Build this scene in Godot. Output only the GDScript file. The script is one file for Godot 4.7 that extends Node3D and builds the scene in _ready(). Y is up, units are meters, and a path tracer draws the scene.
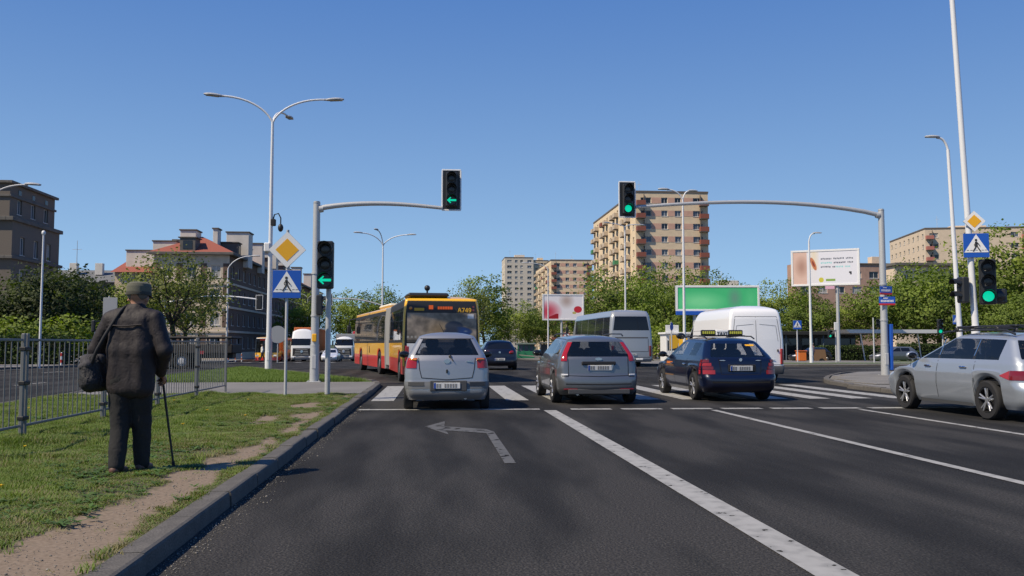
extends Node3D
# A wide junction on a clear spring morning, seen from a car in the left lane.
# x metres to the right of the camera, d metres along the road (Godot z = -d), y up.

func _ready():
	# ---- camera
	var cam = Camera3D.new()
	cam.name = "camera"
	add_child(cam)
	cam.position = Vector3(0, 1.26, 0)
	cam.rotation = Vector3(deg_to_rad(3.641), deg_to_rad(-4.991), 0)
	cam.fov = 36.24
	cam.near = 0.05
	cam.far = 3000.0
	cam.current = true
	# ---- sky, exposure
	var env = Environment.new()
	env.background_mode = Environment.BG_SKY
	var sky = Sky.new()
	var sm = ProceduralSkyMaterial.new()
	sm.sky_top_color = Color(0.15, 0.37, 0.68)
	sm.sky_horizon_color = Color(0.65, 0.80, 0.915)
	sm.sky_curve = 0.17
	sm.ground_bottom_color = Color(0.25, 0.25, 0.24)
	sm.ground_horizon_color = Color(0.6, 0.66, 0.72)
	sm.sun_angle_max = 1.0
	sky.sky_material = sm
	env.sky = sky
	env.tonemap_mode = Environment.TONE_MAPPER_LINEAR
	env.tonemap_exposure = 1.12
	env.sdfgi_enabled = true
	env.ssao_enabled = true
	env.ssil_enabled = true
	var we = WorldEnvironment.new()
	we.name = "environment"
	we.environment = env
	add_child(we)
	# ---- sun: high on the left, a little behind us
	var sun = DirectionalLight3D.new()
	sun.name = "sun"
	add_child(sun)
	var el = deg_to_rad(48.0); var az = deg_to_rad(25.0)
	var to = Vector3(-cos(el) * cos(az), sin(el), cos(el) * sin(az))
	sun.look_at_from_position(to * 50.0, Vector3.ZERO)
	sun.light_color = Color(1.0, 0.94, 0.84)
	sun.light_energy = 1.6
	sun.light_angular_distance = 0.5
	sun.shadow_enabled = true
	# ---- everything else
	rng.seed = 7
	make_materials()
	more_materials()
	ground()
	verge()
	dark_house()
	corner_house()
	tower("tall beige and pink tower block with red-brown balconies behind the coach", 42.6, 184.0, 15.9, 50.0, 34.9, 12, 0.0, M.beige, M.pink_band, M.bal_red, M.bal_beige)
	tower("smaller beige and pink tower block behind the red and white billboard", 43.4, 328.0, 15.6, 50.0, 33.9, 12, 0.0, M.beige, M.pink_band, M.bal_red, M.bal_beige)
	tower("pale grey narrow tower block farthest down the road", 34.2, 432.0, 14.2, 20.0, 45.0, 16, 0.0, M.pale, null, null, null)
	tower("grey-beige tower wing just right of the farthest pale tower", 48.6, 436.0, 7.8, 20.0, 44.0, 16, 0.0, M.beige, null, null, null)
	right_buildings()
	street()
	make_tree_kinds()
	trees()
	silver_hatchback()
	grey_estate()
	taxi()
	silver_estate()
	dark_hatchback()
	white_van()
	coach()
	articulated_bus()
	oncoming_traffic()
	walking_man()
	bystanders()
	grass()
	litter()
	dandelions()

func more_materials():
	M.joint = mt(.05, .048, .04, .95)
	M.lantern = mt(.4, .41, .42, .45)
	M.lens = mt(.35, .36, .36, .2)
	M.lens_off = mt(.022, .02, .02, .25)
	M.fence = mt(.165, .17, .17, .55, .2)
	M.win_frame = mt(.6, .6, .58, .6)
	M.pane_dark = mt(.02, .024, .03, .06)
	M.pane_grey = mt(.09, .11, .14, .1)
	M.pane_curtain = mt(.34, .33, .31, .3)
	M.roof_edge = mt(.12, .1, .085, .8)
	M.bal_red = mt(.22, .07, .045, .7)
	M.bal_rose = mt(.38, .14, .11, .7)
	M.bal_green = mt(.05, .2, .09, .7)
	M.bal_beige = mt(.46, .38, .29, .8)
	var wt = func(r, g, b, v = 0.22, seed_ = 1): return tri_mat(ntex(256, 0.02, seed_, [[0.0, r * (1 - v), g * (1 - v), b * (1 - v)], [0.5, r, g, b], [1.0, minf(r * (1 + v * 0.7), 1), minf(g * (1 + v * 0.7), 1), minf(b * (1 + v * 0.7), 1)]], 5), 0.12, 0.9)
	M.beige = wt.call(.66, .525, .355, .1, 101)
	M.pink_band = wt.call(.54, .33, .245, .1, 102)
	M.pale = wt.call(.56, .5, .42, .1, 103)
	M.cream = wt.call(.60, .49, .37, .12, 104)
	M.pink = wt.call(.38, .245, .19, .15, 105)
	M.brick = tri_mat(ntex(512, 0.09, 106, [[0.0, .075, .047, .036], [0.5, .12, .078, .058], [1.0, .17, .115, .088]], 4), 0.5, 0.9)
	M.brick_dark = tri_mat(ntex(512, 0.07, 107, [[0.0, .09, .076, .062], [0.5, .145, .122, .10], [1.0, .2, .17, .14]], 4), 0.3, 0.9)
	M.brick_grey = wt.call(.12, .11, .1, .2, 108)
	M.stone = wt.call(.54, .455, .35, .16, 109)
	M.stone_dark = wt.call(.12, .112, .1, .2, 110)
	M.white_render = wt.call(.58, .55, .5, .12, 111)
	M.tiles = tri_mat(ntex(512, 0.12, 112, [[0.0, .17, .045, .03], [0.5, .27, .075, .048], [1.0, .38, .12, .075]], 4), 0.6, 0.85)
	M.slate = wt.call(.14, .145, .15, .25, 113)
	M.bark = tri_mat(ntex(256, 0.06, 114, [[0.0, .03, .024, .018], [1.0, .11, .09, .07]], 4), 1.2, 0.95)
	M.leaf = mt(1, 1, 1, .75)
	M.leaf.vertex_color_use_as_albedo = true
	M.leaf.backlight_enabled = true
	M.leaf.backlight = lin(.6, .72, .22)
	M.leaf_plain = mt(.06, .11, .02, .7)
	M.blade = mt(1, 1, 1, .7)
	M.blade.vertex_color_use_as_albedo = true
	M.blade.backlight_enabled = true
	M.blade.backlight = lin(.45, .55, .2)
	M.dandelion = mt(.85, .55, .01, .7)
	M.skin = mt(.33, .17, .11, .55)
	M.jacket = mt(.0135, .0095, .0118, .72)
	M.trousers = mt(.010, .010, .011, .85)
	M.shoe = mt(.11, .05, .035, .6)
	M.cap = tri_mat(ntex(256, 0.15, 116, [[0.0, .075, .076, .056], [1.0, .14, .138, .105]], 3), 4.0, .9)
	M.cap_band = mt(.05, .05, .04, .9)
	M.bag = mt(.010, .010, .013, .75)
	M.bag_grey = mt(.035, .034, .04, .8)

func P2(list):
	var out = []
	for e in list: out.append(Vector2(e[0], e[1]))
	return out

func ground():
	# the land, and the asphalt laid on it
	var g = MB.new()
	sheet(g, P2([[-1400, -59], [1400, -59], [1400, 2400], [-1400, 2400]]), -0.06)
	setting("ground", g, M.soil)
	var a = MB.new()
	sheet(a, P2([[-70, -50], [90, -50], [90, 330], [-70, 330]]), 0.0)
	setting("asphalt_road", a, M.asphalt)
	# central strip: bed under the grass, paved crossing, grassy tip
	var bed = MB.new()
	sheet(bed, P2([[-8.4, -50], [-1.72, -50], [-1.72, -0.95], [-8.4, -0.95]]), 0.10, 0.12)
	setting("strip_behind", bed, M.lawn)
	var cr = MB.new()
	sheet(cr, P2([[-8.45, 20.6], [-1.75, 20.6], [-1.75, 27.4], [-9.0, 27.4]]), 0.105, 0.12)
	setting("paved_crossing", cr, M.paving)
	var tip = MB.new()
	sheet(tip, P2([[-9.0, 27.4], [-1.9, 27.4], [-2.05, 28.3], [-2.6, 29.6], [-3.9, 33.0], [-5.9, 38.0], [-8.2, 43.2], [-8.9, 44.6], [-9.5, 44.2], [-9.5, 42.0]]), 0.10, 0.12)
	setting("lawn_tip", tip, M.lawn)
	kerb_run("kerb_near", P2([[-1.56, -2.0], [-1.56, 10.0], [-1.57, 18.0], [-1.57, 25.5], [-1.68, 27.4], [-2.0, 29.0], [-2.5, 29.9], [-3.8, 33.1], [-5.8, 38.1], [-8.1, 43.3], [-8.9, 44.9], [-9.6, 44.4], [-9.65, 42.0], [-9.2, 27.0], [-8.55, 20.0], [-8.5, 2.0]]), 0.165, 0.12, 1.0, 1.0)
	# far left footway and the block behind it
	var lf = MB.new()
	sheet(lf, P2([[-69, -49], [-21.6, -49], [-21.6, 50], [-23.0, 58], [-28, 63], [-69, 65]]), 0.11, 0.13)
	setting("pavement_left", lf, M.paving)
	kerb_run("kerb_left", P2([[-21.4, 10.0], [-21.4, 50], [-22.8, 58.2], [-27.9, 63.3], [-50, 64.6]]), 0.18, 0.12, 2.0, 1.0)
	var fl = MB.new()
	sheet(fl, P2([[-69, 86], [-26, 84], [-22.6, 87], [-21.4, 92], [-21.4, 329], [-69, 329]]), 0.11, 0.13)
	setting("pavement_far_left", fl, M.paving)
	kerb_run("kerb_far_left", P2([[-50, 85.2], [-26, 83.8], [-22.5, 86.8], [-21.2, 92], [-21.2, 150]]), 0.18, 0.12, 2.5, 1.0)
	var fm = MB.new()
	sheet(fm, P2([[-8.3, 92], [-7.0, 90.5], [-5.6, 90.5], [-4.4, 92], [-4.4, 329], [-8.3, 329]]), 0.11, 0.13)
	setting("lawn_far_strip", fm, M.lawn)
	# right-hand corner: paved point of the footway
	var rn = MB.new()
	sheet(rn, P2([[11.75, -49], [89, -49], [89, 41], [40, 40], [24, 38.5], [17.6, 35.4], [14.6, 31.4], [12.9, 28.0], [12.45, 26.7], [12.2, 24.8], [11.75, 22]]), 0.11, 0.13)
	setting("pavement_right", rn, M.paving)
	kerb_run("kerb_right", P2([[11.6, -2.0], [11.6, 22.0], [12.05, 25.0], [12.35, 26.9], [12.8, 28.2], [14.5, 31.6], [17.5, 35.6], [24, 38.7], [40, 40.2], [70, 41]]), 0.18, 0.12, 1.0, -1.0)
	# far right corner
	var fr = MB.new()
	sheet(fr, P2([[89, 52], [40, 51], [26, 50.5], [19.5, 51.5], [15.5, 54.5], [13.6, 59], [13.2, 66], [13.2, 329], [89, 329]]), 0.11, 0.13)
	setting("pavement_far_right", fr, M.paving)
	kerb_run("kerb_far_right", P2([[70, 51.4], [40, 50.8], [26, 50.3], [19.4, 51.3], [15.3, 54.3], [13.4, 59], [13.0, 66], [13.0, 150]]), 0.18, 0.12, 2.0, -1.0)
	for p in [[[18.0, 56.0], [38.0, 55.0], [39.0, 60.0], [20.0, 62.0]], [[38.0, 70], [60, 69], [62, 76], [39, 77]]]:
		var l = MB.new()
		sheet(l, P2(p), 0.125)
		setting("lawn_right", l, M.lawn)
	# joints between paving slabs across the near right corner are real gaps: slabs one by one
	var slabs = MeshInstance3D.new()
	slabs.name = "paving_slabs"
	add_child(slabs)
	slabs.set_meta("kind", "structure")
	var base = MB.new()
	sheet(base, P2([[12.4, 24.0], [16.4, 24.0], [16.4, 33.0], [14.4, 30.4], [13.0, 27.8]]), 0.112)
	slabs.mesh = base.mesh()
	slabs.material_override = M.joint
	var sl = MB.new()
	sl.box(Vector3(0, 0.012, 0), Vector3(0.485, 0.03, 0.485), Basis.IDENTITY, 0.006)
	var slm = sl.mesh()
	for j in 17:
		for i in 9:
			var x = 12.7 + i * 0.5; var d = 24.3 + j * 0.5
			if not Geometry2D.is_point_in_polygon(Vector2(x, d), PackedVector2Array(P2([[12.4, 24.0], [16.4, 24.0], [16.4, 33.0], [14.4, 30.4], [13.0, 27.8]]))): continue
			var o = part(slabs, "slab", slm, M.paving)
			o.position = Vector3(x, 0.112 + rng.randf_range(-0.003, 0.003), -d)
	markings()

func markings():
	line("lane_line", Vector2(2.18, -3), Vector2(2.18, 16.7), 0.24)
	line("lane_line", Vector2(5.32, -3), Vector2(5.30, 16.5), 0.125)
	line("lane_line", Vector2(8.15, -3), Vector2(8.16, 16.4), 0.125)
	# stop line: solid in the left lane, then dashes
	line("stop_line", Vector2(-1.45, 17.15), Vector2(2.02, 17.0), 0.26)
	for k in 9:
		var x = 2.62 + k * 0.985
		line("give_way_dash", Vector2(x, 16.95 - k * 0.03), Vector2(x + 0.79, 16.93 - k * 0.03), 0.3)
	for k in 13:
		var x = -1.15 + k * 1.0
		line("zebra_bar", Vector2(x, 19.7), Vector2(x, 26.6), 0.5)
	# worn left-turn arrow
	var ar = MB.new()
	var shaft = [[0.86, 9.35], [0.74, 9.35], [0.73, 12.5], [0.16, 12.95], [0.2, 12.35], [-0.15, 13.55], [0.17, 14.5], [0.15, 13.6], [0.76, 13.1], [0.85, 12.7]]
	sheet(ar, P2(shaft), 0.006)
	setting("turn_arrow", ar, M.line_worn)
	# a second arrow painted in the lane beside, and lane lines of the carriageway beyond the fence
	for k in 9:
		line("far_lane_dash", Vector2(-12.7, 4 + k * 6.0), Vector2(-12.7, 6.2 + k * 6.0), 0.12)
		line("far_lane_dash", Vector2(-17.0, 4 + k * 6.0), Vector2(-17.0, 6.2 + k * 6.0), 0.12)
	for k in 8:
		line("far_lane_dash", Vector2(-12.7, 92 + k * 8.0), Vector2(-12.7, 95 + k * 8.0), 0.14)
	line("far_stop_line", Vector2(-20.6, 90.6), Vector2(-8.6, 90.6), 0.4)
	line("edge_line", Vector2(-20.7, 14), Vector2(-20.7, 49), 0.12)
	# guide dashes across the junction
	for k in 6:
		line("guide_dash", Vector2(4.0 + k * 0.55, 29.5 + k * 4.0), Vector2(4.25 + k * 0.55, 31.6 + k * 4.0), 0.14)
		line("guide_dash", Vector2(8.6 + k * 0.9, 29.5 + k * 3.6), Vector2(9.1 + k * 0.9, 31.4 + k * 3.6), 0.14)
	line("cross_line", Vector2(17.5, 42.5), Vector2(24.5, 44.0), 0.16)
	for k in 7:
		line("zebra_bar", Vector2(-19.5 + k * 1.6, 84.5), Vector2(-19.5 + k * 1.6, 88.5), 0.5)

func street():
	# ---- left side
	var L = street_lamp("street_lamp", "tall white double-armed street lamp behind the yellow diamond sign", -7.16, 38.9, 11.0, [[-2.15, 0.2, 1.1, 0.08], [2.3, -0.2, 1.15, 0.08], [0.25, -2.2, 0.9, 0.08]], M.pole_white, 0.11, 0.06)
	var cam = MB.new()
	cam.tube([Vector3(0.05, 6.5, 0), Vector3(0.15, 6.9, 0), Vector3(0.32, 6.95, 0), Vector3(0.42, 6.75, 0), Vector3(0.42, 6.5, 0)], 0.03, 6)
	var co = part(L, "camera_bracket", cam, M.dark)
	var cb = MB.new()
	cb.ball(Vector3(0.42, 6.32, 0), Vector3(0.12, 0.18, 0.12), 12)
	cb.box(Vector3(0.1, 6.55, 0), Vector3(0.22, 0.3, 0.2), Basis.IDENTITY, 0.03)
	part(co, "dome_camera", cb, M.dark)
	var bx = MB.new()
	bx.box(Vector3(-0.12, 5.45, 0.08), Vector3(0.26, 0.4, 0.24), Basis.IDENTITY, 0.04)
	part(L, "control_box", bx, M.white)
	# sign post
	var sp = thing("sign_post", "yellow diamond sign above blue crossing sign on a grey post", "road sign", V(-3.27, 19.8, 0.1), 0.0, "priority and crossing signs")
	var pb = MB.new()
	pb.cyl(Vector3.ZERO, Vector3(0, 3.66, 0), 0.032, 0.032, 12)
	pb.cyl(Vector3(0, 3.66, 0), Vector3(0, 3.69, 0), 0.036, 0.03, 12)
	part(sp, "post", pb, M.pole_grey)
	diamond_sign(sp, Vector3(0, 3.24, 0.06), 0.0, 0.58)
	crossing_sign(sp, Vector3(0, 2.48, 0.06), 0.0, 0.62)
	# mast with the arm over the left lane
	var m = mast("grey signal mast reaching right with a green left arrow", -3.66, 27.4, 5.5, 3.85, 0.2, "arrow", 0.58)
	small_signal(m, Vector3(0.14, 2.35, 0.1), PI * 0.5)
	var yb = MB.new()
	yb.box(Vector3(0.0, 1.35, 0.15), Vector3(0.14, 0.24, 0.06), Basis.IDENTITY, 0.02)
	part(m, "push_button", yb, M.sign_yellow)
	# near signal on its own post
	var n = thing("signal_post", "post-mounted signal with green left arrow right of the crossing sign", "traffic light", V(-2.42, 20.3, 0.1), 0.0, "traffic lights on posts")
	var nb = MB.new()
	nb.cyl(Vector3.ZERO, Vector3(0, 3.3, 0), 0.06, 0.06, 14)
	part(n, "post", nb, M.galv)
	signal_head(n, Vector3(-0.05, 2.94, 0.2), 0.0, "arrow", false)
	var br = MB.new()
	for y in [2.5, 3.25]: br.box(Vector3(0, y, 0.08), Vector3(0.06, 0.05, 0.16), Basis.IDENTITY, 0.01)
	part(n, "bracket", br, M.dark)
	fence()
	var rw = mt(.5, .03, .03, .6)
	var ol = mt(.6, .16, .04, .6)
	for e in [["leftmost red and white bollard seen through the fence", -22.4, 47.0, rw], ["red and white bollard seen just right of the double fence post", -22.5, 52.6, rw], ["red and white bollard seen left of the walking man's bag", -22.6, 55.8, rw], ["orange and white bollard at the left end of the trio", -20.6, 90.5, ol], ["orange and white bollard in the middle of the trio", -19.9, 90.5, ol], ["orange and white bollard nearest the oncoming bus", -19.3, 90.5, ol]]:
		bollard(e[0], e[1], e[2], e[3])
	street_lamp("street_lamp", "street lamp whose curved arm enters at the left edge", -23.1, 46.0, 7.6, [[2.45, 0.0, 1.75, -0.05]], M.pole_grey, 0.1, 0.06)
	var tp = thing("slim_pole", "slim white-topped pole standing behind the double fence post", "pole", V(-21.4, 50.0), 0.0)
	var tb = MB.new()
	tb.cyl(Vector3.ZERO, Vector3(0, 7.3, 0), 0.07, 0.045, 10)
	part(tp, "shaft", tb, M.pole_white)
	var tc = MB.new()
	tc.ball(Vector3(0, 7.4, 0), Vector3(0.11, 0.14, 0.11), 10)
	part(tp, "lamp_globe", tc, M.white)
	street_lamp("street_lamp", "white curved street lamp before the red-roofed tenement", -18.85, 82.0, 8.6, [[2.1, 0.0, 1.2, 0.0]], M.pole_white, 0.09, 0.055)
	street_lamp("street_lamp", "small far street lamp beside the white-cabbed lorry", -21.3, 150.0, 9.9, [[-1.2, 0.0, 0.9, 0.0], [1.8, 0.3, 0.9, 0.0]], M.pole_white, 0.09, 0.05)
	street_lamp("street_lamp", "three-armed street lamp rising above the yellow bus", -4.74, 80.0, 10.6, [[-1.85, 0.6, 1.1, 0.0], [2.25, 0.4, 1.0, 0.0], [-0.4, 1.4, 1.25, 0.0]], M.pole_white, 0.1, 0.06)
	var fmast = thing("signal_mast", "far white signal mast with a long arm before the tenement", "traffic light", V(-23.8, 80.0, 0.1), 0.0, "traffic lights hung on long arms")
	var fp = MB.new()
	fp.cyl(Vector3.ZERO, Vector3(0, 5.3, 0), 0.14, 0.12, 12)
	part(fmast, "pole", fp, M.pole_white)
	var fa = MB.new()
	fa.tube(arm_curve(Vector3(0, 5.2, 0), Vector3(8.1, 5.55, 0), 0.45), 0.075, 8)
	part(fmast, "arm", fa, M.pole_white)
	signal_head(fmast, Vector3(8.2, 5.3, 0), PI, "", true)
	var gm = thing("signal_mast", "dark signal mast arm seen just left of the yellow bus", "traffic light", V(-6.0, 100.0, 0.1), 0.0, "traffic lights hung on long arms")
	var gp = MB.new()
	gp.cyl(Vector3.ZERO, Vector3(0, 6.3, 0), 0.14, 0.12, 12)
	part(gm, "pole", gp, M.pole_grey)
	var ga = MB.new()
	ga.tube(arm_curve(Vector3(0, 6.2, 0), Vector3(-5.6, 6.9, 0), 0.3), 0.08, 8)
	part(gm, "arm", ga, M.pole_grey)
	signal_head(gm, Vector3(-5.8, 6.8, 0), PI, "", true)
	var rs = thing("round_sign_post", "grey back of a round road sign behind the tall lamp post", "road sign", V(-12.9, 74.0, 0.1))
	var rp = MB.new()
	rp.cyl(Vector3.ZERO, Vector3(0, 2.6, 0), 0.04, 0.04, 8)
	part(rs, "post", rp, M.pole_grey)
	round_sign(rs, Vector3(0, 2.3, 0.06), 0.0, 0.72, M.sign_back)
	var bs = thing("back_of_sign", "grey rectangular sign back left of the walking man's shoulder", "road sign", V(-21.4, 60.0, 0.1))
	var bp = MB.new()
	bp.cyl(Vector3.ZERO, Vector3(0, 4.5, 0), 0.05, 0.05, 8)
	part(bs, "post", bp, M.pole_grey)
	var bb = MB.new()
	bb.box(Vector3(0.1, 3.6, 0.06), Vector3(0.9, 1.6, 0.04), Basis.IDENTITY, 0.01)
	part(bs, "plate", bb, M.sign_back)
	# ---- right side
	var R = mast("grey signal mast reaching left with a round green light", 16.2, 30.6, 6.02, -9.1, 0.43, "disc", 0.28)
	street_names(R, Vector3(0.02, 3.12, 0.16), 0.25, 0.54)
	street_names(R, Vector3(0.04, 2.74, 0.18), -0.1, 0.58)
	var blue = MB.new()
	blue.box(Vector3(0.19, 1.05, 0.0), Vector3(0.09, 1.65, 0.34), Basis(Vector3.BACK, -0.015), 0.01)
	part(R, "blue_board", blue, M.sign_blue)
	# tall leaning pole with signs and a signal
	var T = thing("lamp_pole", "very tall white pole carrying a yellow diamond sign and green signal", "pole", V(12.88, 20.0, 0.1), 0.0)
	var tpb = MB.new()
	tpb.cyl(Vector3.ZERO, Vector3(-0.02, 1.6, 0), 0.1, 0.095, 14)
	tpb.cyl(Vector3(-0.02, 1.6, 0), Vector3(-0.42, 11.6, 0), 0.075, 0.055, 14)
	part(T, "pole", tpb, M.pole_white)
	var lo = MB.new()
	lo.tube([Vector3(-0.42, 11.6, 0), Vector3(-0.6, 12.1, 0), Vector3(-1.4, 12.4, 0), Vector3(-2.2, 12.5, 0)], 0.04, 8)
	part(T, "arm", lo, M.pole_white)
	lamp_head(T, Vector3(-2.2, 12.5, 0), Vector3(-1, 0.1, 0), 0.0)
	diamond_sign(T, Vector3(-0.05, 4.09, 0.14), -0.25, 0.36)
	crossing_sign(T, Vector3(-0.02, 3.51, 0.14), -0.25, 0.58)
	signal_head(T, Vector3(0.26, 2.64, 0.1), -0.5, "disc", false)
	var sh2 = MB.new()
	sh2.box(Vector3(0.56, 2.3, 0.05), Vector3(0.34, 0.36, 0.22), Basis(Vector3.UP, -0.5), 0.04)
	var arr = part(T, "filter_signal", sh2, M.housing)
	var shl = MB.new()
	shl.ball(Vector3(0.51, 2.3, 0.15), Vector3(0.13, 0.13, 0.04), 12, Basis(Vector3.UP, -0.5))
	part(arr, "lens", shl, M.lens_off)
	small_signal(T, Vector3(-0.3, 2.45, 0.0), -PI * 0.5)
	street_lamp("street_lamp", "white curved street lamp just left of the very tall pole", 20.0, 32.0, 8.75, [[-0.35, 0.0, 0.5, 0.0, 0.75]], M.pole_white, 0.1, 0.06, Vector2(-0.3, 0))
	street_lamp("street_lamp", "slim single-armed street lamp in front of the white billboard", 27.25, 62.0, 9.0, [[0.35, 0.0, 0.6, 0.0, 0.85]], M.pole_white, 0.1, 0.06)
	street_lamp("street_lamp", "double-armed street lamp before the tallest beige tower", 16.7, 58.0, 11.2, [[-1.0, 0.1, 0.7, 0.0], [0.45, -0.1, 0.65, 0.0, 0.9]], M.pole_white, 0.1, 0.06)
	street_lamp("street_lamp", "slim street lamp rising behind the coach roof", 17.5, 80.0, 12.6, [[-1.6, 1.0, 0.2, 0.0], [1.4, -0.6, 0.3, 0.0]], M.pole_white, 0.09, 0.05)
	street_lamp("street_lamp", "thin street lamp left of the red and white billboard", 13.4, 104.0, 11.0, [[-2.4, 0.0, 0.7, 0.0]], M.pole_white, 0.09, 0.05)
	street_lamp("street_lamp", "thin far street lamp right of the dark hatchback's roof", 13.2, 180.0, 12.0, [[-2.0, 0.0, 0.8, 0.0]], M.pole_white, 0.09, 0.05)
	# small signals and signs across the junction
	var list = [
		["sign_post", "small blue crossing sign right of the white van", "road sign", 29.6, 70.0, 3.4, "cross"],
		["sign_post", "small blue crossing sign under the leaning white pole's signal", "road sign", 40.9, 66.0, 3.7, "cross"],
		["sign_post", "small round blue sign left of the white kiosk", "road sign", 16.9, 62.0, 2.95, "blue"],
		["sign_post", "red-rimmed round sign below the red and white billboard", "road sign", 15.0, 100.0, 3.2, "red"],
		["signal_post", "small far signal showing green left of the leaning pole", "traffic light", 37.3, 62.0, 3.0, "green"],
		["signal_post", "small far crossing signal beside the person in checked shirt", "traffic light", 31.0, 66.0, 3.1, "white"],
		["signal_post", "bare grey post with a small signal left of the street-name mast", "traffic light", 32.0, 62.0, 3.3, "side"]]
	for e in list:
		var t = thing(e[0], e[1], e[2], V(e[3], e[4], 0.1), 0.0, "small posts across the junction")
		var b = MB.new()
		b.cyl(Vector3.ZERO, Vector3(0, e[5], 0), 0.055, 0.05, 10)
		part(t, "post", b, M.pole_grey)
		match e[6]:
			"cross": crossing_sign(t, Vector3(0, e[5] - 0.36, 0.08), 0.0, 0.72)
			"blue": round_sign(t, Vector3(0, e[5] - 0.32, 0.08), 0.9, 0.3, M.sign_blue)
			"red":
				round_sign(t, Vector3(0, e[5] - 0.4, 0.08), 0.0, 0.38, M.sign_white, "round_sign", M.sign_red)
				var q = MB.new()
				q.box(Vector3(0, e[5] - 1.02, 0.08), Vector3(0.7, 0.35, 0.03), Basis.IDENTITY, 0.005)
				part(t, "plate", q, M.sign_red)
			"green": signal_head(t, Vector3(-0.25, e[5] - 0.35, 0.1), -0.25, "disc", false)
			"white":
				var q = MB.new()
				q.box(Vector3(0, e[5] - 0.3, 0.08), Vector3(0.3, 0.62, 0.06), Basis.IDENTITY, 0.02)
				part(t, "white_box", q, M.white)
				small_signal(t, Vector3(-0.5, e[5] - 0.9, 0.05), 0.0, true)
			"side": small_signal(t, Vector3(0.35, e[5] - 0.4, 0.05), -0.6)
	# billboards
	billboard("billboard", "red and white billboard left of the coach", 16.1, 110.0, 5.3, 3.3, 5.05, 0.02, picture(poster_red()), M.white, [-0.2], 0.35)
	billboard("billboard", "green billboard above the white van", 24.6, 75.0, 7.3, 2.25, 4.5, -0.1, picture(poster_green()), M.sign_white, [-2.0, 2.0], 0.4, M.sign_blue)
	var wb = billboard("billboard", "large white billboard with a face and print on one leg", 35.3, 77.0, 5.9, 3.3, 6.95, -0.5, picture(poster_white()), M.white, [1.0], 0.5)
	var pk = MB.new()
	pk.box(Vector3(0.4, 6.75, 0.1), Vector3(0.8, 0.28, 0.08), Basis.IDENTITY, 0.02)
	part(wb, "pink_plate", pk, mt(.55, .32, .42, .5))
	# kiosks and shelters
	var wk = thing("kiosk", "small white kiosk with dark hatch beside the yellow banners", "kiosk", V(23.6, 85.0, 0.1))
	var kb = MB.new()
	for e in [[Vector3(-1.2, 1.3, 0), Vector3(0.16, 2.6, 2.2)], [Vector3(1.2, 1.3, 0), Vector3(0.16, 2.6, 2.2)], [Vector3(0, 1.3, -1.0), Vector3(2.24, 2.6, 0.16)], [Vector3(0, 0.5, 1.02), Vector3(2.24, 1.0, 0.16)], [Vector3(0, 2.3, 1.02), Vector3(2.24, 0.6, 0.16)]]:
		kb.box(e[0], e[1], Basis.IDENTITY, 0.02)
	part(wk, "wall", kb, M.white)
	var kr = MB.new()
	kr.box(Vector3(0, 2.7, 0.05), Vector3(2.9, 0.2, 2.7), Basis.IDENTITY, 0.03)
	part(wk, "roof", kr, M.white)
	var kh = MB.new()
	kh.quad(Vector3(-1.1, 1.0, 0.98), Vector3(1.1, 1.0, 0.98), Vector3(1.1, 2.0, 0.98), Vector3(-1.1, 2.0, 0.98), Vector3.BACK)
	part(wk, "hatch", kh, M.pane_dark)
	var kg = MB.new()
	kg.box(Vector3(0, 0.15, 1.13), Vector3(2.56, 0.3, 0.06), Basis.IDENTITY, 0.01)
	part(wk, "green_base", kg, mt(.05, .2, .09, .6))
	var ks = MB.new()
	ks.box(Vector3(-0.6, 3.15, 0.9), Vector3(1.3, 0.7, 0.1), Basis.IDENTITY, 0.02)
	part(wk, "roof_board", ks, M.white)
	for e in [["yellow banner flag closest to the white kiosk", 21.6, 80.0, 0.1], ["taller yellow banner flag nearest the white van's cab", 22.6, 80.5, -0.3]]:
		var t = thing("banner_flag", e[0], "flag", V(e[1], e[2], 0.1), e[3], "yellow banners by the kiosk")
		var b = MB.new()
		b.cyl(Vector3.ZERO, Vector3(0, 2.4, 0), 0.03, 0.025, 8)
		part(t, "pole", b, M.pole_grey)
		var f = MB.new()
		f.prism(PackedVector2Array([Vector2(0.03, 1.1), Vector2(0.75, 1.25), Vector2(0.95, 1.9), Vector2(0.6, 2.45), Vector2(0.03, 2.35)]), -0.015, 0.015, Basis.IDENTITY, Vector3.ZERO)
		part(t, "cloth", f, mt(.75, .42, .02, .7))
	var gk = thing("kiosk", "small green kiosk beyond the dark hatchback", "kiosk", V(14.4, 140.0, 0.1))
	var gb = MB.new()
	gb.box(Vector3(0, 0.55, 0), Vector3(2.6, 1.1, 2.2), Basis.IDENTITY, 0.03)
	for x in [-1.24, -0.4, 0.45, 1.24]: gb.box(Vector3(x, 1.65, 1.04), Vector3(0.12, 1.1, 0.1), Basis.IDENTITY, 0.01)
	part(gk, "wall", gb, mt(.02, .19, .09, .6))
	var gg = MB.new()
	gg.box(Vector3(0, 1.65, 0), Vector3(2.45, 1.1, 2.0))
	part(gk, "window", gg, M.pane_grey)
	var gr = MB.new()
	gr.box(Vector3(0, 2.3, 0.1), Vector3(3.0, 0.24, 2.7), Basis.IDENTITY, 0.04)
	part(gk, "roof", gr, mt(.16, .2, .17, .7))
	var bsh = thing("bus_shelter", "dark bus shelter with a curved roof beside the green kiosk", "bus shelter", V(18.0, 136.0, 0.1))
	var b1 = MB.new()
	b1.tube(arm_curve(Vector3(-1.9, 2.35, 0.6), Vector3(1.9, 2.35, 0.6), 0.18), 0.12, 6)
	b1.box(Vector3(0, 2.42, 0), Vector3(3.8, 0.12, 1.5), Basis.IDENTITY, 0.03)
	part(bsh, "roof", b1, mt(.1, .11, .11, .6))
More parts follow.
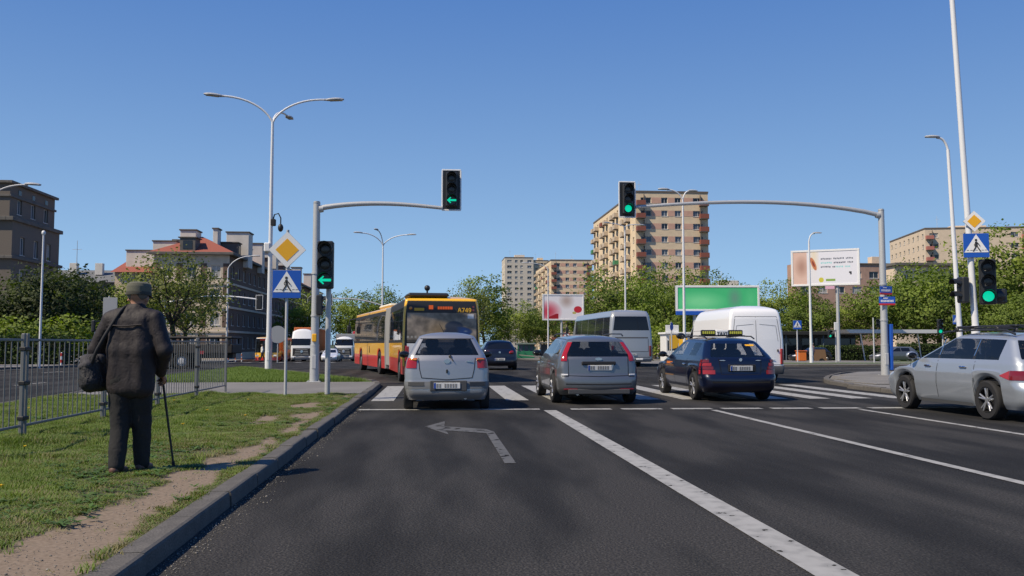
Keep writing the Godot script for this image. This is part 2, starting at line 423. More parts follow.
	for x in [-1.7, 1.7]:
		var q = MB.new()
		q.box(Vector3(x, 1.2, 0), Vector3(0.08, 2.4, 1.3), Basis.IDENTITY, 0.02)
		part(bsh, "side_panel", q, M.pane_grey)
	var bk = MB.new()
	bk.box(Vector3(0, 1.3, -0.6), Vector3(3.3, 1.9, 0.05))
	part(bsh, "back_pane", bk, M.pane_grey)
	# canopy on slanting struts at the right, dark pavilion behind the van
	var cn = thing("canopy", "flat white-edged canopy on slanting struts behind the street-name mast", "canopy", V(43.0, 80.0, 0.1))
	var cr = MB.new()
	cr.prism(PackedVector2Array([Vector2(-4.9, 2.95), Vector2(4.0, 2.95), Vector2(5.0, 2.62), Vector2(-4.5, 2.62)]), -3.0, 1.0, Basis.IDENTITY, Vector3.ZERO)
	part(cn, "roof", cr, mt(.55, .55, .54, .6))
	for x in [-3.2, -0.6, 2.4]:
		var q = MB.new()
		q.tube([Vector3(x, 2.6, 0.4), Vector3(x + 0.9, 0.0, -0.6)], 0.06, 6)
		part(cn, "strut", q, M.pole_white)
	var pv = thing("pavilion", "low dark glazed pavilion right of the white van", "building", V(37.0, 93.0, 0.1))
	var p1 = MB.new()
	p1.box(Vector3(0, 2.9, 0), Vector3(17.5, 0.4, 6.0), Basis.IDENTITY, 0.05)
	part(pv, "roof", p1, mt(.018, .019, .017, .8))
	var p2 = MB.new()
	p2.box(Vector3(0, 1.35, -0.6), Vector3(16.5, 2.7, 4.0), Basis.IDENTITY, 0.02)
	part(pv, "wall", p2, mt(.03, .032, .033, .6))
	for k in 8:
		var q = MB.new()
		q.box(Vector3(-7.4 + k * 2.1, 1.4, 1.42), Vector3(1.7, 1.9, 0.05))
		part(pv, "window", q, M.pane_dark)
	for k in 5:
		var q = MB.new()
		q.cyl(Vector3(-8.2 + k * 4.1, 0, 2.6), Vector3(-8.2 + k * 4.1, 2.7, 2.6), 0.07, 0.07, 8)
		part(pv, "column", q, mt(.08, .11, .14, .6))
	var ob = thing("orange_bin", "orange bin beside the person in the checked shirt", "bin", V(34.6, 81.0, 0.1))
	var o1 = MB.new()
	o1.box(Vector3(0, 0.45, 0), Vector3(0.8, 0.9, 0.7), Basis.IDENTITY, 0.06)
	part(ob, "box", o1, mt(.65, .16, .02, .6))
	var o2 = MB.new()
	o2.box(Vector3(0, 0.95, 0), Vector3(0.9, 0.1, 0.8), Basis.IDENTITY, 0.03)
	part(ob, "lid", o2, mt(.5, .12, .02, .6))
	var cb2 = thing("sandwich_board", "brown folding board right of the person in checked shirt", "board", V(37.2, 83.0, 0.1))
	for s in [-1, 1]:
		var q = MB.new()
		q.box(Vector3(0, 0.55, s * 0.25), Vector3(1.3, 1.15, 0.05), Basis(Vector3.RIGHT, -s * 0.35), 0.01)
		part(cb2, "leaf", q, M.wood)
	# parked cars behind the canopy
	var gp2 = "cars parked behind the canopy"
	small_car("parked_car", "grey parked car left of the pale silver estate's bonnet", gp2, V(43.4, 76.5, 0.0), PI / 2, .10, .11, .12)
	small_car("parked_car", "silver parked car rising behind the pale silver estate's mirror", gp2, V(47.3, 73.5, 0.0), PI / 2 + 0.15, .45, .44, .42)
	small_car("parked_car", "dark parked car left of the street-name mast", gp2, V(39.5, 85.5, 0.0), PI / 2, .02, .022, .026)

func trees():
	# [label, kind, x, d, height, width]
	var G = [
		["dense dark tree filling the left edge behind the fence", 6, -38.0, 70, 6.8, 1.25],
		["dense dark tree right of the one at the left edge", 6, -30.5, 72, 7.2, 1.1],
		["broad dark tree between the dark tenement and the walking man", 6, -33.5, 82, 8.2, 1.1],
		["tree whose crown shows left of the walking man's cap", 1, -28.2, 86, 7.6, 1.05],
		["light green young tree at the left frame edge", 3, -28.8, 52, 6.0, 1.0],
		["loose spring tree with open branches right of the walking man's cap", 2, -21.8, 76, 9.6, 1.15],
		["loose spring tree before the tenement's dark flank", 2, -25.2, 92, 9.4, 1.1],
		["far tree above the white-cabbed lorry", 1, -17.0, 175, 12.0, 1.2],
		["far tree between the lorry and the yellow bus", 0, -11.5, 165, 12.6, 1.2],
		["far tree just left of the yellow bus roof", 1, -22.0, 150, 10.5, 1.2],
		["far loose tree beside the bus mirror", 2, -8.0, 190, 13.0, 1.3],
		["tall slender tree right of the yellow bus", 3, 8.4, 150, 14.0, 1.25],
		["tree touching the right edge of the yellow bus", 2, 5.4, 140, 12.0, 0.9],
		["low bright tree above the dark hatchback", 1, 12.2, 165, 9.0, 1.0],
		["bright tree behind the green kiosk", 1, 17.0, 160, 9.5, 1.1],
		["bright tree between kiosk and red and white billboard", 0, 21.0, 170, 9.8, 1.1],
		["dark tree behind the red and white billboard", 0, 25.0, 150, 10.5, 1.1],
		["tall dark tree above the coach's left end", 0, 27.6, 135, 13.6, 1.2],
		["tall dark tree above the coach's right end", 0, 31.8, 126, 13.4, 1.15],
		["dark tree left of the green billboard", 4, 31.0, 112, 10.2, 1.1],
		["tree at the foot of the beige tower", 1, 36.5, 122, 12.2, 1.1],
		["dark tree behind the green billboard's left half", 0, 36.0, 108, 9.4, 1.15],
		["tree behind the green billboard's right half", 1, 42.0, 112, 9.6, 1.1],
		["tree between the green and the white billboards", 1, 44.8, 108, 9.8, 1.05],
		["tree below the white billboard's left half", 0, 44.0, 100, 7.6, 1.2],
		["tree below the white billboard's right half", 1, 50.0, 102, 7.4, 1.2],
		["leafy tree left of the street-name mast", 0, 52.5, 98, 9.8, 1.15],
		["leafy tree right of the street-name mast", 0, 58.0, 100, 11.0, 1.2],
		["round dark tree between mast and leaning pole", 4, 55.0, 92, 9.8, 1.15],
		["leafy tree behind the curved white lamp", 0, 63.5, 98, 10.4, 1.15],
		["tall tree right of the leaning pole's signal", 1, 63.2, 92, 14.2, 1.15],
		["tree at the right edge above the silver estate", 0, 68.5, 94, 10.6, 1.15],
		["low tree above the silver estate's roof rack", 4, 58.5, 84, 7.0, 1.1]]
	for i in G.size():
		var e = G[i]
		tree("tree", e[0], e[1], e[2], e[3], e[4], e[5], i * 1.7)
	for e in [["shrub under the left edge trees, nearest the frame edge", -34.0, 64.5, 3.6], ["shrub under the left trees, left of the double fence post", -30.0, 65.5, 3.4], ["shrub under the left trees, right of the double fence post", -27.0, 67.0, 3.6], ["shrub right behind the walking man's left arm", -24.6, 70.0, 3.2], ["shrub beside the coach's rear", 20.5, 96.0, 3.4], ["shrub behind the white kiosk", 27.0, 98.0, 4.2], ["shrub left of the pavilion", 31.0, 101.0, 4.0]]:
		tree("shrub", e[0], 5, e[1], e[2], e[3], 1.35, e[1], "shrubs under the trees")
	hedge("clipped hedge right of the white van", 38.8, 47.0, 88.0, 1.4, 1.5, 301)
	hedge("clipped hedge behind the parked cars", 47.6, 60.0, 87.0, 1.4, 1.7, 302)
	hedge("dark hedge along the left pavement", -41.0, -24.5, 62.0, 1.3, 1.9, 303)
	hedge("green hedge fence left of the white kiosk", 19.0, 22.0, 88.0, 1.0, 2.0, 304)

func bystanders():
	far_person("person in a checked pinkish shirt and dark trousers by the orange bin", 36.2, 82.0, 0.6, mt(.34, .2, .18, .8), mt(.012, .012, .016, .85), 0.12)
	far_person("person in salmon pink top left of the street-name mast", 41.3, 78.0, 2.2, mt(.5, .22, .17, .8), mt(.03, .03, .05, .85), 0.16)
	far_person("person in light blue top beside the green kiosk", 16.0, 134.0, 1.2, mt(.2, .48, .56, .8), mt(.05, .05, .07, .85), 0.1)
	far_person("person in white top crossing before the oncoming bus", -17.2, 90.0, -1.3, mt(.62, .62, .6, .8), mt(.02, .02, .03, .85), 0.22)

# ---------------------------------------------------------------- mesh builder
class MB:
	var v := PackedVector3Array()
	var n := PackedVector3Array()
	var uv := PackedVector2Array()
	var c := PackedColorArray()
	var col := Color.WHITE
	var tinted := false
	func tri(a, b, d, na, nb, nd, ua = Vector2.ZERO, ub = Vector2.ZERO, ud = Vector2.ZERO):
		var g = (b - a).cross(d - a)
		if g.length_squared() < 1e-14:
			return
		if g.dot(na + nb + nd) > 0.0:
			v.append(a); v.append(d); v.append(b)
			n.append(na); n.append(nd); n.append(nb)
			uv.append(ua); uv.append(ud); uv.append(ub)
		else:
			v.append(a); v.append(b); v.append(d)
			n.append(na); n.append(nb); n.append(nd)
			uv.append(ua); uv.append(ub); uv.append(ud)
		if tinted:
			c.append(col); c.append(col); c.append(col)
	func quad(a, b, d, e, nn):
		tri(a, b, d, nn, nn, nn, Vector2(0, 1), Vector2(1, 1), Vector2(1, 0))
		tri(a, d, e, nn, nn, nn, Vector2(0, 1), Vector2(1, 0), Vector2(0, 0))
	func flat(a, b, d, out):
		var g = (b - a).cross(d - a).normalized()
		if g.dot(out) < 0: g = -g
		tri(a, b, d, g, g, g)
	func box(p, s, bs = Basis.IDENTITY, bev = 0.0):
		var h = s * 0.5
		var b = minf(bev, minf(h.x, minf(h.y, h.z)) * 0.9)
		for ax in 3:
			var a1 = (ax + 1) % 3
			var a2 = (ax + 2) % 3
			for sg in [-1.0, 1.0]:
				var q = []
				for k in [[-1, -1], [1, -1], [1, 1], [-1, 1]]:
					var t = Vector3.ZERO
					t[ax] = sg * h[ax]; t[a1] = k[0] * (h[a1] - b); t[a2] = k[1] * (h[a2] - b)
					q.append(p + bs * t)
				var nn = Vector3.ZERO
				nn[ax] = sg
				quad(q[0], q[1], q[2], q[3], (bs * nn).normalized())
		if b > 0.0:
			for ax in 3:
				var a1 = (ax + 1) % 3
				var a2 = (ax + 2) % 3
				for s1 in [-1.0, 1.0]:
					for s2 in [-1.0, 1.0]:
						var q = []
						for k in [[-1, 0], [1, 0], [1, 1], [-1, 1]]:
							var t = Vector3.ZERO
							t[ax] = k[0] * (h[ax] - b)
							t[a1] = s1 * (h[a1] - (b if k[1] == 1 else 0.0)); t[a2] = s2 * (h[a2] - (b if k[1] == 0 else 0.0))
							q.append(p + bs * t)
						var nn = Vector3.ZERO
						nn[a1] = s1; nn[a2] = s2
						quad(q[0], q[1], q[2], q[3], (bs * nn).normalized())
			for sx in [-1.0, 1.0]:
				for sy in [-1.0, 1.0]:
					for sz in [-1.0, 1.0]:
						var k = Vector3(sx, sy, sz)
						var nn = (bs * k).normalized()
						tri(p + bs * (k * (h - Vector3(0, b, b))), p + bs * (k * (h - Vector3(b, 0, b))), p + bs * (k * (h - Vector3(b, b, 0))), nn, nn, nn)
	func cyl(a, b, ra, rb, seg = 10, caps = true):
		var w = (b - a).normalized()
		var u = w.cross(Vector3.UP if absf(w.y) < 0.9 else Vector3.RIGHT).normalized()
		var t = w.cross(u)
		for i in seg:
			var p0 = TAU * i / seg
			var p1 = TAU * (i + 1) / seg
			var d0 = u * cos(p0) + t * sin(p0)
			var d1 = u * cos(p1) + t * sin(p1)
			tri(a + d0 * ra, a + d1 * ra, b + d1 * rb, d0, d1, d1, Vector2(float(i) / seg, 1), Vector2(float(i + 1) / seg, 1), Vector2(float(i + 1) / seg, 0))
			tri(a + d0 * ra, b + d1 * rb, b + d0 * rb, d0, d1, d0, Vector2(float(i) / seg, 1), Vector2(float(i + 1) / seg, 0), Vector2(float(i) / seg, 0))
			if caps:
				tri(a, a + d0 * ra, a + d1 * ra, -w, -w, -w)
				tri(b, b + d0 * rb, b + d1 * rb, w, w, w)
	func tube(pts, rad, seg = 8, caps = true):
		var rings = []
		var u = Vector3.ZERO
		for i in pts.size():
			var w = (pts[mini(i + 1, pts.size() - 1)] - pts[maxi(i - 1, 0)]).normalized()
			if i == 0:
				u = w.cross(Vector3.UP if absf(w.y) < 0.9 else Vector3.RIGHT).normalized()
			u = (u - w * u.dot(w)).normalized()
			var t = w.cross(u)
			var r = rad[i] if rad is Array else rad
			var ring = []
			for k in seg:
				var d = u * cos(TAU * k / seg) + t * sin(TAU * k / seg)
				ring.append([pts[i] + d * r, d])
			rings.append(ring)
		for i in pts.size() - 1:
			for k in seg:
				var a = rings[i][k]; var b = rings[i][(k + 1) % seg]; var d = rings[i + 1][(k + 1) % seg]; var e = rings[i + 1][k]
				tri(a[0], b[0], d[0], a[1], b[1], d[1])
				tri(a[0], d[0], e[0], a[1], d[1], e[1])
		if caps:
			for e in [0, pts.size() - 1]:
				var w = (pts[1] - pts[0] if e == 0 else pts[-2] - pts[-1]).normalized() * -1.0
				for k in seg:
					tri(pts[e], rings[e][k][0], rings[e][(k + 1) % seg][0], w, w, w)
	func lathe(prof, seg, xf):   # prof: [r, h] along local Y
		for i in prof.size() - 1:
			var p = prof[i]; var q = prof[i + 1]
			var dn = Vector2(q[1] - p[1], -(q[0] - p[0])).normalized()
			for k in seg:
				var a0 = TAU * k / seg; var a1 = TAU * (k + 1) / seg
				var d0 = Vector3(cos(a0), 0, sin(a0)); var d1 = Vector3(cos(a1), 0, sin(a1))
				var n0 = (xf.basis * (d0 * dn.x + Vector3.UP * dn.y)).normalized()
				var n1 = (xf.basis * (d1 * dn.x + Vector3.UP * dn.y)).normalized()
				var A = xf * (d0 * p[0] + Vector3.UP * p[1]); var B = xf * (d1 * p[0] + Vector3.UP * p[1])
				var C = xf * (d1 * q[0] + Vector3.UP * q[1]); var D = xf * (d0 * q[0] + Vector3.UP * q[1])
				tri(A, B, C, n0, n1, n1)
				tri(A, C, D, n0, n1, n0)
	func ball(p, r, seg = 10, bs = Basis.IDENTITY, lo = -1.0):   # ellipsoid, r a Vector3; lo cuts its lower part away
		for i in seg / 2:
			for k in seg:
				var q = []
				for e in [[i, k], [i, k + 1], [i + 1, k + 1], [i + 1, k]]:
					var la = lerpf(asin(lo), PI / 2, float(e[0]) / (seg / 2)); var lo2 = TAU * e[1] / seg
					var d = Vector3(cos(la) * cos(lo2), sin(la), cos(la) * sin(lo2))
					q.append([p + bs * (d * r), (bs * (d / r)).normalized()])
				tri(q[0][0], q[1][0], q[2][0], q[0][1], q[1][1], q[2][1])
				tri(q[0][0], q[2][0], q[3][0], q[0][1], q[2][1], q[3][1])
	func prism(poly, a, b, bs, org):   # polygon (local xy) extruded from z=a to z=b
		var ids = Geometry2D.triangulate_polygon(poly)
		for z in [a, b]:
			var nn = bs * Vector3(0, 0, 1.0 if (z == maxf(a, b)) else -1.0)
			for i in range(0, ids.size(), 3):
				var q = []
				for k in 3:
					var p = poly[ids[i + k]]
					q.append(org + bs * Vector3(p.x, p.y, z))
				tri(q[0], q[1], q[2], nn, nn, nn)
		var cw = Geometry2D.is_polygon_clockwise(poly)
		for i in poly.size():
			var p = poly[i]; var q = poly[(i + 1) % poly.size()]
			var e = (q - p).normalized()
			var o = Vector2(-e.y, e.x) if cw else Vector2(e.y, -e.x)
			quad(org + bs * Vector3(p.x, p.y, a), org + bs * Vector3(q.x, q.y, a), org + bs * Vector3(q.x, q.y, b), org + bs * Vector3(p.x, p.y, b), (bs * Vector3(o.x, o.y, 0)).normalized())
	func mesh():
		var arr = []
		arr.resize(Mesh.ARRAY_MAX)
		arr[Mesh.ARRAY_VERTEX] = v
		arr[Mesh.ARRAY_NORMAL] = n
		arr[Mesh.ARRAY_TEX_UV] = uv
		if tinted:
			arr[Mesh.ARRAY_COLOR] = c
		var m = ArrayMesh.new()
		if v.size():
			m.add_surface_from_arrays(Mesh.PRIMITIVE_TRIANGLES, arr)
		return m

# ---------------------------------------------------------------- nodes
var names := {}
var rng := RandomNumberGenerator.new()
var M := {}

func numbered(s):
	if not names.has(s):
		names[s] = 0
		return s
	names[s] += 1
	return "%s_%03d" % [s, names[s]]

func tag(o, label, category, group = ""):
	o.set_meta("label", label)
	o.set_meta("category", category)
	if group != "":
		o.set_meta("group", group)
	return o

func thing(called, label, category, at = Vector3.ZERO, turn = 0.0, group = ""):
	var o = Node3D.new()
	o.name = numbered(called)
	add_child(o)
	o.position = at
	o.rotation.y = turn
	return tag(o, label, category, group)

func part(parent, called, mb, mat):
	var o = MeshInstance3D.new()
	o.mesh = mb.mesh() if mb is MB else mb
	o.name = called
	o.material_override = mat
	parent.add_child(o, true)
	return o

func setting(called, mb, mat, kind = "structure"):
	var o = MeshInstance3D.new()
	o.mesh = mb.mesh() if mb is MB else mb
	o.name = numbered(called)
	o.material_override = mat
	add_child(o)
	o.set_meta("kind", kind)
	return o

func ty(d):      # the ground falls away gently beyond the junction
	return -0.0125 * clampf(d - 45.0, 0.0, 88.0)

func V(x, d, h = 0.0):   # x metres to the right, d metres along the road, h above the ground there
	return Vector3(x, ty(d) + h, -d)

# ---------------------------------------------------------------- materials
func lin(r, g, b, a = 1.0):
	return Color(r, g, b, a).linear_to_srgb()

func mt(r, g, b, rough = 0.7, metal = 0.0):
	var m = StandardMaterial3D.new()
	m.albedo_color = lin(r, g, b)
	m.roughness = rough
	m.metallic = metal
	return m

func noise(freq, seed_, oct = 4, type = FastNoiseLite.TYPE_SIMPLEX_SMOOTH):
	var f = FastNoiseLite.new()
	f.noise_type = type
	f.frequency = freq
	f.seed = seed_
	f.fractal_octaves = oct
	return f

func ntex(size, freq, seed_, stops, oct = 4, type = FastNoiseLite.TYPE_SIMPLEX_SMOOTH, normal = 0.0):
	var t = NoiseTexture2D.new()
	t.width = size
	t.height = size
	t.seamless = true
	t.noise = noise(freq, seed_, oct, type)
	if normal > 0.0:
		t.as_normal_map = true
		t.bump_strength = normal
	else:
		var g = Gradient.new()
		g.offsets = PackedFloat32Array()
		g.colors = PackedColorArray()
		var offs = []
		var cols = []
		for s in stops:
			offs.append(s[0])
			cols.append(lin(s[1], s[2], s[3]))
		g.offsets = PackedFloat32Array(offs)
		g.colors = PackedColorArray(cols)
		t.color_ramp = g
	return t

func tri_mat(tex, scale, rough = 0.8, detail = null, dscale = 0.1, nrm = null, nscale = 1.0):
	var m = StandardMaterial3D.new()
	m.albedo_texture = tex
	m.uv1_triplanar = true
	m.uv1_world_triplanar = true
	m.uv1_scale = Vector3.ONE * scale
	m.roughness = rough
	if detail:
		m.detail_enabled = true
		m.detail_albedo = detail
		m.detail_blend_mode = BaseMaterial3D.BLEND_MODE_MUL
		m.detail_uv_layer = BaseMaterial3D.DETAIL_UV_2
		m.uv2_triplanar = true
		m.uv2_world_triplanar = true
		m.uv2_scale = Vector3.ONE * dscale
	if nrm:
		m.normal_enabled = true
		m.normal_texture = nrm
		m.normal_scale = nscale
	return m

func worn_paint(seed_, tone, bare_):
	# road paint with a grain of its own, chipped through to the asphalt in spots
	var t = NoiseTexture2D.new()
	t.width = 1024
	t.height = 1024
	t.seamless = true
	t.noise = noise(0.011, seed_, 7)
	var g = Gradient.new()
	g.offsets = PackedFloat32Array([0.0, bare_, bare_ + 0.01, 0.5, 1.0])
	var a = lin(tone * 0.6, tone * 0.6, tone * 0.58); var b = lin(tone * 0.75, tone * 0.745, tone * 0.71); var c = lin(tone, tone * 0.99, tone * 0.94); var d = lin(tone * 1.15, tone * 1.14, tone * 1.09)
	g.colors = PackedColorArray([Color(a.r, a.g, a.b, 0), Color(a.r, a.g, a.b, 0), Color(b.r, b.g, b.b, 1), Color(c.r, c.g, c.b, 1), Color(d.r, d.g, d.b, 1)])
	t.color_ramp = g
	var m = tri_mat(t, 0.4, 0.75)
	m.transparency = BaseMaterial3D.TRANSPARENCY_ALPHA_SCISSOR
	m.alpha_scissor_threshold = 0.5
	return m

func paint(r, g, b, metal = 0.0, rough = 0.35):
	var m = mt(r, g, b, rough, metal)
	m.clearcoat_enabled = true
	m.clearcoat = 0.8
	m.clearcoat_roughness = 0.06
	return m

func glass(r, g, b, a):
	var m = mt(r, g, b, 0.03)
	m.albedo_color.a = a
	m.transparency = BaseMaterial3D.TRANSPARENCY_ALPHA
	return m

func glow(r, g, b, e):
	var m = mt(r * 0.3, g * 0.3, b * 0.3, 0.4)
	m.emission_enabled = true
	m.emission = lin(r, g, b)
	m.emission_energy_multiplier = e
	return m

func picture(img, rough = 0.5):
	var m = StandardMaterial3D.new()
	m.albedo_texture = ImageTexture.create_from_image(img)
	m.roughness = rough
	m.texture_repeat = false
	return m

func text_mesh(parent, called, s, height, at, bs, mat, serif = false):
	var t = TextMesh.new()
	var f = SystemFont.new()
	f.font_names = PackedStringArray(["Droid Serif" if serif else "Droid Sans"])
	f.font_weight = 700
	t.font = f
	t.text = s
	t.font_size = 32
	t.pixel_size = height / 24.0
	t.depth = 0.006
	var o = part(parent, called, t, mat)
	o.transform = Transform3D(bs, at)
	return o

func make_materials():
	# sheets
	M.asphalt = tri_mat(ntex(512, 0.16, 3, [[0.0, .017, .0165, .016], [0.35, .03, .029, .028], [0.6, .042, .0405, .039], [0.82, .062, .06, .057], [1.0, .14, .136, .128]], 3), 0.42, 0.78,
		ntex(512, 0.012, 9, [[0.2, .34, .34, .34], [0.4, .52, .52, .52], [0.52, .72, .72, .71], [0.68, 1, .99, .97]], 6), 0.055, ntex(512, 0.2, 5, [], 2, FastNoiseLite.TYPE_SIMPLEX, 3.0), 0.7)
	M.asphalt.roughness = 0.92
	M.asphalt.metallic_specular = 0.35
	M.asphalt.uv2_scale = Vector3(0.13, 0.05, 0.028)
	M.paving = tri_mat(ntex(512, 0.08, 13, [[0.0, .13, .125, .115], [0.5, .2, .19, .175], [1.0, .27, .26, .24]], 4), 0.5, 0.9,
		ntex(256, 0.02, 19, [[0.0, .7, .7, .7], [1.0, 1, 1, 1]], 4), 0.07)
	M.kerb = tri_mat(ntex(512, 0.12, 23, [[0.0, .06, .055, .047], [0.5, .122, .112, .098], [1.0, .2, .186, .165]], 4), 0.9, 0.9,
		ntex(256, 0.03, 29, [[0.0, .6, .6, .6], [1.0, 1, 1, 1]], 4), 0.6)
	M.soil = tri_mat(ntex(512, 0.06, 33, [[0.0, .024, .032, .010], [0.5, .042, .058, .016], [1.0, .07, .08, .028]], 5), 0.4, 0.95)
	M.lawn = tri_mat(ntex(512, 0.06, 34, [[0.0, .04, .065, .012], [0.5, .075, .125, .02], [1.0, .12, .18, .035]], 5), 0.3, 0.95)
	M.line = worn_paint(43, .30, 0.16)
	M.line_worn = worn_paint(47, .088, 0.3)
	# metals and plastics
	M.galv = tri_mat(ntex(256, 0.05, 51, [[0.0, .36, .37, .37], [0.5, .44, .45, .45], [1.0, .52, .52, .52]], 4), 2.0, 0.5)
	M.galv.metallic = 0.25
	M.pole_white = mt(.66, .67, .68, .45)
	M.pole_grey = mt(.42, .43, .44, .5)
	M.dark = mt(.012, .012, .013, .55)
	M.black = mt(.02, .02, .022, .5)
	M.housing = mt(.016, .017, .019, .45)
	M.chrome = mt(.75, .75, .76, .16, 1.0)
	M.rubber = mt(.014, .014, .015, .85)
	M.rim = mt(.42, .43, .45, .32, .7)
	M.under = mt(.008, .008, .008, .95)
	M.seat = mt(.022, .022, .025, .9)
	M.red_lamp = paint(.32, .012, .012, 0.0, 0.15)
	M.red_dark = paint(.16, .006, .008, 0.0, 0.15)
	M.amber = paint(.55, .19, .02, 0.0, 0.2)
	M.clear_lamp = mt(.7, .7, .72, .12)
	M.plate = mt(.62, .62, .6, .5)
	M.plate_blue = mt(.02, .06, .3, .5)
	M.plate_ink = mt(.03, .03, .03, .6)
	M.white = mt(.7, .7, .69, .5)
	M.sign_white = mt(.74, .74, .73, .45)
	M.sign_yellow = mt(.75, .38, .012, .45)
	M.sign_blue = mt(.012, .085, .42, .4)
	M.sign_red = mt(.5, .02, .02, .45)
	M.sign_back = mt(.3, .31, .32, .5)
	M.glass_car = glass(.012, .016, .016, .3)
	M.glass_tint = glass(.008, .01, .01, .6)
	M.glass_coach = mt(.06, .075, .095, .04, .7)
	M.glass_dark = mt(.008, .009, .011, .04)
	M.glass_bus = glass(.01, .012, .014, .62)
	M.green_light = glow(0.0, .68, .40, 0.8)
	M.orange_led = glow(.8, .12, .015, .5)
	M.wood = mt(.12, .07, .035, .8)
	M.plate_faint = mt(.2, .2, .2, .6)
	M.grey_plastic = mt(.055, .057, .06, .6)
	M.orange_box = mt(.48, .12, .02, .5)
# ---------------------------------------------------------------- vehicles
func pl(t, y):
	if y <= t[0][0]:
		return t[0][1]
	for i in range(1, t.size()):
		if y <= t[i][0]:
			return lerpf(t[i - 1][1], t[i][1], (y - t[i - 1][0]) / (t[i][0] - t[i - 1][0]))
	return t[-1][1]

const RF = [0.0, 0.18, 0.36, 0.54, 0.7, 0.82, 0.92, 1.0]
const RA = [15.0, 30.0, 45.0, 60.0, 75.0, 90.0]

# A body is a stack of plan outlines: at every height, how far forward its rear and its front lie, how wide it is and how round its corners are.
# Regions of that surface (rules: [part, y0, y1, zone, lo, hi, material]) become parts of their own.
func outline(sp, y, sides):
	var w = pl(sp.width, y)
	var zr = pl(sp.rear, y); var zf = pl(sp.front, y)
	var rr = minf(pl(sp.rc, y), w * 0.9); var rf = minf(pl(sp.fc, y), w * 0.9)
	var rb = sp.rb; var fb = sp.fb
	var out = []
	for f in RF:
		var x = f * (w - rr)
		out.append(Vector3(x, y, zr + rb * (x / w) * (x / w)))
	var e = out[-1].z
	for a in RA:
		var q = deg_to_rad(a)
		out.append(Vector3(w - rr + rr * sin(q), y, e + rr * (1 - cos(q))))
	var fe = zf - fb * pow((w - rf) / w, 2)
	var z0 = e + rr; var z1 = fe - rf
	if z1 < z0:
		z1 = z0
	for s in sides:
		out.append(Vector3(w, y, clampf(s, z0, z1)))
	for i in range(RA.size() - 1, -1, -1):
		var q = deg_to_rad(RA[i])
		out.append(Vector3(w - rf + rf * sin(q), y, z1 + rf * cos(q)))
	for i in range(RF.size() - 1, -1, -1):
		var x = RF[i] * (w - rf)
		out.append(Vector3(x, y, maxf(zf - fb * (x / w) * (x / w), z1)))
	return out

func bend(sp, p):
	var h = sp.L * 0.5
	var k = (p.z - h) / h
	var q = p
	q.x *= 1.0 - sp.get("taper", 0.03) * k * k * k * k
	if p.y > sp.belt:
		var up = clampf((p.y - sp.belt) / (sp.top - sp.belt), 0, 1)
		q.y += up * (sp.get("tilt", 0.0) * (p.z - sp.get("zmid", h)) - sp.get("crown", 0.03) * pow((p.z - sp.get("zmid", h)) / 1.2, 2))
	return Vector3(q.x, q.y, -q.z)

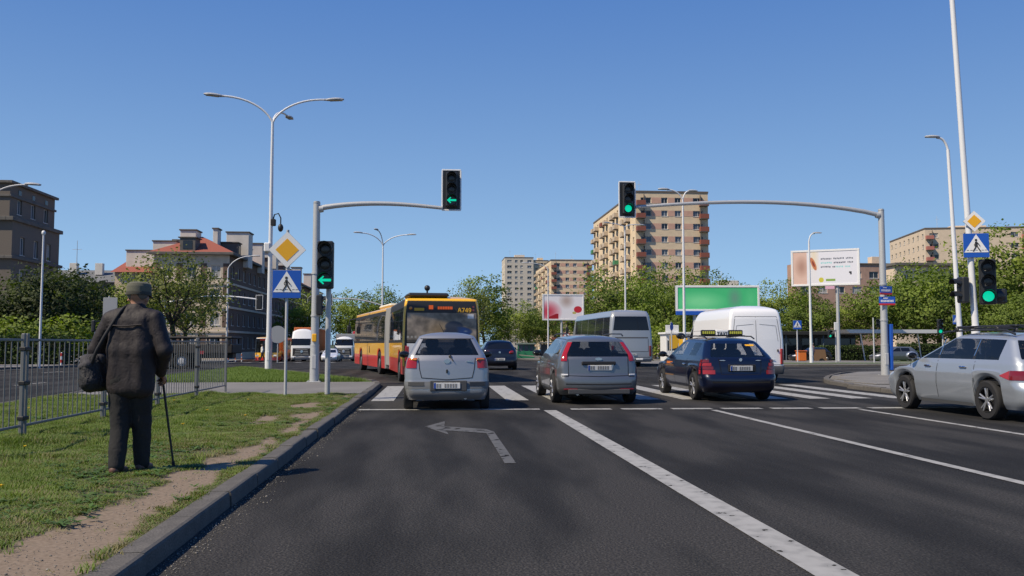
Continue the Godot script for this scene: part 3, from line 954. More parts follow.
func body(root, sp, mats):
	var sides = []
	for s in sp.sides:
		sides.append(s)
	for wc in sp.wheels:
		for a in range(0, 181, 15):
			sides.append(wc - sp.arch * cos(deg_to_rad(a)))
		sides.append(wc - sp.arch - 0.004)
		sides.append(wc + sp.arch + 0.004)
	sides.sort()
	var ys = []
	for y in sp.rows:
		ys.append(y)
	for r in sp.rules:
		ys.append(r[1]); ys.append(r[2])
	ys.append(sp.top)
	ys.sort()
	var rows = []
	for y in ys:
		if rows.is_empty() or y - rows[-1] > 0.006:
			rows.append(y)
	var nr = RF.size() + RA.size()
	var ns = sides.size()
	var nc = nr * 2 + ns
	var G = []
	var ym = sp.get("ym", 0.8)
	for y in rows:
		var o = outline(sp, y, sides)
		if y < ym:
			for j in ns:
				var z = sides[j]
				for wc in sp.wheels:
					var dz = absf(z - wc)
					if dz <= sp.arch + 1e-4:
						var ya = sp.wr + sqrt(maxf(0.0, sp.arch * sp.arch - dz * dz))
						o[nr + j].y = lerpf(maxf(ya, rows[0]), ym, (y - rows[0]) / (ym - rows[0]))
		var line = []
		for p in o:
			line.append(bend(sp, p))
		G.append(line)
	# roof cap
	var last = outline(sp, sp.top, sides)
	var zc = (last[0].z + last[-1].z) * 0.5
	for t in [0.08, 0.2, 0.4, 0.65, 1.0]:
		var line = []
		for p in last:
			var q = bend(sp, Vector3(p.x * (1 - t), sp.top, zc + (p.z - zc) * (1 - 0.35 * t)))
			q.y += sp.get("cap", 0.07) * (1 - pow(1 - t, 2.6))
			line.append(q)
		G.append(line)
	var nrow = G.size()
	var N = []
	for i in nrow:
		var l = PackedVector3Array()
		l.resize(nc)
		N.append(l)
	for i in nrow - 1:
		for j in nc - 1:
			var a = G[i][j]; var b = G[i][j + 1]; var d = G[i + 1][j + 1]; var e = G[i + 1][j]
			var g = (d - a).cross(b - e)
			var gl = g.length()
			if gl < 1e-9: continue
			g = -g
			N[i][j] += g; N[i][j + 1] += g; N[i + 1][j + 1] += g; N[i + 1][j] += g
	for i in nrow:
		for j in nc:
			var q = N[i][j]
			if j == 0 or j == nc - 1: q.x = 0.0
			if i == nrow - 1: q = Vector3.UP
			N[i][j] = q.normalized() if q.length() > 1e-12 else Vector3.UP
	# orientation check: a side normal must point to +x
	var flip = 1.0 if N[2][nr + ns / 2].x > 0 else -1.0
	var tools = {}
	for i in nrow - 1:
		var y0 = rows[i] if i < rows.size() else 99.0
		var y1 = rows[i + 1] if i + 1 < rows.size() else 99.0
		for j in nc - 1:
			var key = "body"
			for q in sp.rules.size():
				var r = sp.rules[q]
				if y0 < r[1] - 0.007 or y1 > r[2] + 0.007: continue
				var ok = false
				if r[3] == "r": ok = j >= r[4] and j + 1 <= r[5]
				elif r[3] == "f": ok = (nc - 1 - j) <= r[5] and (nc - 2 - j) >= r[4]
				elif r[3] == "s":
					if j >= nr - 1 and j < nr + ns:
						var za = sides[j - nr] if j >= nr else -9.0
						var zb = sides[j + 1 - nr] if j + 1 < nr + ns else 99.0
						ok = za >= r[4] - 0.002 and zb <= r[5] + 0.002
				else: ok = true
				if ok: key = "%d" % q
			for sx in [1.0, -1.0]:
				var k2 = key
				if key != "body" and not (sp.rules[int(key)][3] == "a" or (sp.rules[int(key)][3] != "s" and sp.rules[int(key)][4] == 0)):
					k2 = key + ("p" if sx > 0 else "m")
				if not tools.has(k2): tools[k2] = MB.new()
				var s = Vector3(sx, 1, 1)
				var lift = 0.0
				if key != "body": lift = sp.rules[int(key)][7] if sp.rules[int(key)].size() > 7 else 0.0
				var P = []
				for e in [[i, j], [i, j + 1], [i + 1, j + 1], [i + 1, j]]:
					var nn = N[e[0]][e[1]] * flip
					P.append([(G[e[0]][e[1]] + nn * lift) * s, nn * s])
				tools[k2].tri(P[0][0], P[1][0], P[2][0], P[0][1], P[1][1], P[2][1])
				tools[k2].tri(P[0][0], P[2][0], P[3][0], P[0][1], P[2][1], P[3][1])
	var made = {}
	var ks = tools.keys()
	ks.sort()
	for k in ks:
		if k == "body":
			made.body = part(root, "body", tools[k], mats.paint)
		else:
			var r = sp.rules[int(k)]
			var o = part(root, r[0], tools[k], mats[r[6]] if mats.has(r[6]) else M[r[6]])
			made[r[0] + k] = o
	return made

func dissolve(nd):   # its children become parts of the thing itself
	var root = nd.get_parent()
	for ch in nd.get_children():
		var t = nd.transform * ch.transform
		nd.remove_child(ch)
		ch.name = ch.name.rstrip("0123456789")
		root.add_child(ch, true)
		ch.transform = t
	root.remove_child(nd)
	nd.free()

func rear_at(sp, x, y, out = 0.0):   # a point on the rear surface
	var w = pl(sp.width, y)
	var rr = minf(pl(sp.rc, y), w * 0.9)
	var z = pl(sp.rear, y)
	var ax = absf(x)
	if ax <= w - rr:
		z += sp.rb * (x / w) * (x / w)
	else:
		var s = clampf((ax - (w - rr)) / rr, 0, 1)
		z += sp.rb * pow((w - rr) / w, 2) + rr * (1 - sqrt(1 - s * s))
	return bend(sp, Vector3(x, y, z)) + Vector3(0, 0, out)

func side_at(sp, s, y, sx, out = 0.0):
	var p = bend(sp, Vector3(pl(sp.width, y), y, s))
	return Vector3(sx * (p.x + out), p.y, p.z)

func seam(mb, pts, outs, w):    # a thin dark line laid along a surface
	for i in pts.size() - 1:
		var t = (pts[i + 1] - pts[i]).normalized()
		var o = outs.normalized()
		var s = t.cross(o).normalized() * w * 0.5
		mb.quad(pts[i] - s, pts[i + 1] - s, pts[i + 1] + s, pts[i] + s, o)

var wheel_cache := {}
func wheel_meshes(r, w, style):
	var key = "%f_%f_%d" % [r, w, style]
	if wheel_cache.has(key): return wheel_cache[key]
	var xf = Transform3D(Basis(Vector3(0, 0, 1), -PI / 2), Vector3.ZERO)   # local Y to +X (outside)
	var rr = r * 0.66
	var tyre = MB.new()
	tyre.lathe([[rr, -w * 0.5], [r * 0.93, -w * 0.5], [r * 0.985, -w * 0.4], [r, -w * 0.3], [r, w * 0.3], [r * 0.985, w * 0.4], [r * 0.93, w * 0.5], [rr + 0.01, w * 0.47], [rr, w * 0.42]], 28, xf)
	var rim = MB.new()
	rim.lathe([[rr, w * 0.45], [rr * 0.95, w * 0.46], [rr * 0.92, w * 0.3], [rr * 0.9, -w * 0.1], [0.02, -w * 0.1]], 28, xf)
	var face = MB.new()
	if style == 0:   # spoked alloy, paired spokes
		for k in 5:
			for o in [-0.16, 0.16]:
				var a = TAU * k / 5 + o
				var dir = Vector3(0, cos(a), sin(a)); var dr = Vector3(0, cos(TAU * k / 5), sin(TAU * k / 5))
				face.tube([Vector3(w * 0.36, 0, 0) + dr * rr * 0.18, Vector3(w * 0.42, 0, 0) + dir * rr * 0.93], [rr * 0.1, rr * 0.075], 6)
	elif style == 1:  # many-holed cover
		for k in 9:
			var a = TAU * k / 9
			face.tube([Vector3(w * 0.36, cos(a) * rr * 0.25, sin(a) * rr * 0.25), Vector3(w * 0.41, cos(a) * rr * 0.93, sin(a) * rr * 0.93)], [rr * 0.09, rr * 0.13], 6)
	else:  # lorry steel disc
		face.lathe([[rr * 0.9, w * 0.1], [rr * 0.62, w * 0.16], [rr * 0.55, w * 0.42], [rr * 0.3, w * 0.46], [0.01, w * 0.46]], 20, xf)
	face.lathe([[rr * 0.24, w * 0.3], [rr * 0.22, w * 0.43], [0.005, w * 0.45]], 14, xf)
	wheel_cache[key] = [tyre.mesh(), rim.mesh(), face.mesh()]
	return wheel_cache[key]

func wheel(root, x, s, r, w, style = 0, rimmat = null):
	var ms = wheel_meshes(r, w, style)
	var o = part(root, "wheel", ms[0], M.rubber)
	o.position = Vector3(x, r, -s)
	if x < 0: o.rotation.y = PI
	part(o, "rim", ms[1], M.dark)
	part(o, "wheel_cover", ms[2], rimmat if rimmat else M.rim)
	return o

func plate_on(root, at, bs, w = 0.5):
	var b = MB.new()
	b.box(Vector3.ZERO, Vector3(w, 0.11, 0.012), Basis.IDENTITY, 0.004)
	var o = part(root, "number_plate", b, M.plate)
	o.transform = Transform3D(bs, at)
	var c = MB.new()
	c.box(Vector3(-w * 0.46, 0, 0.008), Vector3(w * 0.075, 0.104, 0.004))
	part(o, "blue_band", c, M.plate_blue)
	var k = MB.new()
	var x = -w * 0.36
	var q = 0
	while x < w * 0.44:
		if q != 2:
			k.box(Vector3(x, 0, 0.0075), Vector3(w * 0.07, 0.072, 0.003))
			k.box(Vector3(x, 0.0, 0.0078), Vector3(w * 0.03, 0.03, 0.003))
		x += w * 0.1
		q += 1
	part(o, "lettering", k, M.plate_faint)
	return o

func seats(root, s_front, s_rear, y, wid, front_only = false):
	var rows = [[s_front, 1], [s_rear, 0]]
	for r in rows:
		for sx in [-1, 1]:
			var b = MB.new()
			b.box(Vector3(sx * wid * 0.48, y + 0.02, -r[0]), Vector3(wid * 0.78, 0.55, 0.14), Basis(Vector3.RIGHT, 0.2), 0.06)
			var o = part(root, "seat", b, M.seat)
			var h = MB.new()
			h.box(Vector3(sx * wid * 0.48, y + 0.38, -r[0] + 0.09), Vector3(0.26, 0.19, 0.1), Basis.IDENTITY, 0.05)
			part(o, "headrest", h, M.seat)

func mirrors(root, sp, s, y, paintm, size = 1.0):
	for sx in [-1, 1]:
		var p = side_at(sp, s, y, sx, 0.0)
		var b = MB.new()
		b.ball(p + Vector3(sx * 0.12 * size, 0.06, 0), Vector3(0.115, 0.075, 0.075) * size, 12)
		b.tube([p + Vector3(-sx * 0.03, 0.0, 0), p + Vector3(sx * 0.06, 0.03, 0)], 0.025, 6)
		var o = part(root, "mirror", b, paintm)
		var g = MB.new()
		g.ball(p + Vector3(sx * 0.125 * size, 0.06, 0.045 * size), Vector3(0.095, 0.06, 0.034) * size, 10)
		part(o, "mirror_glass", g, M.glass_dark)

func handles(root, sp, list, y, m):
	for s in list:
		for sx in [-1, 1]:
			var b = MB.new()
			var p = side_at(sp, s, y, sx, 0.02)
			b.box(p, Vector3(0.03, 0.035, 0.2), Basis.IDENTITY, 0.014)
			part(root, "door_handle", b, m)

func underside(root, sp, y0 = 0.2, floor_y = 0.62):
	var b = MB.new()
	var w = pl(sp.width, 0.5)
	b.box(Vector3(0, y0 + 0.13, -sp.L * 0.5), Vector3((w - 0.3) * 2, 0.26, sp.L - 0.5), Basis.IDENTITY, 0.05)
	b.box(Vector3(0, floor_y, -sp.L * 0.5), Vector3((w - 0.06) * 2, 0.06, sp.L - 1.0))
	b.box(Vector3(0, floor_y - 0.002, -sp.L * 0.5), Vector3((w - 0.32) * 2, 0.06, sp.L - 0.4))
	part(root, "underbody", b, M.under)

func door_lines(root, sp, zs, y0, y1):
	var b = MB.new()
	for s in zs:
		for sx in [-1, 1]:
			var pts = []
			for i in 9:
				pts.append(side_at(sp, s, lerpf(y0, y1, i / 8.0), sx, 0.003))
			seam(b, pts, Vector3(sx, 0.15, 0), 0.012)
	part(root, "door_gap", b, M.under)

func rear_line(b, sp, pts, w = 0.014):
	var q = []
	for i in pts.size() - 1:
		for k in 6:
			var p = pts[i].lerp(pts[i + 1], k / 6.0)
			q.append(rear_at(sp, p.x, p.y, 0.004))
	q.append(rear_at(sp, pts[-1].x, pts[-1].y, 0.004))
	seam(b, q, Vector3(0, 0.1, 1), w)

func tail_pipe(root, x, y, s):
	var b = MB.new()
	b.cyl(Vector3(x, y, -s - 0.3), Vector3(x, y, -s + 0.04), 0.028, 0.03, 10)
	part(root, "exhaust_pipe", b, M.chrome)

func wiper(root, sp, x, y, dx, dy):
	var b = MB.new()
	b.tube([rear_at(sp, x, y, 0.03), rear_at(sp, x + dx, y + dy, 0.03)], [0.014, 0.007], 5)
	b.ball(rear_at(sp, x, y, 0.015), Vector3.ONE * 0.03, 8)
	part(root, "rear_wiper", b, M.black)

func badge(root, sp, x, y, rx, ry):
	var b = MB.new()
	var p = rear_at(sp, x, y, 0.006)
	b.cyl(p, p + Vector3(0, 0, 0.012), 1.0, 1.0, 18)
	for i in b.v.size():
		var d = b.v[i] - p
		b.v[i] = p + Vector3(d.x * rx, d.y * ry, d.z)
	return part(root, "badge", b, M.chrome)

func arch_rows(top, step = 0.07):
	var r = []
	var y = 0.2
	while y < top - 0.02:
		r.append(y)
		y += step
	return r

func silver_hatchback():
	var root = thing("hatchback_car", "small silver hatchback stopped behind the yellow bus", "car", V(0.23, 16.75))
	var sp = {L = 3.64, belt = 0.96, top = 1.42, wr = 0.285, arch = 0.345, wheels = [0.56, 2.93], taper = 0.05, crown = 0.02, zmid = 1.3, cap = 0.075, rb = 0.07, fb = 0.25, ym = 0.82,
		rear = [[.2, .10], [.27, .02], [.33, 0], [.42, 0.005], [.5, .015], [.55, .035], [.62, .04], [.8, .06], [.95, .085], [1.0, .11], [1.06, .15], [1.42, .44]],
		front = [[.18, 3.5], [.3, 3.6], [.5, 3.64], [.62, 3.6], [.7, 3.5], [.8, 3.2], [.9, 2.9], [.98, 2.7], [1.05, 2.55], [1.42, 1.9]],
		width = [[.18, .74], [.28, .79], [.5, .83], [.72, .825], [.92, .80], [.98, .775], [1.06, .745], [1.36, .575], [1.42, .53]],
		rc = [[.2, .16], [.6, .17], [.95, .15], [1.05, .12], [1.42, .1]], fc = [[.2, .3], [.7, .35], [1.0, .2], [1.42, .12]],
		sides = [0.75, 0.98, 1.02, 1.45, 1.5, 1.9, 2.3, 2.5], rows = arch_rows(1.42, 0.05) + [0.72, .76, .82, .87, .93],
		rules = [
			["rear_window", 1.05, 1.37, "r", 0, 7, "gl"], ["side_window", 1.04, 1.36, "s", 0.75, 1.45, "gl"], ["side_window", 1.04, 1.36, "s", 1.5, 2.6, "gl"], ["windscreen", 1.06, 1.37, "f", 0, 8, "gl"],
			["tail_light", 0.80, 0.885, "r", 6, 11, "red_lamp", 0.012], ["tail_light_lens", 0.885, 0.99, "r", 6, 11, "red_lamp", 0.012],
			["bumper_strip", 0.41, 0.555, "r", 0, 14, "band", 0.004], ["headlight", 0.62, 0.78, "f", 6, 12, "clear_lamp"]]}
	var mats = {paint = paint(.34, .345, .35, 0.6, 0.36), gl = M.glass_car, band = mt(.13, .135, .14, .5)}
	body(root, sp, mats)
	underside(root, sp)
	for sx in [-1, 1]:
		for s in sp.wheels: wheel(root, sx * 0.735, s, 0.285, 0.175, 1)
		# orange upper corner of the lamp and the dark rubbing pad on the bumper corner
		var a = MB.new()
		a.box(rear_at(sp, sx * 0.665, 0.965, 0.012), Vector3(0.17, 0.04, 0.03), Basis(Vector3.UP, sx * 0.45), 0.012)
		part(root, "indicator_light", a, M.amber)
		var r = MB.new()
		for k in 8:
			var xa = sx * (0.45 + k * 0.045); var xb = sx * (0.45 + (k + 1) * 0.045)
			if absf(xb) > 0.8: continue
			for e in [[0.47, 0.54]]:
				r.quad(rear_at(sp, xa, e[0], 0.012), rear_at(sp, xb, e[0], 0.012), rear_at(sp, xb, e[1], 0.012), rear_at(sp, xa, e[1], 0.012), Vector3(sx * 0.3, 0, 1).normalized())
				r.quad(rear_at(sp, xa, e[1], 0.012), rear_at(sp, xb, e[1], 0.012), rear_at(sp, xb, e[1], -0.01), rear_at(sp, xa, e[1], -0.01), Vector3.UP)
				r.quad(rear_at(sp, xa, e[0], 0.012), rear_at(sp, xb, e[0], 0.012), rear_at(sp, xb, e[0], -0.01), rear_at(sp, xa, e[0], -0.01), Vector3.DOWN)
		part(root, "bumper_pad", r, M.grey_plastic)
	# plate recess, tailgate outline, handle, wiper, badges
	var pz = MB.new()
	pz.box(rear_at(sp, 0.03, 0.47, 0.004), Vector3(0.7, 0.2, 0.03), Basis.IDENTITY, 0.012)
	part(root, "plate_recess", pz, M.grey_plastic)
	plate_on(root, rear_at(sp, 0.0, 0.475, 0.028), Basis.IDENTITY)
	var g = MB.new()
	rear_line(g, sp, [Vector2(-.56, 1.0), Vector2(-.54, .78), Vector2(-.5, .62), Vector2(0, .585), Vector2(.5, .62), Vector2(.54, .78), Vector2(.56, 1.0)], 0.014)
	part(root, "tailgate_gap", g, M.under)
	var lk = MB.new()
	lk.box(rear_at(sp, 0.0, 0.745, 0.012), Vector3(0.035, 0.07, 0.03), Basis.IDENTITY, 0.01)
	part(root, "boot_lock", lk, M.dark)
	wiper(root, sp, 0.06, 1.03, 0.07, -0.1)
	badge(root, sp, 0.0, 0.93, 0.06, 0.042)
	badge(root, sp, 0.44, 0.93, 0.06, 0.012)
	var an = MB.new()
	an.tube([Vector3(-0.05, 1.485, -0.75), Vector3(-0.15, 1.66, -0.62)], [0.008, 0.003], 5)
	part(root, "aerial", an, M.dark)
	var st = MB.new()
	for k in 10:
		var x0 = -0.52 + k * 0.104
		st.quad(rear_at(sp, x0, 1.365, 0.006), rear_at(sp, x0 + 0.104, 1.365, 0.006), rear_at(sp, x0 + 0.104, 1.38, 0.006), rear_at(sp, x0, 1.38, 0.006), Vector3(0, 0.6, 0.8))
	part(root, "window_seal", st, M.dark)
	mirrors(root, sp, 2.42, 0.98, M.dark)
	door_lines(root, sp, [1.2, 2.35], 0.3, 0.95)
	seats(root, 1.75, 0.95, 0.9, 0.6)
	tail_pipe(root, 0.35, 0.24, 0.12)
	return root

func grey_estate():
	var root = thing("estate_car", "grey-blue estate car with tall red lamps beside its rear window", "car", V(3.41, 18.15))
	var sp = {L = 4.47, belt = 0.97, top = 1.40, wr = 0.315, arch = 0.375, wheels = [0.82, 3.46], taper = 0.05, crown = 0.022, tilt = 0.012, zmid = 1.9, cap = 0.075, rb = 0.1, fb = 0.25, ym = 0.84,
		rear = [[.2, .12], [.28, .03], [.36, 0], [.52, 0.0], [.58, .02], [.62, .05], [.8, .07], [.97, .1], [1.03, .14], [1.40, .36]],
		front = [[.18, 4.3], [.3, 4.42], [.5, 4.47], [.66, 4.4], [.74, 4.2], [.84, 3.85], [.93, 3.5], [1.0, 3.3], [1.06, 3.15], [1.40, 2.35]],
		width = [[.18, .79], [.3, .855], [.55, .885], [.75, .88], [.93, .845], [1.0, .82], [1.06, .795], [1.36, .635], [1.40, .595]],
		rc = [[.2, .2], [.6, .2], [.95, .16], [1.05, .13], [1.40, .12]], fc = [[.2, .3], [.7, .35], [1.0, .2], [1.40, .12]],
		sides = [0.5, 0.55, 1.2, 1.26, 1.75, 1.8, 2.3, 2.36, 2.9, 3.2], rows = arch_rows(1.40, 0.05) + [0.72, .76, .82, .87, .93],
		rules = [
			["rear_window", 1.0, 1.355, "r", 0, 7, "gl"], ["side_window", 1.05, 1.35, "s", 0.55, 1.2, "gl"], ["side_window", 1.05, 1.35, "s", 1.26, 2.3, "gl"], ["side_window", 1.05, 1.35, "s", 2.36, 3.2, "gl"], ["windscreen", 1.07, 1.36, "f", 0, 8, "gl"],
			["tail_light", 0.99, 1.34, "r", 7, 10, "red_lamp", 0.01], ["reversing_light", 0.90, 0.99, "r", 7, 10, "red_lamp", 0.01], ["headlight", 0.64, 0.8, "f", 6, 12, "clear_lamp"]]}
	var mats = {paint = paint(.165, .178, .19, 0.6, 0.34), gl = M.glass_car}
	body(root, sp, mats)
	underside(root, sp)
	for sx in [-1, 1]:
		for s in sp.wheels: wheel(root, sx * 0.80, s, 0.315, 0.2, 1)
		var rl = MB.new()
		rl.tube([Vector3(sx * 0.60, 1.435, -0.5), Vector3(sx * 0.60, 1.475, -0.62), Vector3(sx * 0.595, 1.49, -1.6), Vector3(sx * 0.585, 1.475, -2.5), Vector3(sx * 0.58, 1.43, -2.62)], 0.016, 6)
		part(root, "roof_rail", rl, M.black)
		var ref = MB.new()
		ref.box(rear_at(sp, sx * 0.74, 0.62, 0.008), Vector3(0.14, 0.03, 0.02), Basis(Vector3.UP, sx * 0.3), 0.008)
		part(root, "reflector", ref, M.clear_lamp)
		var lo = MB.new()
		lo.box(rear_at(sp, sx * 0.62, 0.32, 0.01), Vector3(0.3, 0.03, 0.02), Basis(Vector3.UP, sx * 0.12), 0.008)
		part(root, "fog_light", lo, M.red_dark)
	var rc = MB.new()
	rc.box(rear_at(sp, 0.0, 0.86, 0.012), Vector3(0.72, 0.075, 0.05), Basis.IDENTITY, 0.015)
	part(root, "plate_hood", rc, M.dark)
	plate_on(root, rear_at(sp, 0.02, 0.765, 0.02), Basis(Vector3.RIGHT, 0.1))
	var ch = MB.new()
	ch.box(rear_at(sp, 0.3, 0.78, 0.016), Vector3(0.035, 0.13, 0.02), Basis(Vector3.BACK, -0.25), 0.008)
	part(root, "chrome_trim", ch, M.chrome)
	badge(root, sp, 0.0, 0.945, 0.075, 0.03)
	var g = MB.new()
	rear_line(g, sp, [Vector2(-.66, 1.0), Vector2(-.66, .6), Vector2(0, .585), Vector2(.66, .6), Vector2(.66, 1.0)], 0.013)
	rear_line(g, sp, [Vector2(-.86, .43), Vector2(0, .42), Vector2(.86, .43)], 0.02)
	rear_line(g, sp, [Vector2(-.8, .585), Vector2(-.66, .585)], 0.013)
	rear_line(g, sp, [Vector2(.66, .585), Vector2(.8, .585)], 0.013)
	part(root, "tailgate_gap", g, M.under)
	var lw = MB.new()
	lw.box(rear_at(sp, 0.0, 0.27, 0.006), Vector3(1.3, 0.1, 0.03), Basis.IDENTITY, 0.012)
	part(root, "bumper_skirt", lw, M.grey_plastic)
	mirrors(root, sp, 3.12, 0.99, M.dark)
	handles(root, sp, [1.45, 2.55], 0.83, mats.paint)
	door_lines(root, sp, [1.3, 2.33, 3.28], 0.3, 0.97)
	seats(root, 2.35, 1.5, 0.88, 0.62)
	tail_pipe(root, -0.45, 0.22, 0.1)
	return root

func taxi():
	var root = thing("taxi_car", "dark blue estate taxi with a lit-up roof board and triangular tail lamps", "taxi", V(6.68, 18.75))
	root.set_meta("label", "dark blue estate taxi carrying a sign board on its roof")
	var sp = {L = 4.55, belt = 0.93, top = 1.36, wr = 0.31, arch = 0.37, wheels = [0.88, 3.6], taper = 0.05, crown = 0.025, tilt = 0.012, zmid = 1.9, cap = 0.07, rb = 0.1, fb = 0.22, ym = 0.82,
		rear = [[.2, .12], [.28, .03], [.36, 0], [.5, 0.0], [.55, .02], [.6, .06], [.75, .08], [.93, .12], [1.0, .2], [1.36, .62]],
		front = [[.18, 4.4], [.3, 4.5], [.5, 4.55], [.64, 4.5], [.72, 4.3], [.8, 3.95], [.88, 3.6], [.94, 3.4], [1.0, 3.25], [1.36, 2.5]],
		width = [[.18, .78], [.3, .83], [.55, .865], [.72, .86], [.9, .825], [.96, .80], [1.02, .78], [1.32, .62], [1.36, .58]],
		rc = [[.2, .2], [.6, .2], [.92, .16], [1.02, .14], [1.36, .12]], fc = [[.2, .3], [.7, .35], [1.0, .2], [1.36, .12]],
		sides = [0.8, 0.85, 1.35, 1.4, 1.9, 2.35, 2.41, 2.9, 3.3], rows = arch_rows(1.36, 0.05) + [0.72, .76, .82, .87],
		rules = [
			["rear_window", 0.975, 1.315, "r", 0, 7, "gl"], ["side_window", 1.0, 1.31, "s", 0.85, 1.35, "gl"], ["side_window", 1.0, 1.31, "s", 1.41, 2.35, "gl"], ["side_window", 1.0, 1.31, "s", 2.41, 3.3, "gl"], ["windscreen", 1.01, 1.31, "f", 0, 8, "gl"],
			["headlight", 0.6, 0.76, "f", 6, 12, "clear_lamp"]]}
	var mats = {paint = paint(.005, .008, .026, 0.3, 0.3), gl = M.glass_car}
	body(root, sp, mats)
	underside(root, sp)
	for sx in [-1, 1]:
		for s in sp.wheels: wheel(root, sx * 0.765, s, 0.31, 0.2, 0)
		# triangular lamp: three stacked bands narrowing upward, wrapped round the corner
		for band in [[0.60, 0.69, 0.60, "red_lamp"], [0.70, 0.77, 0.635, "red_dark"], [0.78, 0.845, 0.67, "red_lamp"], [0.855, 0.92, 0.715, "red_dark"]]:
			var l = MB.new()
			for k in 10:
				var xa = lerpf(band[2], 0.845, k / 10.0); var xb = lerpf(band[2], 0.845, (k + 1) / 10.0)
				l.quad(rear_at(sp, sx * xa, band[0], 0.012), rear_at(sp, sx * xb, band[0], 0.012), rear_at(sp, sx * minf(xb, pl(sp.width, band[1]) - 0.01), band[1], 0.012), rear_at(sp, sx * minf(xa, pl(sp.width, band[1]) - 0.01), band[1], 0.012), Vector3(sx * lerpf(0.1, 0.8, k / 10.0), 0.1, 1).normalized())
			for k in 2:
				var s0 = 0.3 + 0.06 * k
				l.quad(side_at(sp, s0, band[0], sx, 0.008), side_at(sp, s0 + 0.06, band[0], sx, 0.008), side_at(sp, s0 + 0.06 * (1.0 - (band[1] - 0.6) * 0.8), band[1], sx, 0.008), side_at(sp, s0, band[1], sx, 0.008), Vector3(sx, 0.1, 0.2).normalized())
			part(root, "tail_light", l, M[band[3]])
		var rl = MB.new()
		rl.tube([Vector3(sx * 0.55, 1.38, -0.75), Vector3(sx * 0.55, 1.435, -0.95), Vector3(sx * 0.545, 1.45, -1.7), Vector3(sx * 0.535, 1.43, -2.6), Vector3(sx * 0.53, 1.39, -2.75)], 0.016, 6)
		part(root, "roof_rail", rl, M.dark)
	var rc = MB.new()
	rc.box(rear_at(sp, 0.02, 0.735, 0.006), Vector3(0.62, 0.16, 0.03), Basis.IDENTITY, 0.015)
	part(root, "plate_recess", rc, M.dark)
	plate_on(root, rear_at(sp, 0.0, 0.73, 0.028), Basis(Vector3.RIGHT, 0.1))
	badge(root, sp, 0.0, 0.915, 0.035, 0.035)
	badge(root, sp, -0.42, 0.9, 0.07, 0.01)
	badge(root, sp, 0.42, 0.9, 0.06, 0.01)
	var g = MB.new()
	rear_line(g, sp, [Vector2(-.5, 0.97), Vector2(-.46, .6), Vector2(0, .585), Vector2(.46, .6), Vector2(.5, 0.97)], 0.012)
	rear_line(g, sp, [Vector2(-.8, .43), Vector2(0, .42), Vector2(.8, .43)], 0.03)
	part(root, "tailgate_gap", g, M.under)
	var st = MB.new()
	st.box(rear_at(sp, 0.36, 1.27, 0.008), Vector3(0.2, 0.05, 0.006), Basis(Vector3.RIGHT, -0.85))
	part(root, "window_sticker", st, M.sign_yellow)
	# roof sign: two dark boards with yellow print either side of a white middle
	var rack = MB.new()
	for s in [1.35, 2.3]:
		rack.box(Vector3(0, 1.455, -s), Vector3(1.1, 0.022, 0.05), Basis.IDENTITY, 0.01)
	for x in [-0.4, 0.4]:
		rack.box(Vector3(x, 1.475, -1.35), Vector3(0.05, 0.05, 0.05), Basis.IDENTITY, 0.01)
	var rk = part(root, "roof_sign", rack, M.dark)
	for sx in [-1, 1]:
		var bd = MB.new()
		bd.box(Vector3(sx * 0.325, 1.525, -1.36), Vector3(0.345, 0.125, 0.07), Basis.IDENTITY, 0.015)
		part(rk, "board", bd, M.dark)
	var md = MB.new()
	md.box(Vector3(0, 1.525, -1.36), Vector3(0.3, 0.13, 0.08), Basis.IDENTITY, 0.015)
	part(rk, "middle_board", md, M.white)
	text_mesh(rk, "lettering", "TAXI", 0.085, Vector3(0, 1.495, -1.318), Basis.IDENTITY, M.plate_ink)
	var yl = MB.new()
	for sx in [-1, 1]:
		for k in 6:
			yl.box(Vector3(sx * 0.325 - 0.125 + k * 0.05, 1.525, -1.322), Vector3(0.036, 0.06, 0.006), Basis.IDENTITY, 0.002)
	part(rk, "yellow_print", yl, mt(.5, .5, .06, .5))
	# sign on the front door
	for sx in [-1, 1]:
		var ds = MB.new()
		for k in 6:
			var sa = 2.45 + k * 0.13
			ds.quad(side_at(sp, sa, 0.5, sx, 0.005), side_at(sp, sa + 0.13, 0.5, sx, 0.005), side_at(sp, sa + 0.13, 0.76, sx, 0.005), side_at(sp, sa, 0.76, sx, 0.005), Vector3(sx, 0, 0))
		part(root, "door_sign", ds, mt(.16, .085, .03, .6))
		var db = MB.new()
		for k in 4:
			var sa = 2.6 + k * 0.13
			db.quad(side_at(sp, sa, 0.78, sx, 0.005), side_at(sp, sa + 0.13, 0.78, sx, 0.005), side_at(sp, sa + 0.13, 0.84, sx, 0.005), side_at(sp, sa, 0.84, sx, 0.005), Vector3(sx, 0, 0))
		part(root, "door_badge", db, mt(.6, .16, .03, .5))
	mirrors(root, sp, 3.22, 0.95, M.dark)
	handles(root, sp, [1.55, 2.6], 0.8, M.chrome)
	door_lines(root, sp, [1.4, 2.38, 3.35], 0.3, 0.93)
	seats(root, 2.45, 1.6, 0.84, 0.6)
	return root

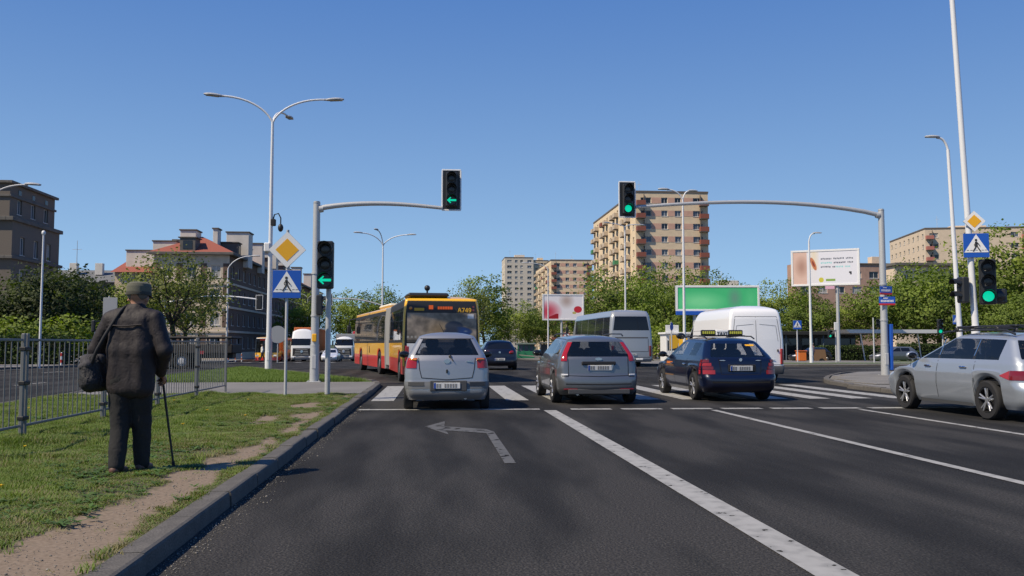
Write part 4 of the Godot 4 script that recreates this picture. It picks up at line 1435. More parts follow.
func silver_estate():
	var root = thing("estate_car", "pale silver estate car with a roof rack at the right edge", "car", V(10.05, 13.05))
	var sp = {L = 4.53, belt = 0.96, top = 1.40, wr = 0.325, arch = 0.385, wheels = [0.98, 3.56], taper = 0.045, crown = 0.022, tilt = 0.012, zmid = 1.9, cap = 0.075, rb = 0.12, fb = 0.22, ym = 0.84,
		rear = [[.2, .12], [.28, .03], [.36, 0], [.52, 0.0], [.58, .03], [.64, .07], [.8, .09], [.96, .14], [1.03, .2], [1.40, .5]],
		front = [[.18, 4.36], [.3, 4.48], [.5, 4.53], [.64, 4.48], [.70, 4.36], [.78, 4.02], [.86, 3.68], [.94, 3.44], [1.0, 3.28], [1.06, 3.12], [1.40, 2.3]],
		width = [[.18, .79], [.3, .85], [.55, .89], [.75, .885], [.93, .85], [1.0, .82], [1.06, .80], [1.36, .655], [1.40, .615]],
		rc = [[.2, .24], [.6, .26], [.95, .2], [1.05, .16], [1.40, .13]], fc = [[.2, .3], [.7, .35], [1.0, .2], [1.40, .12]],
		sides = [0.66, 0.72, 0.95, 1.35, 1.42, 1.75, 2.0, 2.4, 2.47, 2.9, 3.25], rows = arch_rows(1.40, 0.05) + [0.72, .76, .82, .87, .93],
		rules = [
			["rear_window", 1.02, 1.36, "r", 0, 9, "gl"], ["side_window", 1.0, 1.36, "s", 0.72, 1.35, "gl"], ["side_window", 1.0, 1.36, "s", 1.42, 2.4, "gl"], ["side_window", 1.0, 1.36, "s", 2.47, 3.25, "gl"], ["windscreen", 1.07, 1.36, "f", 0, 8, "gl"],
			["window_pillar", 1.0, 1.36, "s", 1.35, 1.42, "black"], ["window_pillar", 1.0, 1.36, "s", 2.4, 2.47, "black"],
			["tail_light", 0.68, 0.83, "r", 9, 13, "red_dark", 0.008], ["headlight", 0.64, 0.8, "f", 6, 12, "clear_lamp"]]}
	var mats = {paint = paint(.36, .395, .44, 0.5, 0.34), gl = M.glass_tint}
	body(root, sp, mats)
	underside(root, sp)
	for sx in [-1, 1]:
		for s in sp.wheels: wheel(root, sx * 0.785, s, 0.325, 0.21, 0)
		var rl = MB.new()
		rl.tube([Vector3(sx * 0.575, 1.42, -0.62), Vector3(sx * 0.575, 1.49, -0.85), Vector3(sx * 0.57, 1.505, -1.7), Vector3(sx * 0.56, 1.485, -2.6), Vector3(sx * 0.55, 1.43, -2.8)], 0.018, 6)
		part(root, "roof_rail", rl, M.black)
		var tl = MB.new()
		for k in 5:
			var s0 = 0.395 + 0.045 * k
			tl.quad(side_at(sp, s0, lerpf(0.68, 0.74, k / 5.0), sx, 0.006), side_at(sp, s0 + 0.045, lerpf(0.68, 0.74, (k + 1) / 5.0), sx, 0.006), side_at(sp, s0 + 0.045, lerpf(0.83, 0.75, (k + 1) / 5.0), sx, 0.006), side_at(sp, s0, lerpf(0.83, 0.75, k / 5.0), sx, 0.006), Vector3(sx, 0.1, 0.2).normalized())
		part(root, "tail_light", tl, M.red_lamp)
		var sk = MB.new()
		for k in 6:
			var sa = 1.45 + k * 0.27
			sk.quad(side_at(sp, sa, 0.19, sx, 0.006), side_at(sp, sa + 0.27, 0.19, sx, 0.006), side_at(sp, sa + 0.27, 0.25, sx, 0.006), side_at(sp, sa, 0.25, sx, 0.006), Vector3(sx, -0.1, 0))
		part(root, "sill_trim", sk, M.grey_plastic)
		for s in [1.04, 2.42]:
			var sl = MB.new()
			var pts = []
			for k in 5: pts.append(side_at(sp, s if s > 2 else 1.385, lerpf(1.06, 1.35, k / 4.0), sx, 0.008))
			seam(sl, pts, Vector3(sx, 0.3, 0), 0.02)
			part(root, "window_trim", sl, M.chrome)
	var bars = MB.new()
	for s in [1.1, 2.25]:
		bars.box(Vector3(0, 1.545, -s), Vector3(1.2, 0.025, 0.06), Basis.IDENTITY, 0.014)
		for sx in [-1, 1]:
			bars.box(Vector3(sx * 0.57, 1.52, -s), Vector3(0.05, 0.06, 0.1), Basis.IDENTITY, 0.02)
	var rk = part(root, "roof_rack", bars, M.black)
	var sk2 = MB.new()
	sk2.box(Vector3(-0.25, 1.575, -1.8), Vector3(0.16, 0.03, 1.7), Basis.IDENTITY, 0.02)
	part(rk, "bicycle_rail", sk2, M.black)
	plate_on(root, rear_at(sp, 0.0, 0.45, 0.02), Basis.IDENTITY)
	mirrors(root, sp, 3.14, 0.985, mats.paint)
	handles(root, sp, [1.62, 2.72], 0.86, M.chrome)
	door_lines(root, sp, [1.32, 2.43, 3.34], 0.3, 0.97)
	seats(root, 2.45, 1.55, 0.88, 0.6)
	return root

func dark_hatchback():
	var root = thing("hatchback_car", "black-blue hatchback driving away beyond the silver hatchback", "car", V(3.13, 42.6))
	var sp = {L = 4.2, belt = 0.95, top = 1.38, wr = 0.315, arch = 0.37, wheels = [0.75, 3.33], taper = 0.05, crown = 0.02, zmid = 1.6, cap = 0.07, rb = 0.1, fb = 0.25, ym = 0.84,
		rear = [[.2, .10], [.3, .0], [.5, 0.0], [.6, .04], [.8, .06], [.95, .1], [1.02, .16], [1.38, .5]],
		front = [[.18, 4.0], [.3, 4.15], [.5, 4.2], [.64, 4.15], [.72, 3.9], [.84, 3.5], [.95, 3.2], [1.05, 2.95], [1.38, 2.2]],
		width = [[.18, .80], [.3, .85], [.55, .88], [.75, .87], [.93, .84], [1.03, .8], [1.34, .62], [1.38, .58]],
		rc = [[.2, .2], [.95, .18], [1.38, .12]], fc = [[.2, .3], [.7, .35], [1.0, .2], [1.38, .12]],
		sides = [0.9, 1.7, 1.76, 2.5], rows = arch_rows(1.38, 0.07),
		rules = [["rear_window", 1.02, 1.33, "r", 0, 7, "glass_dark"], ["side_window", 1.02, 1.33, "s", 0.9, 1.7, "glass_dark"], ["side_window", 1.02, 1.33, "s", 1.76, 2.7, "glass_dark"], ["windscreen", 1.06, 1.33, "f", 0, 8, "glass_dark"]]}
	body(root, sp, {paint = paint(.008, .010, .022, 0.3, 0.3)})
	underside(root, sp)
	for sx in [-1, 1]:
		for s in sp.wheels: wheel(root, sx * 0.775, s, 0.315, 0.2, 0)
		var l = MB.new()
		l.ball(rear_at(sp, sx * 0.62, 0.84, -0.02), Vector3(0.15, 0.1, 0.05), 12, Basis(Vector3.UP, sx * 0.4))
		part(root, "tail_light", l, M.red_lamp)
	plate_on(root, rear_at(sp, 0.0, 0.52, 0.02), Basis.IDENTITY)
	badge(root, sp, 0, 0.86, 0.05, 0.05)
	mirrors(root, sp, 2.75, 0.97, M.dark)
	return root

func white_van():
	var root = thing("delivery_van", "white high-roof van driving ahead of the blue taxi", "van", V(10.28, 27.4))
	var sp = {L = 5.9, belt = 1.35, top = 2.38, wr = 0.35, arch = 0.43, wheels = [1.0, 4.65], taper = 0.02, crown = 0.003, zmid = 2.4, cap = 0.14, rb = 0.05, fb = 0.25, ym = 0.95,
		rear = [[.3, .02], [.36, 0.0], [.52, 0.0], [.56, .05], [1.4, .07], [2.1, .11], [2.28, .15], [2.38, .22]],
		front = [[.3, 5.75], [.45, 5.88], [.7, 5.9], [.95, 5.8], [1.1, 5.6], [1.3, 5.1], [1.4, 4.95], [2.0, 4.4], [2.2, 4.2], [2.38, 3.9]],
		width = [[.3, .87], [.5, .91], [1.0, .93], [1.5, .915], [2.1, .86], [2.28, .825], [2.38, .77]],
		rc = [[.3, .08], [1.5, .08], [2.48, .1]], fc = [[.3, .3], [1.0, .35], [1.5, .25], [2.42, .3]],
		sides = [0.3, 1.6, 2.6, 3.3, 3.4, 3.95, 4.05, 4.5], rows = [.3, .36, .42, .5, .56, .65, .75, .85, .95, 1.05, 1.15, 1.25, 1.35, 1.5, 1.65, 1.8, 1.95, 2.1, 2.2, 2.28, 2.33],
		rules = [["side_window", 1.4, 2.0, "s", 4.05, 5.2, "glass_dark"], ["windscreen", 1.42, 2.05, "f", 0, 8, "glass_dark"], ["rear_bumper", .3, .55, "r", 0, 13, "grey_plastic", 0.02], ["headlight", 0.8, 1.1, "f", 6, 12, "clear_lamp"]]}
	var wp = paint(.78, .78, .78, 0.0, 0.3)
	body(root, sp, {paint = wp})
	underside(root, sp, 0.3, 0.8)
	var g = MB.new()
	rear_line(g, sp, [Vector2(-0.02, .6), Vector2(-0.02, 2.15)], 0.016)
	rear_line(g, sp, [Vector2(-.8, .6), Vector2(-.8, 1.4), Vector2(-.7, 2.15), Vector2(.7, 2.15), Vector2(.8, 1.4), Vector2(.8, .6), Vector2(-.8, .6)], 0.018)
	rear_line(g, sp, [Vector2(-.72, 1.35), Vector2(-.66, 1.85), Vector2(-.1, 1.9)], 0.014)
	rear_line(g, sp, [Vector2(.1, 1.9), Vector2(.66, 1.85), Vector2(.72, 1.35)], 0.014)
	part(root, "rear_door_gap", g, mt(.2, .2, .2, .8))
	var sg = MB.new()
	for sx in [-1, 1]:
		var pts = []
		for k in 12: pts.append(side_at(sp, lerpf(0.3, 4.0, k / 11.0), 1.72, sx, 0.004))
		seam(sg, pts, Vector3(sx, 0.1, 0), 0.02)
	part(root, "side_crease", sg, mt(.35, .35, .35, .8))
	for sx in [-1, 1]:
		for s in sp.wheels: wheel(root, sx * 0.81, s, 0.35, 0.22, 2, M.rim)
		var l = MB.new()
		l.box(rear_at(sp, sx * 0.835, 0.86, 0.01), Vector3(0.12, 0.5, 0.06), Basis(Vector3.UP, sx * 0.5), 0.02)
		part(root, "tail_light", l, M.red_lamp)
		var hg = MB.new()
		hg.box(rear_at(sp, sx * 0.7, 1.05, 0.015), Vector3(0.05, 0.08, 0.03), Basis.IDENTITY, 0.01)
		part(root, "door_hinge", hg, M.dark)
	badge(root, sp, -0.12, 1.0, 0.06, 0.02)
	badge(root, sp, 0.5, 0.75, 0.1, 0.015)
	mirrors(root, sp, 4.95, 1.5, M.black, 1.6)
	return root

func coach():
	var root = thing("coach", "large pale grey coach with dark windows heading right of the bus", "bus", V(11.35, 50.2, -0.06), 0.035)
	var sp = {L = 12.0, belt = 1.5, top = 3.3, wr = 0.48, arch = 0.56, wheels = [3.1, 9.3], taper = 0.01, crown = 0.0005, zmid = 6.0, cap = 0.14, rb = 0.1, fb = 0.2, ym = 1.2,
		rear = [[.35, .1], [.45, 0.0], [1.0, 0.0], [1.9, .06], [2.9, .16], [3.15, .26], [3.3, .42]],
		front = [[.35, 11.9], [.5, 12.0], [1.2, 12.0], [2.0, 11.9], [3.0, 11.5], [3.3, 11.2]],
		width = [[.35, 1.22], [.5, 1.26], [1.4, 1.27], [2.2, 1.25], [3.0, 1.18], [3.3, 1.08]],
		rc = [[.35, .12], [2.0, .16], [3.3, .25]], fc = [[.35, .3], [3.3, .4]],
		sides = [0.35, 0.45, 2.0, 2.05, 4.2, 4.25, 6.0, 6.4, 6.45, 8.0, 8.5, 8.55, 10.2, 10.6], rows = [.35, .45, .55, .7, .9, 1.05, 1.2, 1.4, 1.6, 1.8, 2.0, 2.2, 2.4, 2.6, 2.8, 2.95, 3.05, 3.15, 3.25],
		rules = [["rear_window", 2.18, 3.0, "r", 0, 7, "glass_dark"], ["side_window", 1.75, 3.0, "s", 0.45, 2.0, "glass_coach"], ["side_window", 1.75, 3.0, "s", 2.05, 4.2, "glass_coach"], ["side_window", 1.75, 3.0, "s", 4.25, 6.4, "glass_coach"], ["side_window", 1.75, 3.0, "s", 6.45, 8.5, "glass_coach"], ["side_window", 1.75, 3.0, "s", 8.55, 10.6, "glass_coach"], ["windscreen", 1.2, 2.8, "f", 0, 12, "glass_dark"]]}
	body(root, sp, {paint = paint(.34, .355, .37, 0.35, 0.35)})
	underside(root, sp, 0.35, 0.9)
	var inner = MB.new()
	inner.box(Vector3(0, 2.3, -6.2), Vector3(1.9, 1.3, 10.6))
	part(root, "cabin", inner, M.under)
	var g = MB.new()
	rear_line(g, sp, [Vector2(-1.0, 1.75), Vector2(1.0, 1.75)], 0.07)
	rear_line(g, sp, [Vector2(-1.0, 1.68), Vector2(-1.0, 0.95), Vector2(1.0, 0.95), Vector2(1.0, 1.68)], 0.03)
	rear_line(g, sp, [Vector2(-1.1, 0.62), Vector2(1.1, 0.62)], 0.03)
	part(root, "engine_hatch_gap", g, mt(.06, .06, .065, .7))
	for sx in [-1, 1]:
		for s in sp.wheels: wheel(root, sx * 1.12, s, 0.48, 0.28, 2)
		var l = MB.new()
		l.box(rear_at(sp, sx * 1.13, 0.98, 0.0), Vector3(0.16, 0.62, 0.08), Basis(Vector3.UP, sx * 0.4), 0.03)
		part(root, "tail_light", l, M.red_dark)
		var mm = MB.new()
		mm.tube([Vector3(sx * 1.2, 2.9, -11.6), Vector3(sx * 1.5, 2.95, -12.0), Vector3(sx * 1.55, 2.6, -12.1)], 0.03, 6)
		mm.box(Vector3(sx * 1.55, 2.35, -12.1), Vector3(0.2, 0.5, 0.12), Basis.IDENTITY, 0.04)
		part(root, "mirror", mm, M.black)
	plate_on(root, rear_at(sp, 0, 0.78, 0.03), Basis.IDENTITY)
	var dk = MB.new()
	dk.box(Vector3(0.45, 0.5, 0.0), Vector3(0.4, 0.1, 0.05), Basis.IDENTITY, 0.02)
	part(root, "rear_light_bar", dk, M.white)
	return root

func bus_body(root, L, wheels, doors, front_round, windows):
	var sp = {L = L, belt = 1.3, top = 2.72, wr = 0.48, arch = 0.56, wheels = wheels, taper = 0.004, crown = 0.0002, zmid = L * 0.5, cap = 0.13, rb = 0.03, fb = 0.03 + front_round, ym = 1.1,
		rear = [[.28, .0], [2.3, .0], [2.6, .02], [2.72, .05]], front = [[.28, L], [2.0, L - front_round * 0.2], [2.72, L - front_round * 0.6]],
		width = [[.28, 1.25], [1.2, 1.275], [2.3, 1.25], [2.72, 1.18]], rc = [[.28, .07], [2.72, .1]], fc = [[.28, .06 + front_round * 0.5], [2.72, .1 + front_round * 0.5]],
		sides = windows, rows = [.28, .4, .55, .75, .9, 1.0, 1.1, 1.3, 1.6, 1.9, 2.2, 2.45, 2.6], rules = []}
	return sp

func articulated_bus():
	var root = thing("articulated_bus", "yellow and red articulated city bus turning left", "bus", V(0.22, 28.7), 0.12)
	var yel = paint(.86, .46, .018, 0.0, 0.35)
	var red = paint(.66, .04, .028, 0.0, 0.35)
	var mats = {paint = yel, red = red, glass = M.glass_bus, black = M.black, grey = mt(.2, .2, .2, .6)}
	# rear car
	var sp = bus_body(root, 6.6, [1.45], [], 0.0, [0.12, 0.18, 1.6, 1.66, 3.2, 3.26, 4.8, 4.86, 6.4])
	sp.rules = [["lower_panel", .28, 0.78, "s", -10, 99, "red"], ["upper_panel", 1.3, 2.72, "s", -10, 99, "black"],
		["side_window", 1.4, 2.45, "s", 0.18, 1.6, "glass"], ["side_window", 1.4, 2.45, "s", 1.66, 3.2, "glass"], ["side_window", 1.4, 2.45, "s", 3.26, 4.8, "glass"], ["side_window", 1.4, 2.45, "s", 4.86, 6.4, "glass"],
		["rear_panel", 0.55, 2.66, "r", 0, 8, "black"], ["lower_rear_panel", .28, 0.55, "r", 0, 13, "red"]]
	sp.rules.insert(0, ["roof_panel", 2.6, 2.72, "s", -10, 99, "grey"])
	sp.rules.append(["front_end_panel", 0.28, 2.72, "f", 0, 14, "grey"])
	var rear_node = Node3D.new()
	rear_node.name = "rear_car"
	root.add_child(rear_node)
	body(rear_node, sp, mats)
	var inn = MB.new()
	inn.box(Vector3(0, 1.1, -3.3), Vector3(2.3, 0.5, 6.0))
	inn.box(Vector3(0, 2.0, -3.3), Vector3(0.5, 1.2, 5.4))
	part(rear_node, "interior", inn, M.under)
	for sx in [-1, 1]: wheel(rear_node, sx * 1.13, 1.45, 0.48, 0.28, 2)
	# rear face: a display strip, a printed poster, lamps
	var ad = MB.new()
	ad.quad(Vector3(-1.13, 1.32, 0.022), Vector3(1.13, 1.32, 0.022), Vector3(1.13, 2.27, 0.022), Vector3(-1.13, 2.27, 0.022), Vector3.BACK)
	part(rear_node, "poster", ad, picture(bus_poster(), 0.35))
	var wt = MB.new()
	wt.box(Vector3(-0.78, 1.08, 0.02), Vector3(0.7, 0.4, 0.012))
	part(rear_node, "white_notice", wt, M.white)
	var no = MB.new()
	no.box(Vector3(0.94, 2.16, 0.028), Vector3(0.2, 0.14, 0.01))
	part(rear_node, "route_notice", no, M.white)
	text_mesh(rear_node, "fleet_number", "A749", 0.15, Vector3(0.74, 2.36, 0.03), Basis.IDENTITY, mt(.75, .42, .03, .5))
	var led = MB.new()
	led.box(Vector3(-0.36, 2.45, 0.025), Vector3(0.14, 0.13, 0.02))
	for k in 9:
		led.box(Vector3(-0.12 + k * 0.055, 2.43, 0.025), Vector3(0.036, 0.09, 0.02))
	part(rear_node, "display_light", led, M.orange_led)
	var am = MB.new()
	am.ball(Vector3(-1.02, 2.42, 0.02), Vector3(0.055, 0.055, 0.03), 10, Basis.IDENTITY)
	part(rear_node, "indicator_light", am, M.amber)
	var ys = MB.new()
	ys.box(Vector3(-0.74, 2.38, 0.025), Vector3(0.32, 0.09, 0.01))
	part(rear_node, "yellow_sticker", ys, mt(.55, .33, .03, .6))
	for p in [[1.03, 2.47], [1.03, 2.36]]:
		var rl = MB.new()
		rl.cyl(Vector3(p[0], p[1], 0.015), Vector3(p[0], p[1], 0.035), 0.04, 0.035, 10)
		part(rear_node, "brake_light", rl, M.red_dark)
	for sx in [-1, 1]:
		var tl = MB.new()
		tl.box(Vector3(sx * 1.12, 0.95, 0.0), Vector3(0.14, 0.5, 0.06), Basis.IDENTITY, 0.02)
		part(rear_node, "tail_light", tl, M.red_lamp)
	# roof gear
	var ac = MB.new()
	ac.box(Vector3(-0.42, 2.86, -0.9), Vector3(1.35, 0.14, 1.5), Basis.IDENTITY, 0.06)
	part(rear_node, "roof_unit", ac, M.black)
	var bl2 = MB.new()
	bl2.cyl(Vector3(-0.35, 2.85, -1.2), Vector3(-0.35, 3.1, -1.2), 0.03, 0.03, 8)
	bl2.ball(Vector3(-0.35, 3.15, -1.2), Vector3.ONE * 0.1, 12)
	part(rear_node, "roof_beacon", bl2, M.black)
	dissolve(rear_node)
	# bellows
	var bl = MB.new()
	for k in 9:
		var s = 6.6 + k * 0.11
		bl.box(Vector3(-0.012 * k, 1.55, -s), Vector3(2.36 + (0.1 if k % 2 == 0 else 0.0), 2.3, 0.07), Basis(Vector3.UP, 0.012 * k), 0.05)
	part(root, "bellows", bl, mt(.27, .27, .265, .8))
	# front car
	var fr = Node3D.new()
	fr.name = "front_car"
	root.add_child(fr)
	fr.position = Vector3(-0.1, 0, -7.5)
	fr.rotation.y = 0.09
	var fs = bus_body(fr, 10.4, [1.55, 7.5], [], 0.25, [0.1, 0.16, 1.9, 1.96, 3.7, 3.76, 5.4, 5.46, 7.2, 7.26, 8.6, 8.66, 9.9])
	fs.rules = [["rear_end_panel", 0.28, 2.72, "r", 0, 14, "grey"], ["roof_panel", 2.6, 2.72, "s", -10, 99, "paint"], ["lower_panel", .28, 0.78, "s", -10, 99, "red"], ["upper_panel", 1.3, 2.6, "s", -10, 99, "black"],
		["side_window", 1.4, 2.45, "s", 0.16, 1.9, "glass"], ["side_window", 1.4, 2.45, "s", 1.96, 3.7, "glass"], ["side_window", 1.4, 2.45, "s", 3.76, 5.4, "glass"], ["side_window", 1.4, 2.45, "s", 5.46, 7.2, "glass"], ["side_window", 1.4, 2.45, "s", 7.26, 8.6, "glass"], ["side_window", 1.4, 2.45, "s", 8.66, 9.9, "glass"],
		["windscreen", 0.9, 2.5, "f", 0, 12, "glass_dark"]]
	body(fr, fs, mats)
	var inn2 = MB.new()
	inn2.box(Vector3(0, 1.1, -5.2), Vector3(2.3, 0.5, 9.6))
	inn2.box(Vector3(0, 2.0, -5.2), Vector3(0.5, 1.2, 9.0))
	part(fr, "interior", inn2, M.under)
	for sx in [-1, 1]:
		for s in [1.55, 7.5]: wheel(fr, sx * 1.13, s, 0.48, 0.28, 2)
		var mm = MB.new()
		mm.tube([Vector3(sx * 1.15, 2.55, -10.2), Vector3(sx * 1.45, 2.5, -10.45), Vector3(sx * 1.5, 2.2, -10.45)], 0.03, 6)
		mm.box(Vector3(sx * 1.5, 2.0, -10.45), Vector3(0.2, 0.4, 0.1), Basis.IDENTITY, 0.04)
		part(fr, "mirror", mm, M.black)
	var gp = MB.new()
	for s in [4.4]:
		for sx in [-1, 1]:
			gp.box(Vector3(sx * 1.27, 1.02, -s), Vector3(0.03, 0.3, 0.1), Basis.IDENTITY, 0.01)
	part(fr, "vent", gp, M.dark)
	var hv = MB.new()
	hv.box(Vector3(0, 2.9, -3.0), Vector3(1.7, 0.16, 3.0), Basis.IDENTITY, 0.07)
	part(fr, "roof_unit", hv, mt(.6, .55, .42, .6))
	dissolve(fr)
	return root

func bus_poster():
	# a printed advertisement: brown-grey ground, a smudge of ochre and a blue car; the lettering too blurred to read
	var im = Image.create(256, 108, false, Image.FORMAT_RGBA8)
	var nz = noise(0.02, 71, 3)
	for y in 108:
		for x in 256:
			var k = nz.get_noise_2d(x, y)
			var c = Vector3(0.58, 0.53, 0.47) * (0.85 + 0.35 * k)
			var o = exp(-pow((x - 118) / 42.0, 2) - pow((y - 70) / 36.0, 2))
			c = c.lerp(Vector3(0.62, 0.5, 0.32), o * 0.6)
			# the printed car: low bonnet to the right, cabin behind it, soft edges
			var u = (x - 186) / 54.0; var w = (y - 58) / 30.0
			var low = clampf((1.0 - Vector2(u * 0.95, (w - 0.35) * 1.5).length()) * 5.0, 0, 1)
			var cab = clampf((1.0 - Vector2((u + 0.25) * 1.5, (w + 0.25) * 1.35).length()) * 5.0, 0, 1)
			c = c.lerp(Vector3(0.17, 0.18, 0.24), maxf(low, cab))
			c = c.lerp(Vector3(0.24, 0.27, 0.32), cab * clampf(0.2 - w, 0, 0.6))
			c = c.lerp(Vector3(0.12, 0.22, 0.42), low * smoothstep(-0.2, 0.2, u) * (0.9 + 0.4 * k))
			c = c.lerp(Vector3(0.5, 0.52, 0.55), low * clampf(1.0 - Vector2((u - 0.55) * 5.0, (w - 0.3) * 8.0).length(), 0, 1))
			if y > 84 and y < 93 and x < 58 and (x / 7) % 2 == 0: c = Vector3(0.62, 0.6, 0.56)
			if y > 98: c = c * 0.6
			im.set_pixel(x, y, Color(c.x, c.y, c.z))
	return im

func small_car(called, label, group, at, turn, r, g, b, L = 4.2):
	var root = thing(called, label, "car", at, turn, group)
	var sp = {L = L, belt = 0.92, top = 1.36, wr = 0.31, arch = 0.36, wheels = [0.75, L - 0.85], taper = 0.06, crown = 0.02, zmid = 1.7, cap = 0.07, rb = 0.1, fb = 0.2, ym = 0.82,
		rear = [[.2, .10], [.3, .0], [.55, 0.0], [.8, .06], [.92, .12], [1.0, .2], [1.36, .55]],
		front = [[.18, L - .15], [.3, L - .03], [.5, L], [.62, L - .05], [.7, L - .3], [.82, L - .75], [.92, L - 1.05], [1.02, L - 1.25], [1.36, L - 1.95]],
		width = [[.18, .78], [.3, .83], [.55, .86], [.75, .855], [.9, .82], [1.0, .79], [1.32, .6], [1.36, .56]],
		rc = [[.2, .2], [.95, .18], [1.36, .12]], fc = [[.2, .3], [.7, .35], [1.0, .2], [1.36, .12]],
		sides = [0.95, 1.75, 1.81, 2.6], rows = arch_rows(1.36, 0.08),
		rules = [["rear_window", 0.99, 1.31, "r", 0, 7, "glass_dark"], ["side_window", 0.99, 1.31, "s", 0.95, 1.75, "glass_dark"], ["side_window", 0.99, 1.31, "s", 1.81, 2.9, "glass_dark"], ["windscreen", 1.0, 1.31, "f", 0, 8, "glass_dark"],
			["tail_light", 0.7, 0.85, "r", 7, 11, "red_lamp"], ["headlight", 0.58, 0.7, "f", 6, 11, "clear_lamp"], ["grille", 0.46, 0.56, "f", 0, 4, "black"]]}
	body(root, sp, {paint = paint(r, g, b, 0.3, 0.35)})
	underside(root, sp)
	for sx in [-1, 1]:
		for s in sp.wheels: wheel(root, sx * 0.76, s, 0.31, 0.19, 1)
	mirrors(root, sp, L - 1.3, 0.94, M.dark)
	return root

func lorry_cab(root, s0, W, H, m):
	# a flat-fronted cab whose rear lies at s0; returns nothing
	var sp = {L = 2.2, belt = 1.9, top = H - 0.35, wr = 0.5, arch = 0.6, wheels = [1.05], taper = 0.02, crown = 0.004, zmid = 1.0, cap = 0.32, rb = 0.01, fb = 0.12, ym = 1.15,
		rear = [[.4, 0.0], [H, 0.05]], front = [[.35, 2.1], [.5, 2.2], [1.6, 2.2], [1.9, 2.17], [H - 0.9, 1.98], [H - 0.35, 1.75]],
		width = [[.35, W - .06], [.6, W], [1.9, W], [H - 0.35, W - .12]], rc = [[.4, .05], [H, .05]], fc = [[.35, .2], [1.9, .24], [H, .3]],
		sides = [0.6, 1.1, 1.8], rows = [.35, .5, .7, .9, 1.05, 1.2, 1.45, 1.7, 1.9, 2.1, 2.3, 2.5, 2.7],
		rules = [["windscreen", 1.9, 2.65, "f", 0, 12, "glass_dark"], ["side_window", 1.9, 2.6, "s", 1.1, 2.2, "glass_dark"], ["grille", 0.75, 1.6, "f", 0, 7, "grille"], ["front_bumper", 0.35, 0.7, "f", 0, 13, "bumper"]]}
	var nd = Node3D.new()
	nd.name = "cab"
	root.add_child(nd)
	nd.position.z = -s0
	body(nd, sp, {paint = m, grille = M.black, bumper = mt(.3, .3, .31, .5)})
	for sx in [-1, 1]:
		var hl = MB.new()
		hl.box(Vector3(sx * (W - 0.26), 0.62, -2.2), Vector3(0.36, 0.18, 0.06), Basis.IDENTITY, 0.03)
		part(nd, "headlight", hl, M.clear_lamp)
		var mm = MB.new()
		mm.box(Vector3(sx * (W + 0.18), 2.2, -2.0), Vector3(0.16, 0.6, 0.18), Basis.IDENTITY, 0.05)
		mm.tube([Vector3(sx * (W - 0.1), 2.45, -1.8), Vector3(sx * (W + 0.16), 2.4, -2.0)], 0.025, 5)
		part(nd, "mirror", mm, M.black)
	for k in 4:
		var sl = MB.new()
		sl.box(Vector3(0, 0.88 + k * 0.18, -2.235), Vector3(1.5 - k * 0.06, 0.05, 0.03), Basis.IDENTITY, 0.012)
		part(nd, "grille_slat", sl, mt(.35, .36, .37, .4))
	var bd = MB.new()
	bd.cyl(Vector3(0, 1.25, -2.24), Vector3(0, 1.25, -2.27), 0.16, 0.15, 16)
	part(nd, "badge", bd, M.chrome)
	dissolve(nd)

